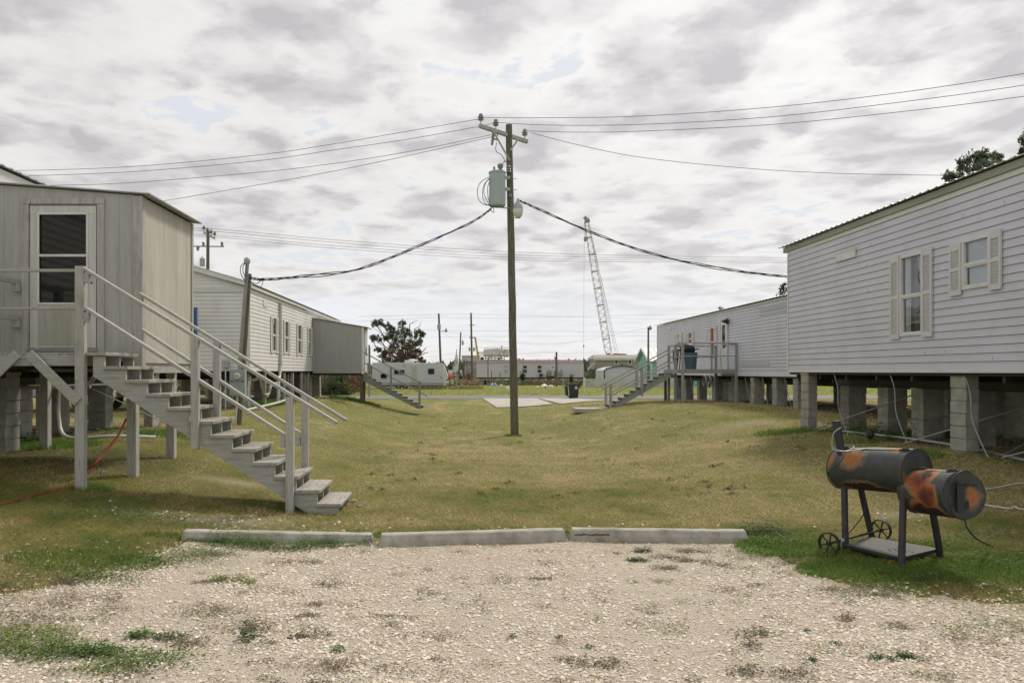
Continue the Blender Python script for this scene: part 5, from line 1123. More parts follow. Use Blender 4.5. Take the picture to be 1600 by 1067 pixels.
for i, (y0, y1, y2, y3) in enumerate(((357.5, 378, 393, 404), (361, 382, 397, 407), (367, 387, 401, 409.5), (370, 391, 404.5, 411.5))):
    wire(['highest', 'second', 'third', 'lowest'][i] + ' of the four distant lines crossing behind the main pole', [(250, y0 + 4, 62), (325 if i != 1 else 321, y0, 60), (560, y1, 64), (850, y2 + 3, 72), (1240, y3 - 1, 80), (1400, y3 - 3, 84)], .014, wireg, 'distant overhead wires', 8)
for i, (pts) in enumerate(([(560, 495, 100), (686, 491.5, 100), (737, 491, 108), (1030, 499, 112), (1100, 499, 112)], [(560, 502, 100), (686, 496, 100), (737, 497.5, 108), (1030, 492, 112), (1100, 490, 112)], [(560, 515, 100), (737, 517, 108), (1030, 519, 112), (1100, 519, 112)], [(655, 528, 100), (737, 526, 108), (1000, 525, 112), (1100, 524, 112)],
        [(690, 518, 100), (730, 524, 108), (760, 532, 108), (870, 537, 100), (1000, 515, 86), (1013, 513, 85)], [(690, 519, 100), (720, 534, 108), (760, 545, 108), (800, 552, 104), (869, 550, 95)])):
    wire(['faint far line passing the tops of the distant poles', 'faint far line just under the tops of the distant poles', 'faint far line halfway up the distant poles', 'lower faint far line behind the camper tree', 'sagging line from the leaning pole to the lamp pole by the green house', 'sagging line ending at the service pole by the far white trailer'][i], pts, .010, wireg, 'distant overhead wires', 6)

# ------------------------------------------------------------------ rusty barrel smoker
def m_smoker():
    m, t_, b = newmat('rusty_smoker_paint'); g = N(t_, 'ShaderNodeNewGeometry').outputs['Position']
    w_ = N(t_, 'ShaderNodeTexNoise', ins={'Vector': g, 'Scale': 9.0, 'Detail': 6.0, 'Roughness': .6}).outputs['Color']
    wob = VM(t_, 'SCALE', VM(t_, 'SUBTRACT', w_, (.5, .5, .5)).outputs[0]); wob.inputs[3].default_value = .16
    p = VM(t_, 'ADD', g, wob.outputs[0]).outputs[0]
    paint = ramp(t_, noise(t_, pos(t_), 14, 6, .6), [(.3, (.028, .031, .032)), (.7, (.055, .06, .06))])
    def field(lst):
        dm = None
        for (c, r, sz) in lst:
            q = N(t_, 'ShaderNodeMapping', ins={0: VM(t_, 'SUBTRACT', p, c).outputs[0], 3: (1 / r, 1 / r, 1 / sz)}).outputs[0]
            d = VM(t_, 'LENGTH', q).outputs['Value']; dm = d if dm is None else M_(t_, 'MINIMUM', dm, d)
        return M_(t_, 'ADD', dm, M_(t_, 'MULTIPLY', M_(t_, 'SUBTRACT', noise(t_, pos(t_), 42, 6, .7), .5), .35))
    d1 = field(RUST[:3] + RUST[6:]); d2 = field(RUST[3:6]); fn = noise(t_, pos(t_), 25, 6, .7)
    halo1 = ramp(t_, d1, [(.55, 1.0), (1.0, 0.0)]); halo2 = ramp(t_, d2, [(.75, 1.0), (1.12, 0.0)])
    or1 = mixc(t_, fn, (.30, .085, .024), (.44, .17, .055)); tan_ = (.24, .18, .10)
    c1 = ramp(t_, d1, [(.30, 0.0), (.80, 1.0)]); col1 = mixc(t_, c1, or1, tan_)
    col2 = ramp(t_, d2, [(.10, (.07, .018, .010)), (.38, (.15, .032, .012)), (.62, (.32, .08, .02)), (.82, (.33, .18, .08)), (1.0, (.20, .165, .10))])
    out = mixc(t_, halo1, paint, col1); out = mixc(t_, halo2, out, col2); dmin = M_(t_, 'MINIMUM', d1, d2)
    out = mixc(t_, M_(t_, 'MULTIPLY', ramp(t_, noise(t_, pos(t_), 3, 8, .7), [(.52, 0.0), (.62, 1.0)]), .3), out, (.11, .09, .055))
    dch = None
    for (c, r, sz) in CHAR:
        q = N(t_, 'ShaderNodeMapping', ins={0: VM(t_, 'SUBTRACT', p, c).outputs[0], 3: (1 / r, 1 / r, 1 / sz)}).outputs[0]
        d = VM(t_, 'LENGTH', q).outputs['Value']; dch = d if dch is None else M_(t_, 'MINIMUM', dch, d)
    out = mixc(t_, ramp(t_, dch, [(.85, 1.0), (.97, 0.0)]), out, ramp(t_, dch, [(.0, (.02, .012, .009)), (.8, (.035, .014, .008)), (.95, (.22, .12, .05))]))
    t_.links.new(out, b.inputs['Base Color']); b.inputs['Metallic'].default_value = .0
    t_.links.new(ramp(t_, dmin, [(.7, .85), (1.0, .48)]), b.inputs['Roughness'])
    bump(t_, b, noise(t_, pos(t_), 60, 5, .7), .25, .003); return m
BN = Vector((4.18, 7.30, .83)); BF = Vector((3.85, 8.05, .775)); BR = .207
bd = (BN - BF).normalized(); FC0 = Vector((4.20, 7.33, .655)); FC1 = at(1506.5, 773.5, 6.74); FR = .204
side_l = Vector((-bd.y, bd.x, 0)).normalized()
if side_l.x > 0: side_l = -side_l     # towards camera-left
def onb(a, ang, r=BR, A=BF, B=BN):      # point on a barrel: fraction along, angle from camera-left towards up
    return A.lerp(B, a) + side_l * math.cos(ang) * r + Vector((0, 0, 1)) * math.sin(ang) * r
RUST = [(tuple(onb(.33, .55)), .17, .12), (tuple(onb(-.02, .5)), .10, .13), (tuple(onb(.5, -.95)), .30, .07), (tuple(onb(.35, .75, FR, FC0, FC1)), .19, .22), (tuple(onb(.55, -.1, FR, FC0, FC1)), .17, .15), (tuple(onb(.5, -.75, FR, FC0, FC1)), .25, .10), (tuple(FC1 + Vector((.07, 0, -.02))), .10, .14), (tuple(onb(.8, 1.35)), .12, .04)]
CHAR = [(tuple(onb(.5, -1.05)), .30, .055), (tuple(onb(.5, -.95, FR, FC0, FC1)), .24, .075), (tuple(onb(.42, .95, FR, FC0, FC1)), .08, .06)]
smk = m_smoker(); smd = pm('smoker_black_steel', (.028, .03, .031), .68, .25, 9, .15, 60, (1, 1, 1), (.08, .055, .03), 5, .4)
t = thing('barrel_smoker', 'rusty black barrel smoker on wheels with a side firebox, standing on the grass', 'smoker grill', (4.05, 7.5, gzf(4.05, 7.5)))
def drum(A, B, r, n=40):
    mb = MB(); d = (B - A).normalized(); pts = [A, A + d * .004] + [A.lerp(B, s / 10) for s in range(1, 10)] + [B - d * .004, B]
    return mb.tube(pts, [r - .004] + [r] * 11 + [r - .004], n)
br_ = part('barrel', drum(BF, BN, BR), smk, t, smooth=True)
fb = part('firebox', drum(FC0, FC1, FR), smk, t, smooth=True)
for (A, B, r, pr) in ((BF, BN, BR, br_), (FC0, FC1, FR, fb)):
    [part('end_rim', MB().tube([q + (side_l * math.cos(a) + Vector((0, 0, 1)) * math.sin(a)) * (r + .001) for a in [6.2832 * i / 36 for i in range(37)]], .0055, 6), smd, pr, smooth=True) for q in (A, B)]
up = Vector((0, 0, 1))
for s, pr, A, B, r, ang in ((.12, br_, BF, BN, BR, 1.25), (.92, br_, BF, BN, BR, 1.25), (.18, fb, FC0, FC1, FR, 1.35), (.85, fb, FC0, FC1, FR, 1.35)):
    c = onb(s, ang, r + .006, A, B); part('hinge', MB().obox(c, bd * .05, side_l * .018, up * .006).tube([c - bd * .03 + up * .01, c + bd * .03 + up * .01], .009, 8), smd, pr)
for s0, s1, pr, A, B, r in ((.06, .96, br_, BF, BN, BR), (.08, .94, fb, FC0, FC1, FR)):
    a0, a1 = onb(s0, 1.2, r + .002, A, B), onb(s1, 1.2, r + .002, A, B); a2, a3 = onb(s0, -.6, r + .002, A, B), onb(s1, -.6, r + .002, A, B)
    mb = MB(); mb.tube([a0, a1], .004, 5)
    part('lid_seam', mb, smd, pr)
part('lid_handle', MB().tube(smooth_path([onb(.35, .95, BR), onb(.35, .95, BR + .05), onb(.62, .95, BR + .05), onb(.62, .95, BR)], 4), .008, 6), galv, br_, smooth=True) if False else None
# chimney
cb0 = BF + side_l * .12 + bd * .10 + up * .10; ct = at(1306.5, 658, cb0.y + .02)
part('chimney', MB().tube([cb0 - up * .03, cb0 + up * .05, ct, ct + up * .002, ct - up * .03], [.040, .039, .038, .032, .032], 16), smd, br_, smooth=True)
# firebox door
u_ = side_l; fc = FC1 + bd * .006
dr = part('door', MB().obox(fc - up * .01 - u_ * .02, u_ * .105, bd * .006, up * .125), smk, fb, .004)
part('door_latch', MB().tube([fc + u_ * -.13 + up * .075 + bd * .02, fc + u_ * .09 + up * .10 + bd * .02], .007, 6).obox(fc - u_ * .18 + up * .045 + bd * .01, u_ * .035, bd * .01, up * .013), smd, dr)
part('door_hinge', MB().tube([fc + u_ * .10 + up * .09 + bd * .012, fc + u_ * .105 - up * .10 + bd * .012], .009, 8), smd, dr)
part('air_vent', MB().tube([fc - up * .08 - u_ * .02 + bd * .004, fc - up * .08 - u_ * .02 + bd * .012], .035, 14), smd, dr)
for (a, b_) in (((3.78, 7.85, .60), (3.68, 7.62, .06)), ((4.01, 8.0, .60), (4.13, 8.0, .08)), ((4.03, 7.25, .66), (3.86, 6.98, -.02)), ((4.27, 7.25, .62), (4.43, 7.34, -.01))):
    part('leg', MB().tube([a, b_], .030, 14), smd, t, smooth=True)
A_, B_, C_, D_ = Vector((3.66, 7.6, .10)), Vector((4.08, 7.92, .105)), Vector((4.44, 7.38, .11)), Vector((3.90, 7.06, .10))
mb = MB(); mb.add([A_, B_, C_, D_, A_ - up * .03, B_ - up * .03, C_ - up * .03, D_ - up * .03], [(3, 2, 1, 0), (4, 5, 6, 7), (0, 1, 5, 4), (1, 2, 6, 5), (2, 3, 7, 6), (3, 0, 4, 7)]); part('shelf', mb, smd, t, .003)
W1, W2 = Vector((3.49, 7.55, gzf(3.49, 7.55) + .108)), Vector((4.24, 8.04, gzf(4.2, 8) + .115)); axd = (W2 - W1).normalized(); wf = Vector((axd.y, -axd.x, 0))
part('axle', MB().tube([W1, W2], .012, 8), smd, t)
for c in (W1, W2):
    mb = MB(); r = .105; rim = []
    for i in range(28):
        a0, a1 = 6.2832 * i / 28, 6.2832 * (i + 1) / 28
        P = lambda a, rr, o: c + (wf * math.cos(a) + up * math.sin(a)) * rr + axd * o
        mb.add([P(a0, r, -.018), P(a1, r, -.018), P(a1, r, .018), P(a0, r, .018), P(a0, r - .010, -.018), P(a1, r - .010, -.018), P(a1, r - .010, .018), P(a0, r - .010, .018)], [(0, 1, 2, 3), (7, 6, 5, 4), (0, 4, 5, 1), (3, 2, 6, 7)])
    wh = part('wheel', mb, smd, t)
    mb = MB()
    for i in range(6): a = 6.2832 * i / 6 + .3; dd = wf * math.cos(a) + up * math.sin(a); mb.obox(c + dd * r * .5, dd * r * .47, axd * .004, dd.cross(axd) * .006)
    mb.tube([c - axd * .025, c + axd * .025], .02, 10); part('spokes', mb, smd, wh)
# cable on the smoker and cord on the ground
cc0 = ct; cyc = [ct.lerp(cb0, s) for s in (0.25, .45, .62)]
loop = [at(1314, 668, 7.78), at(1303, 676, 7.76), at(1300, 690, 7.76), at(1302, 700, 7.74), at(1318, 705, 7.74), at(1333, 700, 7.9), at(1332, 696, 8.0), at(1318, 696, 8.0), at(1303, 699, 7.85), at(1302, 703, 7.74), at(1320, 705, 7.72), at(1345, 702, 7.72), at(1365, 700, 7.72), at(1400, 701, 7.6), at(1425, 702, 7.5)]
single('steel_cable', 'grey cable looped round the smoker chimney and along its lid', 'cable', MB().tube(smooth_path(loop, 6), .006, 6), galv, loop[0], smooth=True)
single('power_cord', 'dark cord hanging down the left side of the smoker barrel', 'cord', MB().tube(smooth_path([at(1316, 706, 7.72), at(1318, 714, 7.66), at(1306, 728, 7.66), at(1296, 736, 7.72), at(1293, 745, 7.85)], 6), .005, 6), blk, at(1316, 706, 7.72), smooth=True)
single('rope', 'short rope tied between the smoker shelf and barrel', 'rope', MB().tube(smooth_path([at(1349, 768, 7.8), at(1353, 785, 7.75), at(1348, 805, 7.7), at(1333, 825, 7.6), at(1318, 842, 7.5)], 6), .005, 6), wirem, at(1349, 768, 7.8), smooth=True)
single('rag', 'small blue and white rag tied at the smoker shelf corner', 'rag', MB().lathe([(.002, -.02), (.014, -.01), (.018, .0), (.01, .015), (.003, .02)], at(1317, 844, 7.45), 7), pm('pale_blue_cloth', (.22, .33, .45), .8, .2, 30, .1), at(1317, 844, 7.45), smooth=True)
gc = lambda px, py, dz=.015: (lambda q: Vector((q[0], q[1], gzf(*q) + dz)))(gpt(px, py))
single('power_cord', 'dark cord drooping from the smoker firebox onto the grass to the right', 'cord', MB().tube(smooth_path([FC1 - up * .18, at(1512, 826, 6.7), at(1528, 843, 6.85), gc(1550, 855), gc(1575, 861), gc(1600, 863), gc(1680, 862)], 6), .007, 6), blk, FC1, smooth=True)
single('fuel_ring', 'thin orange ring of wire lying in the grass by the smoker leg', 'ring', MB().tube([gc(1397, 886, .0) + Vector((.045 * math.cos(a), .02, .045 * math.sin(a) + .01)) for a in [6.2832 * i / 16 for i in range(17)]], .003, 5), orangep, gc(1397, 886), smooth=True)
single('garden_hose', 'pale hose lying across the grass right of the smoker, lower one', 'hose', MB().tube(smooth_path([gc(1528, 792), gc(1560, 797), gc(1578, 799), gc(1586, 796), gc(1600, 800), gc(1700, 806)], 5), .012, 6), pvc, gc(1528, 792), smooth=True)
single('garden_hose', 'pale hose lying across the grass right of the smoker, upper one', 'hose', MB().tube(smooth_path([gc(1500, 775), gc(1532, 771), gc(1560, 769), gc(1600, 765), gc(1700, 758)], 5), .010, 6), pvc, gc(1528, 771), smooth=True)
single('garden_hose', 'red-orange hose running from under the near left stairs to the left edge', 'hose', MB().tube(smooth_path([at(197, 655, 11.6), at(185, 680, 11.3), at(165, 705, 11.0), at(145, 727, 10.7), gc(128, 745, .03), gc(112, 760), gc(90, 770), gc(55, 780), gc(25, 790), gc(-30, 804)], 6), .017, 8), red, gc(112, 760), smooth=True)
single('twig', 'small blue stick in the grass beneath the near left stairs', 'stick', MB().tube([gc(158, 748, .01), gc(161, 741, .03)], .008, 5), bluec, gc(158, 748))
# small clutter on the lawn: rocks by the stair foot
for i, (px, py, s) in enumerate(((540, 790, .05), (552, 785, .07), (562, 792, .05), (571, 788, .035))):
    mb = MB(); p = gc(px, py, 0); rd = random.Random(i); mb.lathe([(s * .6, -.02), (s, s * .2), (s * .8, s * .5), (s * .3, s * .65)], p, 7); mb.v = [(x + rd.uniform(-.2, .2) * s, y + rd.uniform(-.2, .2) * s, z + rd.uniform(-.1, .1) * s) for x, y, z in mb.v]
    single('rock', ['flat pale rock touching the bottom step', 'largest brown rock beside the bottom step', 'brown rock in the small heap right of the bottom step', 'rightmost small rock of the heap by the bottom step'][i], 'rock', mb, sand, p, 'rocks by the bottom step')
weedr = None
single('lawn_lamp', 'small black spotlight in the grass in front of the right block piers', 'lamp', MB().lathe([(.02, -.10), (.06, -.06), (.075, 0), (.05, .06), (.01, .08)], at(1360, 678, 15.2) + up * .0, 8), blk, at(1360, 678, 15.2), smooth=True)
# white weed-like stalk
# ------------------------------------------------------------------ deck contents
c = Vector((ax(1079, 33.6), 33.6, 1.835))
t = thing('trash_barrel', 'blue grey plastic barrel standing on the far right deck', 'barrel', c)
part('body', MB().lathe([(.235, 0), (.27, .60), (.285, .60), (.285, .64), (.275, .655), (.285, .67), (.29, .70), (.27, .70), (.26, .64), (.23, .03)], c, 24), barrelb, t, smooth=True)
for s in (-1, 1): part('handle', MB().box(c.x + s * .29 - .02, c.x + s * .29 + .02, c.y - .07, c.y + .07, c.z + .52, c.z + .58), barrelb, t)
c = Vector((ax(1074, 34.2), 34.2, 1.835))
t = thing('charcoal_grill', 'black covered grill with side shelf standing behind the barrel on the deck', 'grill', c)
part('body', MB().tube([c + Vector((-.3, 0, .83)), c + Vector((-.27, 0, .83)), c + Vector((.27, 0, .83)), c + Vector((.3, 0, .83))], [.12, .2, .2, .12], 14), blk, t, smooth=True)
part('lid', MB().lathe([(.32, .86), (.31, .95), (.24, 1.05), (.12, 1.10), (.02, 1.11)], c, 16), blk, t, smooth=True)
part('handle', MB().tube(smooth_path([c + Vector((.34, -.1, .85)), c + Vector((.46, -.1, .88)), c + Vector((.46, .1, .88)), c + Vector((.34, .1, .85))], 3), .02, 6), blk, t)
part('side_shelf', MB().box(c.x - .62, c.x - .32, c.y - .2, c.y + .2, c.z + .80, c.z + .84), blk, t)
for dx, dy in ((-.5, -.15), (-.3, .15), (.25, .15), (.25, -.15)): part('leg', MB().tube([c + Vector((dx * .8, dy, .8)), c + Vector((dx, dy, 0))], .022, 6), blk, t)
part('cover_strap', MB().box(c.x - .60, c.x - .44, c.y - .1, c.y + .1, c.z + .35, c.z + .80), blk, t)

# ------------------------------------------------------------------ wheelie bin on the road edge
c = Vector((ax(897, 56), 56.3, -.185)); t = thing('wheelie_bin', 'dark wheelie bin with its lid hanging open at the road edge', 'bin', c)
mb = MB(); mb.add([c + Vector(p) for p in ((-.24, -.3, .05), (.28, -.3, .05), (.28, .3, .05), (-.24, .3, .05), (-.33, -.36, 1.02), (.36, -.36, 1.02), (.36, .36, 1.02), (-.33, .36, 1.02))], [(0, 3, 2, 1), (4, 5, 6, 7), (0, 1, 5, 4), (1, 2, 6, 5), (2, 3, 7, 6), (3, 0, 4, 7)])
part('body', mb, binb, t, .02)
part('rim', MB().box(c.x - .36, c.x + .42, c.y - .39, c.y + .39, c.z + .98, c.z + 1.05), binb, t, .01)
part('handle', MB().tube([c + Vector((.46, -.3, 1.0)), c + Vector((.46, .3, 1.0))], .02, 6), binb, t)
mb = MB(); mb.obox(c + Vector((-.46, 0, .58)), Vector((.035, 0, -.41)), Vector((0, .36, 0)), Vector((.03, 0, .005))); mb.obox(c + Vector((-.54, 0, .56)), Vector((.03, 0, -.32)), Vector((0, .28, 0)), Vector((.05, 0, .005))); part('lid', mb, binb, t, .02)
for dy in (-.27, .27): part('wheel', MB().tube([c + Vector((-.18, dy - .04, .12)), c + Vector((-.18, dy + .04, .12))], .13, 14), blk, t, smooth=True)
mb = MB(); e = c + Vector((.14, -.365, .78))
mb.box(e.x - .09, e.x + .09, e.y + .0, e.y + .015, e.z - .11, e.z + .03); mb.prism([(e.x - .11, e.z + .03), (e.x, e.z + .13), (e.x + .11, e.z + .03)], e.y, e.y + .015); part('emblem', mb, pm('pale_print', (.45, .48, .5), .6, .1, 9, 0), t, label='small pale printed emblem')

# ------------------------------------------------------------------ camper
Yc = 80; s = Yc / F
t = thing('camper_trailer', 'white travel trailer parked on the grass beyond the road', 'camper', (ax(645, Yc), Yc, gzf(ax(645, Yc), Yc)))
prof = [(581.5, 568.2), (582, 566.4), (690, 567), (693, 570), (699, 588), (699.5, 591), (695, 600.5), (692, 602), (584, 602.5), (581.5, 597)]
poly = [(ax(a, Yc), az(b, Yc)) for a, b in prof]
campw = pm('camper_white', (.56, .57, .585), .45, .05, 1.2, .03, 30, (1, 1, 3), (.42, .42, .40), 1, .4)
part('body', MB().prism(poly[::-1], Yc, Yc + 2.4), campw, t, .03)
part('lower_panel', MB().box(ax(583, Yc), ax(693, Yc), Yc - .03, Yc - .002, az(602, Yc), az(598, Yc)), pm('camper_grey', (.32, .34, .37), .5, .05, 2, 0), t)
part('front_cap', MB().prism([(ax(a, Yc), az(b, Yc)) for a, b in ((690.5, 567.2), (694, 570.5), (699.8, 588), (696, 599), (693, 599))][::-1], Yc - .02, Yc + 2.42), cream, t)
for (a, b_, c_, d) in ((595, 604.5, 584, 591), (616, 623, 578, 584.6), (624, 632, 578, 584.6), (669, 678.5, 576, 584.5)): 
    fr = part('window', MB().box(ax(a, Yc), ax(b_, Yc), Yc - .05, Yc - .004, az(d, Yc), az(c_, Yc)), darkglass, t)
    part('frame', framebox(MB(), 'y', Yc, -1, ax(a, Yc) - .03, ax(b_, Yc) + .03, az(d, Yc) - .03, az(c_, Yc) + .03, .04, .004, .06), boxg, fr)
dr = part('door', MB().box(ax(643, Yc), ax(651.5, Yc), Yc - .04, Yc - .004, az(598, Yc), az(571, Yc)), pm('camper_door', (.47, .48, .42), .5, .05, 2, 0), t, .01); part('pane', MB().box(ax(645.5, Yc), ax(649.5, Yc), Yc - .05, Yc - .041, az(581, Yc), az(573, Yc)), paleglass, dr)
for p_ in ((631, 571), (689, 589.5)): part('marker_light', MB().box(ax(p_[0], Yc) - .08, ax(p_[0], Yc) + .08, Yc - .06, Yc - .004, az(p_[1], Yc) - .05, az(p_[1], Yc) + .05), orangep, t)
part('roof_vent', MB().prism([(ax(631, Yc), az(566.6, Yc)), (ax(631.5, Yc), az(562.5, Yc)), (ax(642, Yc), az(562.3, Yc)), (ax(645.5, Yc), az(564.5, Yc)), (ax(645.8, Yc), az(566.6, Yc))], Yc + .8, Yc + 1.6), trimw, t, .02)
part('chassis_rail', MB().box(ax(590, Yc), ax(706, Yc), Yc + .6, Yc + .7, az(604, Yc), az(602.5, Yc)), blk, t)
for px in (622.5, 633):
    c = Vector((ax(px, Yc), Yc + .12, gzf(0, Yc) + .30)); wh = part('wheel', MB().tube([c, c + Vector((0, .25, 0))], .32, 18), blk, t, smooth=True); part('rim', MB().tube([c - Vector((0, .03, 0)), c + Vector((0, .01, 0))], .18, 12), lampm, wh)
part('wheel_arch', MB().box(ax(616, Yc), ax(639, Yc), Yc + .01, Yc + .1, az(603, Yc), az(600, Yc)), blk, t)
for px in (686, 690, 591): part('jack_stand', MB().box(ax(px, Yc) - .05, ax(px, Yc) + .05, Yc + .3, Yc + .4, gzf(0, Yc), az(602, Yc)), blk, t)
part('hitch', MB().tube([at(697, 600, Yc + 1.2), at(710, 602, Yc + 1.2), at(710, 606, Yc + 1.2)], .06, 6), blk, t); part('gas_bottle', MB().lathe([(.14, 0), (.17, .05), (.17, .4), (.08, .5)], at(704, 600, Yc + 1.1), 10), boxg, t, smooth=True)
part('hitch_cover', MB().lathe([(.06, -.36), (.17, -.15), (.21, .1), (.13, .26), (.03, .32)], at(704, 589, Yc + 1.1), 9), orangep, t, smooth=True, label='orange cover over the hitch')
single('utility_box', 'pale green utility pedestal right of the camper hitch', 'utility box', MB().box(ax(712, 84), ax(714.5, 84), 84, 84.3, gzf(0, 84), az(590, 84)), pale_green, (ax(713, 84), 84, 0), bev=.02)
single('utility_box', 'pale green utility post left of the far service pole', 'utility box', MB().box(ax(879, 90), ax(881, 90), 90, 90.2, gzf(0, 90), az(591, 90)), pale_green, (ax(880, 90), 90, 0), bev=.02)

# ------------------------------------------------------------------ far white trailer
Yt = 124.0; t = thing('mobile_home', 'long white trailer with a rusty brown roof edge, straight across the road', 'mobile home', (11, Yt, -.4))
xa, xb = ax(744.5, Yt), ax(912, Yt); zt_, zw, zb_ = az(563, Yt), az(567.2, Yt), az(589.6, Yt); xe = ax(912, Yt) 
part('wall', siding(MB(), 'y', Yt, xa, xb, zb_, zw, -1, course=.2, amp=.02), pm('far_white_siding', (.60, .58, .585), .6, .05, .5, 0), t)
De = Yt + 4.2
part('end_wall', MB().box(xb - .05, xb + .0, Yt + .02, De, zb_, zw).prism([(Yt, zw), (De, zw), (Yt + 2.1, zt_ + .05)], xb - .05, xb, 'x'), trimw, t)
mb = MB(); mb.add([(xa - .1, Yt - .1, zw), (xb, Yt - .1, zw), (xb, Yt + 2.1, zt_ + .1), (xa + .3, Yt + 2.1, zt_ + .1), (xb, De, zw), (xa - .1, De, zw)], [(0, 1, 2, 3), (3, 2, 4, 5)]); part('roof', mb, brownr, t)
part('eave_trim', MB().box(xa, xb, Yt - .05, Yt - .0, zw - .08, zw), trimw, t)
for (a, b_, c_, d) in ((788, 793.6, 571, 582), (817.5, 823, 571.3, 582), (840.2, 845.8, 571.3, 582)):
    fr = part('window', slab_('y', Yt, -1, ax(a, Yt), ax(b_, Yt), az(d, Yt), az(c_, Yt), .02, .06), paleglass if a < 800 else darkglass, t)
    part('sash_bar', slab_('y', Yt, -1, ax(a, Yt), ax(b_, Yt), az((c_ + d) / 2, Yt) - .06, az((c_ + d) / 2, Yt) + .06, .061, .08), trimw, fr)
dr = part('door', slab_('y', Yt, -1, ax(860, Yt), ax(867, Yt), az(589, Yt), az(569.5, Yt), .02, .05), trimw, t); part('pane', slab_('y', Yt, -1, ax(862.8, Yt), ax(864.8, Yt), az(575, Yt), az(573, Yt), .051, .07), darkglass, dr)
for px in (765, 835.5, 861.5, 892): part('roof_vent', MB().box(ax(px, Yt) - .2, ax(px, Yt) + .2, Yt + .5, Yt + .9, az(566, Yt), az(564.2, Yt)), trimw, t)
part('gap_shade_sheet', MB().box(xa, xb, Yt + .05, Yt + .1, gzf(0, Yt), zb_ - .45), pm('painted_gap_shade', (.035, .032, .028), .9, .6, .8, 0), t); part('floor', MB().box(xa, xb, Yt, De, zb_ - .2, zb_), darkm, t)  # dark sheet: its colour stands in for shade in the open gap below
for i in range(14): x = xa + .6 + i * (xb - xa - 1.2) / 13; part('pier', MB().box(x - .2, x + .2, Yt - .05, Yt + .35, gzf(x, Yt) - .1, zb_ - .2), block, t)
t = thing('wooden_stairs', 'small weathered porch and stairs at the door of the long white trailer', 'stairs', (ax(862, 122.5), 122.5, -.4))
part('platform', MB().box(ax(855, 122), ax(868, 122), 122.4, 123.9, az(588.5, 122), az(587, 122)), dark_post, t)
for px in (855.5, 861, 867.5): part('post', MB().box(ax(px, 122) - .06, ax(px, 122) + .06, 122.3, 122.4, -.45, az(579.5, 122)), dark_post, t)
for py in (579.8, 583.5): part('handrail', MB().bar(at(855, py, 122.2), at(868, py, 122.2), .08, .08), dark_post, t)
for k in range(4): part('rail', MB().bar(at(868, 580 + k * 2.4, 122.2), at(878.5, 587 + k * 2.4, 122.2), .08, .07), dark_post, t)
part('railing_panel', MB().box(ax(856, 122), ax(860.5, 122), 122.25, 122.3, az(587, 122), az(580.5, 122)), vinyl_d, t)
single('air_conditioner', 'small grey air conditioner under a window of the long white trailer', 'air conditioner', MB().box(ax(843, 123.5), ax(848, 123.5), 123.3, 123.9, az(588, 123.5), az(584, 123.5)), steel, at(845, 588, 123.5), bev=.02)
single('air_conditioner', 'grey box unit just right of the long trailer stairs', 'air conditioner', MB().box(ax(876, 123), ax(879.6, 123), 122.9, 123.6, az(586, 123), az(578, 123)), boxg, at(877.5, 586, 123), bev=.02)
def shrub(label, px, Y, w_, h, col, n=900, s=.14, seed=0, name='shrub'):
    gg = np.random.default_rng(seed); x0 = ax(px, Y); z0 = gzf(x0, Y); a = gg.random(n) * 6.28; ph = np.arccos(1 - 2 * gg.random(n)); r = gg.random(n) ** .4 * (.75 + .5 * np.sin(a * 3 + ph * 4))
    x = x0 + w_ / 2 * r * np.sin(ph) * np.cos(a); y = Y + w_ / 2 * r * np.sin(ph) * np.sin(a); z = z0 + h / 2 + h / 2 * r * np.cos(ph)
    v, c = leaves(x, y, np.maximum(z, z0), np.full(n, s) * (.5 + gg.random(n)), np.array(col) * (.5 + gg.random((n, 1))), gg, 2.0)
    v = v - np.array([x0, Y, z0]); t = thing(name, label, 'shrub', (x0, Y, z0)); o = np_mesh('foliage', v, 4, c, leaf_m); o.parent = t
    part('stem', MB().tube([(x0, Y, z0 - .05), (x0 + .03, Y, z0 + h * .5)], .03, 5), dark_post, t); return t
shrub('slender dark green conifer in front of the long white trailer', 817, 118, 1.0, 2.2, (.05, .09, .035), seed=1)
shrub('low green bush at the foot of the conifer by the long trailer', 823, 117, 1.2, .8, (.07, .12, .04), 500, seed=2)
shrub('dead brown weeds in front of the right end of the long trailer', 893, 116, .9, 1.7, (.10, .085, .05), 500, seed=3)
shrub('olive bush growing in the dry brush beyond the dark grey shed', 519, 63, 1.7, 1.5, (.075, .095, .045), 1400, .12, seed=4)
shrub('small dark bush left of the driveway beyond the road', 906, 83, .5, .7, (.1, .09, .06), 200, .1, seed=5)
# tarp and junk
def lump(name, label, cat, px0, px1, Y, h, mat, seed, grp=None):
    rd = random.Random(seed); mb = MB(); x0, x1 = ax(px0, Y), ax(px1, Y); n = 9; z0 = gzf(x0, Y) - .05
    for j in range(6):
        for i in range(n + 1):
            u_, v_ = i / n, j / 5; hh = h * math.sin(math.pi * min(1, max(0, u_))) ** .6 * math.sin(math.pi * v_) ** .6 * rd.uniform(.7, 1.1); mb.v.append((x0 + (x1 - x0) * u_, Y + 1.6 * v_, z0 + hh))
    mb.f = [(j * (n + 1) + i, j * (n + 1) + i + 1, (j + 1) * (n + 1) + i + 1, (j + 1) * (n + 1) + i) for j in range(5) for i in range(n)]
    return single(name, label, cat, mb, mat, (x0, Y, z0), grp)
lump('tarp', 'crumpled bright blue tarp on the grass before the long white trailer', 'tarp', 765, 779, 106, .5, tarp, 1); lump('tarp', 'low dark tarp lying just right of the blue one', 'tarp', 779, 787, 106, .28, shipd, 2)
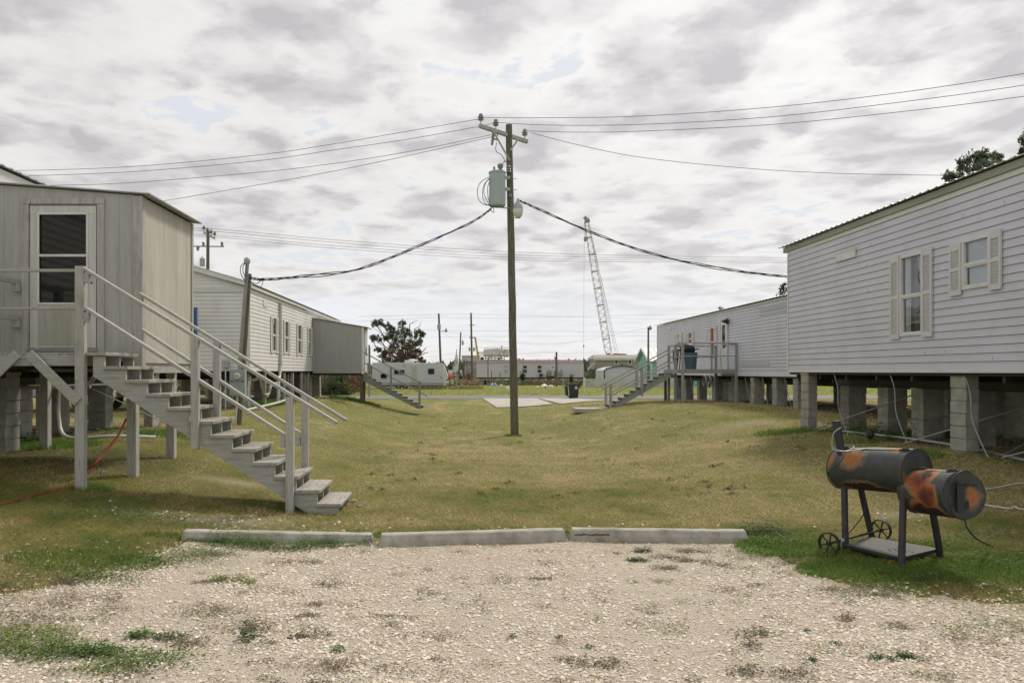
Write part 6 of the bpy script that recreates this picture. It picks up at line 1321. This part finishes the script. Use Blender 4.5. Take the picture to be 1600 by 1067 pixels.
lump('debris_heap', 'pale heap of debris lying left of the wheelie bin', 'debris', 846, 857, 100, .35, shipw, 3); lump('debris_heap', 'low grey debris heap beside the pale one', 'debris', 857, 866, 101, .25, vinyl_d, 4); lump('debris_heap', 'small white scraps on the grass beyond the road', 'debris', 838, 844, 92, .15, shipw, 8)
lump('rock', 'small dark stone on the grass beyond the road', 'rock', 852.5, 855.5, 82, .3, dark_post, 5); lump('rock', 'grey stone on the grass just left of the main pole', 'rock', 790, 797, 78, .42, vinyl_d, 6)
single('barrel', 'red drum in front of the industrial building', 'barrel', MB().lathe([(.26, 0), (.28, .4), (.26, .9)], at(733, 594.5, 112), 12), pm('red_drum', (.22, .03, .03), .5, .1, 3, 0), at(733, 594.5, 112), smooth=True)
single('satellite_dish', 'dark round dish leaning by the tallest distant pole', 'dish', MB().tube([at(736, 584, 108.5), at(736, 584, 108.3)], .26, 14), shipd, at(736, 590, 108.5))
single('satellite_dish', 'dark round dish left of the pair of short posts', 'dish', MB().tube([at(720, 590, 109.5), at(720, 590, 109.3)], .26, 14), blk, at(720, 590, 109.5))
lump('debris_heap', 'tan junk pile at the left end of the long white trailer', 'debris', 739, 748, 114, .9, sand, 7)

# ------------------------------------------------------------------ fence, garage, green house, tan house
t = thing('fence', 'low pale corrugated fence in front of the green house and garage', 'fence', (ax(980, 88), 88, -.05))
mb = MB(); x0, x1 = ax(913, 88), ax(1075, 88); n = int((x1 - x0) / .1)
vs = [(x0 + i * .1, 88 + (.03 if i % 2 else 0), z) for z in (gzf(14, 88) - .1, az(591.8, 88)) for i in range(n + 1)]
mb.add(vs, [(i, i + 1, n + 2 + i, n + 1 + i) for i in range(n)]); part('panels', mb, fencem, t)
for px in range(913, 1075, 20): part('post', MB().box(ax(px, 88) - .06, ax(px, 88) + .06, 88.04, 88.14, gzf(14, 88) - .1, az(591, 88)), fencem, t)
part('post', MB().box(ax(911, 88), ax(914.5, 88), 87.8, 87.95, gzf(14, 88) - .1, az(590, 88)), trimw, t)
Yg = 92; t = thing('garage', 'small white metal garage with a rounded green-edged roof behind the pale fence', 'garage', (ax(970, Yg), Yg, 0))
xa, xb = ax(944.5, Yg), ax(1000, Yg); pr = [(xa, az(578.5, Yg)), (ax(948, Yg), az(576, Yg)), (ax(958, Yg), az(573.5, Yg)), (ax(972, Yg), az(572, Yg)), (ax(986, Yg), az(573.5, Yg)), (ax(996, Yg), az(576, Yg)), (xb, az(578.5, Yg))]
part('wall', MB().prism([(xb, -.1), (xa, -.1)] + pr, Yg, Yg + 6), campw, t)
mb = MB()
for a, b_ in zip(pr, pr[1:]): mb.bar((a[0], Yg - .08, a[1] + .03), (b_[0], Yg - .08, b_[1] + .03), .2, .12)
part('roof_edge', mb, greent, t)
mb = MB()
for k in range(5): mb.box(xa + .02, xb - .02, Yg - .02, Yg + .0, .2 + k * .34, .22 + k * .34)
part('seams', mb, vinyl_d, t); part('corner_trim', MB().box(xa - .08, xa + .06, Yg - .05, Yg + .05, -.1, az(578.5, Yg)), greent, t)
single('vent_cap', 'dark green roof vent standing over the garage', 'vent', MB().box(ax(970, 95), ax(973.4, 95), 95, 95.3, az(572, 95), az(569, 95)), greent, at(971, 572, 95))
t = thing('house', 'small mint green house with a pale metal gable roof, beyond the far right stairs', 'house', (24, 98, -.1))
xg = 22.7; ya, yb = 95.0, 102.0; ze, zp = az(562.5, 95), 4.55; x1 = 34
part('wall', MB().box(xg, x1, ya, yb, -.15, ze).prism([(ya, ze), (yb, ze), (98.5, zp - .05)], xg, xg + .1, 'x'), mint, t)
mb = MB(); mb.add([(xg - .4, ya - .4, ze - .12), (x1, ya - .4, ze - .12), (x1, 98.5, zp + .08), (xg - .4, 98.5, zp + .08), (x1, yb + .4, ze - .12), (xg - .4, yb + .4, ze - .12)], [(0, 1, 2, 3), (3, 2, 4, 5)]); part('roof', mb, lav, t)
mb = MB()
for i in range(16): x = xg - .3 + i * .7; mb.bar((x, ya - .38, ze - .08), (x, 98.5, zp + .11), .05, .05)
part('roof_ribs', mb, lav, t)
mb = MB(); mb.bar((xg - .42, ya - .4, ze - .16), (xg - .42, 98.5, zp + .02), .05, .22); mb.bar((xg - .42, yb + .4, ze - .16), (xg - .42, 98.5, zp + .02), .05, .22); part('barge_board', mb, trimw, t)
for (p0, p1, z0, z1) in ((96.0, 96.9, .3, 2.3), (98.3, 99.2, 1.1, 2.2)): part('window', framebox(MB(), 'x', xg, -1, p0, p1, z0, z1, .12, .0, .05).box(xg - .02, xg - .005, p0 + .1, p1 - .1, z0 + .1, z1 - .1), trimw, t)
part('corner_trim', MB().box(xg - .03, xg + .12, ya - .03, ya + .12, -.15, ze), trimw, t)
part('shutter', MB().box(xg - .06, xg - .0, 95.35, 95.7, .2, 2.4), shipd, t)
Yh = 170; t = thing('house', 'tan house raised on tall posts behind the garage', 'house', (38, Yh, -.5))
xa, xb = ax(931, Yh), ax(1060, Yh); zf_, ze = az(574.5, Yh), az(559.6, Yh)
part('wall', MB().box(xa, xb, Yh, Yh + 8, zf_, ze), tan, t)
mb = MB(); mb.add([(xa - .6, Yh - .5, ze), (xb, Yh - .5, ze), (xb, Yh + 4, az(554.5, Yh + 4)), (xa + .2, Yh + 4, az(554.5, Yh + 4)), (xa - .6, Yh + 8.5, ze)], [(0, 1, 2, 3), (0, 3, 4)]); part('roof', mb, pm('tan_roof', (.26, .245, .21), .8, .1, 1, 0), t)
part('soffit', MB().box(xa - .55, xb, Yh - .45, Yh - .01, ze - .45, ze - .02), cream, t)
for (a, b_) in ((960, 966), (981, 987)):
    fr = part('window', framebox(MB(), 'y', Yh, -1, ax(a, Yh), ax(b_, Yh), az(569.5, Yh), az(561.5, Yh), .15, .0, .08), trimw, t); part('pane', slab_('y', Yh, -1, ax(a, Yh) + .1, ax(b_, Yh) - .1, az(569, Yh), az(562, Yh), .0, .04), darkglass, fr)
for px in (934.5, 938, 944, 960, 980, 1000, 1020): part('support_post', MB().box(ax(px, Yh) - .2, ax(px, Yh) + .2, Yh + .3, Yh + .7, -.6, zf_), tan, t)
part('floor_beam', MB().box(xa, xb, Yh + .1, Yh + 7, zf_ - .3, zf_ - .01), shipd, t)
mb = MB(); mb.bar(at(930, 567, Yh), at(918, 578, Yh), .9, .3); mb.bar(at(930, 563, Yh), at(918, 574, Yh), .1, .1); part('outside_stairs', mb, vinyl_d, t)
single('roof_unit', 'grey roof structure showing above the tan house', 'roof unit', MB().prism([(ax(960, 185), az(557, 185)), (ax(960.5, 185), az(552.4, 185)), (ax(977, 185), az(552.8, 185)), (ax(980, 185), az(554, 185)), (ax(980, 185), az(557, 185))][::-1], 185, 188), brownr, at(970, 557, 185))

# ------------------------------------------------------------------ ships / industrial yard
Yi = 230; t = thing('industrial_building', 'pale blocky industrial structure rising behind the left end of the long white trailer', 'building', (ax(735, Yi), Yi, -.5))
def ibox(nm, a, b_, c_, d, m_, Y=Yi, dep=6, par=None): return part(nm, MB().box(ax(a, Y), ax(b_, Y), Y, Y + dep, az(d, Y), az(c_, Y)), m_, par or t)
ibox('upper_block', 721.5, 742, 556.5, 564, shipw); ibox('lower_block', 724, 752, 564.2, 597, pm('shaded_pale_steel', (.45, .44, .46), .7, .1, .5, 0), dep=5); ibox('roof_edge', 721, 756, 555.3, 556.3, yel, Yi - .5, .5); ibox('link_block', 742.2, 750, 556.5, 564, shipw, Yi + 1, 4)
for k, (a, b_) in enumerate(((733, 736), (740, 743), (727, 729))): ibox('window', a, b_, 566.5, 570.5, shipd, Yi - .3, .3)
for (a, b_, c_, d) in ((725, 736, 564, 565), (738, 751, 575, 577), (730, 745, 581, 583)): ibox('pipework', a, b_, c_, d, shipd, Yi - .6, .5)
t = thing('water_tank', 'pale round-topped tank on dark steelwork above the long white trailer', 'tank', (ax(775, Yi), Yi, -.5))
part('tank', MB().prism([(ax(a, Yi), az(b_, Yi)) for a, b_ in ((756.2, 555.2), (756.2, 546.2), (777, 544.6), (795.4, 546.2), (795.4, 555.2))][::-1], Yi, Yi + 7), shipw, t)
ibox('opening', 779, 781, 550, 554.5, lampm, Yi - .2, .2); ibox('platform', 757, 795.6, 555.4, 556.6, shipd); 
for px in range(758, 793, 5): ibox('support_post', px, px + .9, 556.7, 600, shipd, Yi + 1, .8)
ibox('cross_beam', 757, 787, 558.5, 560, shipd, Yi + .8, .6); ibox('cross_beam', 757, 787, 561.5, 562.3, shipd, Yi + .8, .6); ibox('green_shed', 751, 756, 558, 562.4, greent, Yi + 1, 3); ibox('bracket', 788, 794.5, 556.8, 558.2, shipw, Yi, 1)
part('railing', (lambda m: (m.bar(at(757, 543.2, Yi), at(795, 543.2, Yi), .12, .12), [m.bar(at(px, 543.2, Yi), at(px, 546.5, Yi), .1, .1) for px in range(757, 797, 4)], m)[-1])(MB()), yel, t)
part('stair', (lambda m: (m.bar(at(764, 560.5, Yi - 1), at(769, 553.5, Yi - 1), .5, .4), m.bar(at(786, 551, Yi - 1), at(791, 546.5, Yi - 1), .5, .35), m)[-1])(MB()), yel, t)
part('light_mast', MB().tube([at(784, 556, Yi - 1), at(784, 540, Yi - 1)], .25, 6), shipw, t)
t = thing('crane', 'small yellow crane standing between the industrial block and the tank', 'crane', (ax(746, 226), 226, -.5))
Y = 226; part('boom', MB().bar(at(742.3, 527, Y), at(746, 551, Y), .5, .5), yel, t); part('cab', MB().box(ax(745, Y), ax(748.2, Y), Y, Y + 2, az(560, Y), az(550, Y)), yel, t); part('boom_tip', MB().bar(at(733, 527.5, Y), at(742.5, 527.5, Y), .25, .3), shipd, t); part('walkway', MB().bar(at(748, 550.8, Y), at(756, 550.8, Y), .3, .3).bar(at(748, 553.5, Y), at(756, 553.5, Y), .2, .2), yel, t); part('pedestal', MB().box(ax(745.5, Y), ax(747.8, Y), Y + .3, Y + 1.6, -.6, az(560, Y)), shipw, t)
Y = 260; t = thing('ship', 'pale ship with a stepped mast far behind the camper hitch', 'ship', (ax(712, Y), Y, -.5))
for nm, a, b_, c_, d in (('hull', 700, 722, 578, 600), ('superstructure', 707, 717, 572, 578), ('bridge', 710, 716, 563, 572), ('funnel', 709.3, 716.5, 561.3, 563.3)): ibox(nm, a, b_, c_, d, shipw, Y, 5)
part('mast', MB().tube([at(713, 562, Y), at(713.5, 552, Y), at(713.6, 545, Y)], [.4, .2, .1], 8), shipw, t)
for py, w_ in ((559.5, 2.6), (556.5, 2.2), (553, 1.2), (549, .6)): part('yardarm', MB().bar(at(713.3 - w_, py, Y), at(713.3 + w_, py, Y), .3, .35), shipd, t)
part('side_mast', MB().bar(at(704, 570.5, Y), at(712, 570.5, Y), .25, .25).bar(at(707.5, 578, Y), at(707.5, 568, Y), .3, .3), shipd, t)
ibox('windows', 711, 716, 565.5, 567, shipd, Y - .3, .3)
# lattice crane
Y = 200; t = thing('crane', 'tall red and white lattice boom crane leaning left over the tan house', 'crane', (ax(952, Y), Y, -.5))
b0, b1 = at(951.5, 556, Y), at(916, 345, Y); dd = (b1 - b0).normalized(); pp = Vector((dd.z, 0, -dd.x)); qq = Vector((0, 1, 0)); n = 40
def W(s): return .78 * min(1, (s + .03) / .06) * (1 if s < .6 else 1 - .45 * (s - .6) / .4)
mb = MB(); md = MB()
def CP(s, i, j): return b0.lerp(b1, s) + pp * W(s) * i + qq * W(s) * j
for i in (-1, 1):
    for j in (-1, 1): mb.tube([CP(k / 20, i, j) for k in range(21)], .05, 5)
for k in range(n):
    s0, s1 = k / n, (k + 1) / n; f = 1 if k % 2 else -1
    for j in (-1, 1): md.tube([CP(s0, -f, j), CP(s1, f, j)], .03, 4); md.tube([CP(s0, j, -f), CP(s1, j, f)], .03, 4)
    if k % 5 == 0: [md.tube([CP(s0, a, b_), CP(s0, c_, d)], .11, 5) for a, b_, c_, d in ((-1, -1, 1, -1), (-1, 1, 1, 1), (-1, -1, -1, 1), (1, -1, 1, 1))]
part('boom_chords', mb, pm('pale_boom_paint', (.42, .35, .34), .6, .2, .3, 0), t); part('lacing', md, craner, t)
part('boom_head', MB().bar(at(913, 339, Y), at(920, 347, Y), .7, .7).bar(at(914, 346, Y), at(921, 344, Y), .6, 1.0), shipd, t); part('boom_foot', MB().bar(at(949, 553, Y), at(955, 557, Y), .8, .8), craner, t)
part('hoist_line', MB().tube([at(914.5, 345, Y), at(914.2, 371, Y)], .05, 4), wireg, t); part('hook_block', MB().lathe([(.1, -.7), (.35, -.5), (.4, .2), (.15, .6)], at(914.5, 373.5, Y), 8), shipd, t)
part('whip_line', MB().tube([at(913, 346, Y), at(912.3, 450, Y), at(912, 580, Y)], .025, 4), wireg, t); part('hook_ball', MB().lathe([(.05, -.4), (.2, 0), (.05, .4)], at(912, 541, Y), 8), shipd, t)
for (a, b_) in (((921, 348), (963, 552)), ((922, 360), (966, 552)), ((935, 425), (961, 552))): part('pendant_line', MB().tube([at(*a, Y), at(*b_, Y)], .03, 4), wireg, t)
part('house', MB().box(ax(950, Y), ax(975, Y), Y - 1, Y + 3, -.4, az(557, Y)), craner, t)

# ------------------------------------------------------------------ pickup under/behind the left home
c = Vector((-13.2, 24.2, gzf(-13.2, 24.2))); t = thing('pickup_truck', 'silver pickup truck glimpsed between the piers under the near left home', 'truck', c)
def off_(pl): return [(c.x + a, c.z + b_) for a, b_ in pl]
yl, yr = c.y, c.y + 1.9
part('body', MB().prism(off_([(-2.7, .45), (2.55, .45), (2.65, .75), (2.55, 1.05), (1.35, 1.15), (-2.7, 1.15)])[::-1], yl, yr), truckp, t, .05)
part('cab', MB().prism(off_([(-.9, 1.15), (1.2, 1.15), (.6, 1.75), (-.6, 1.78)])[::-1], yl + .08, yr - .08), truckp, t, .05)
part('window', MB().prism(off_([(-.75, 1.2), (.95, 1.2), (.5, 1.68), (-.55, 1.7)])[::-1], yl + .06, yl + .078), darkglass, t)
part('bumper', MB().box(c.x + 2.5, c.x + 2.75, yl - .03, yr + .03, c.z + .45, c.z + .68), chrome, t, .03)
for dx in (-1.75, 1.75):
    for y in (yl - .05, yr - .2):
        p = Vector((c.x + dx, y, c.z + .37)); wh = part('wheel', MB().tube([p, p + Vector((0, .25, 0))], .38, 18), blk, t, smooth=True); part('rim', MB().tube([p - Vector((0, .01, 0)), p + Vector((0, .26, 0))], .2, 12), chrome, wh)
for y in (yl + .2, yr - .4): part('headlight', MB().box(c.x + 2.56, c.x + 2.64, y, y + .25, c.z + .78, c.z + .95), lampm, t)
part('mirror', MB().box(c.x + .8, c.x + .95, yl - .2, yl - .02, c.z + 1.2, c.z + 1.4), chrome, t)

# ------------------------------------------------------------------ trees
def tree(label, base, clumps, trunk_r, seed, leaf, n_per, green, brown=(), group=None, bare=(), hub=None, cat='tree'):
    gg = np.random.default_rng(seed); rd = random.Random(seed); base = Vector(base); t = thing('tree', label, cat, base, group)
    hub = Vector(hub) if hub else base + Vector((0, 0, 2)); mb = MB(); mb.tube([base - up * .3, base.lerp(hub, .5) + Vector((rd.uniform(-.1, .1), 0, 0)), hub], [trunk_r * 1.3, trunk_r, trunk_r * .85], 10); part('trunk', mb, dark_post, t, smooth=True)
    mb = MB(); V, C = [], []
    for ci, (c, r, kind) in enumerate(clumps):
        c = Vector(c); m1 = hub.lerp(c, .35) + Vector((rd.uniform(-.3, .3), rd.uniform(-.3, .3), rd.uniform(-.1, .4))) * r; m2 = hub.lerp(c, .7) + Vector((rd.uniform(-.4, .4), rd.uniform(-.4, .4), rd.uniform(-.2, .3))) * r
        k = trunk_r * (.16 + .16 * rd.random()); mb.tube(smooth_path([hub, m1, m2, c], 3), [k * (1 - .088 * i) for i in range(10)], 6)
        nt_ = 14; tips = []
        for j in range(nt_):
            d = Vector((rd.gauss(0, 1), rd.gauss(0, 1), rd.gauss(.15, .8))).normalized(); tip = c + d * r * rd.uniform(.45, 1.1); tips.append(tip); st = m2.lerp(c, rd.random()); mb.tube([st, st.lerp(tip, .5) + Vector((0, 0, rd.uniform(-.05, .12) * r)), tip], [k * .3, k * .2, k * .07], 4)
        tp = np.array([tuple(x) for x in tips]); n = n_per; i = gg.integers(0, nt_, n); cen = np.array(tuple(c))
        s = gg.random(n)[:, None] * .6; P = tp[i] * (1 - s * .55) + cen * s * .55 + gg.normal(0, r * .13, (n, 3))
        base_c = np.array(brown if kind else green); c_ = base_c * (.45 + 1.05 * gg.random((n, 1))) * (1 + .25 * gg.normal(0, 1, (nt_, 1))[i])
        v, c_ = leaves(P[:, 0], P[:, 1], P[:, 2], leaf * (.6 + .8 * gg.random(n)), np.clip(c_, .01, .5), gg, 2.2); V.append(v - np.array(tuple(base))); C.append(c_)
    for b_ in bare: mb.tube([Vector(p) for p in b_], [trunk_r * .22, trunk_r * .15, trunk_r * .1, trunk_r * .05][:len(b_)], 5)
    part('limbs', mb, dark_post, t, smooth=True)
    o = np_mesh('crown', np.concatenate(V), 4, np.concatenate(C), leaf_m); o.parent = t; return t
Yw = 95
cl = [((586, 506), 5.5, 0), ((596, 505), 6, 0), ((606, 511), 6, 0), ((613, 517), 6.5, 0), ((628, 507), 5.5, 0), ((624, 519), 7, 0), ((635, 519), 7, 0), ((645, 525), 8, 0), ((655, 520), 6, 0), ((660, 523), 4, 0), ((656, 534), 6, 0), ((583, 528), 5, 0), ((592, 530), 5.5, 0), ((602, 528), 5, 0), ((609, 524), 6, 0), ((618, 529), 8, 0), ((630, 531), 9, 0), ((641, 537), 8, 0), ((651, 539), 7, 0),
    ((613, 543), 7, 1), ((623, 546), 8, 1), ((634, 547), 9, 1), ((644, 550), 8, 1), ((604, 551), 7, 1), ((591, 547), 5, 0), ((599, 557), 6, 0), ((613, 556), 7, 1), ((626, 558), 8, 1), ((637, 560), 8, 1), ((650, 557), 6, 1), ((657, 563), 5, 1), ((653, 549), 5, 1), ((662, 566), 4, 0), ((606, 564), 6, 0), ((620, 566), 6, 1)]
rr = random.Random(5); cl = [(tuple(at(a, b_, Yw + rr.uniform(-2.2, 2.2))), r / 13.1 * 1.25, k) for (a, b_), r, k in cl]
tree('spreading live oak hung with brown vine behind the camper', (ax(633, Yw), Yw, gzf(0, Yw)), cl, .34, 3, .11, 640, (.12, .15, .09), (.22, .15, .10), hub=at(632, 566, Yw), bare=[[at(640, 520, Yw), at(640, 507, Yw), at(645, 504, Yw), at(652.5, 500.5, Yw)], [at(647, 521, Yw), at(648, 514, Yw), at(656, 510, Yw), at(657.5, 502, Yw)], [at(655, 555, Yw), at(661, 549, Yw), at(666, 543, Yw)], [at(655, 556, Yw), at(663, 552, Yw), at(669, 551, Yw)], [at(590, 548, Yw), at(586, 540, Yw), at(584, 533, Yw)]])
Yw = 27
cl = [((1488, 277), 15, 0), ((1508, 262), 17, 0), ((1522, 251), 17, 0), ((1540, 248), 17, 0), ((1555, 250), 14, 0), ((1500, 285), 20, 0), ((1530, 272), 26, 0), ((1560, 268), 24, 0), ((1585, 252), 9, 0), ((1598, 240), 8, 0), ((1603, 222), 12, 0), ((1612, 205), 12, 0), ((1625, 230), 22, 0), ((1640, 200), 20, 0), ((1600, 280), 26, 0)]
cl = [(tuple(at(a, b_, Yw + rr.uniform(-1, 1))), r / 46.1 * .95, k) for (a, b_), r, k in cl]
tree('dark leafy tree rising over the roof of the near right home', (19.2, Yw, .3), cl, .28, 9, .06, 620, (.11, .135, .08), hub=(19.0, Yw, 5.0))
tree('tiny sapling tip peeking over the far right home roof', (ax(1225, 43), 43, .2), [(tuple(at(1226, 449, 43)), .28, 0), (tuple(at(1222, 460, 43)), .3, 0)], .05, 12, .10, 90, (.05, .07, .035), hub=at(1224, 480, 43))
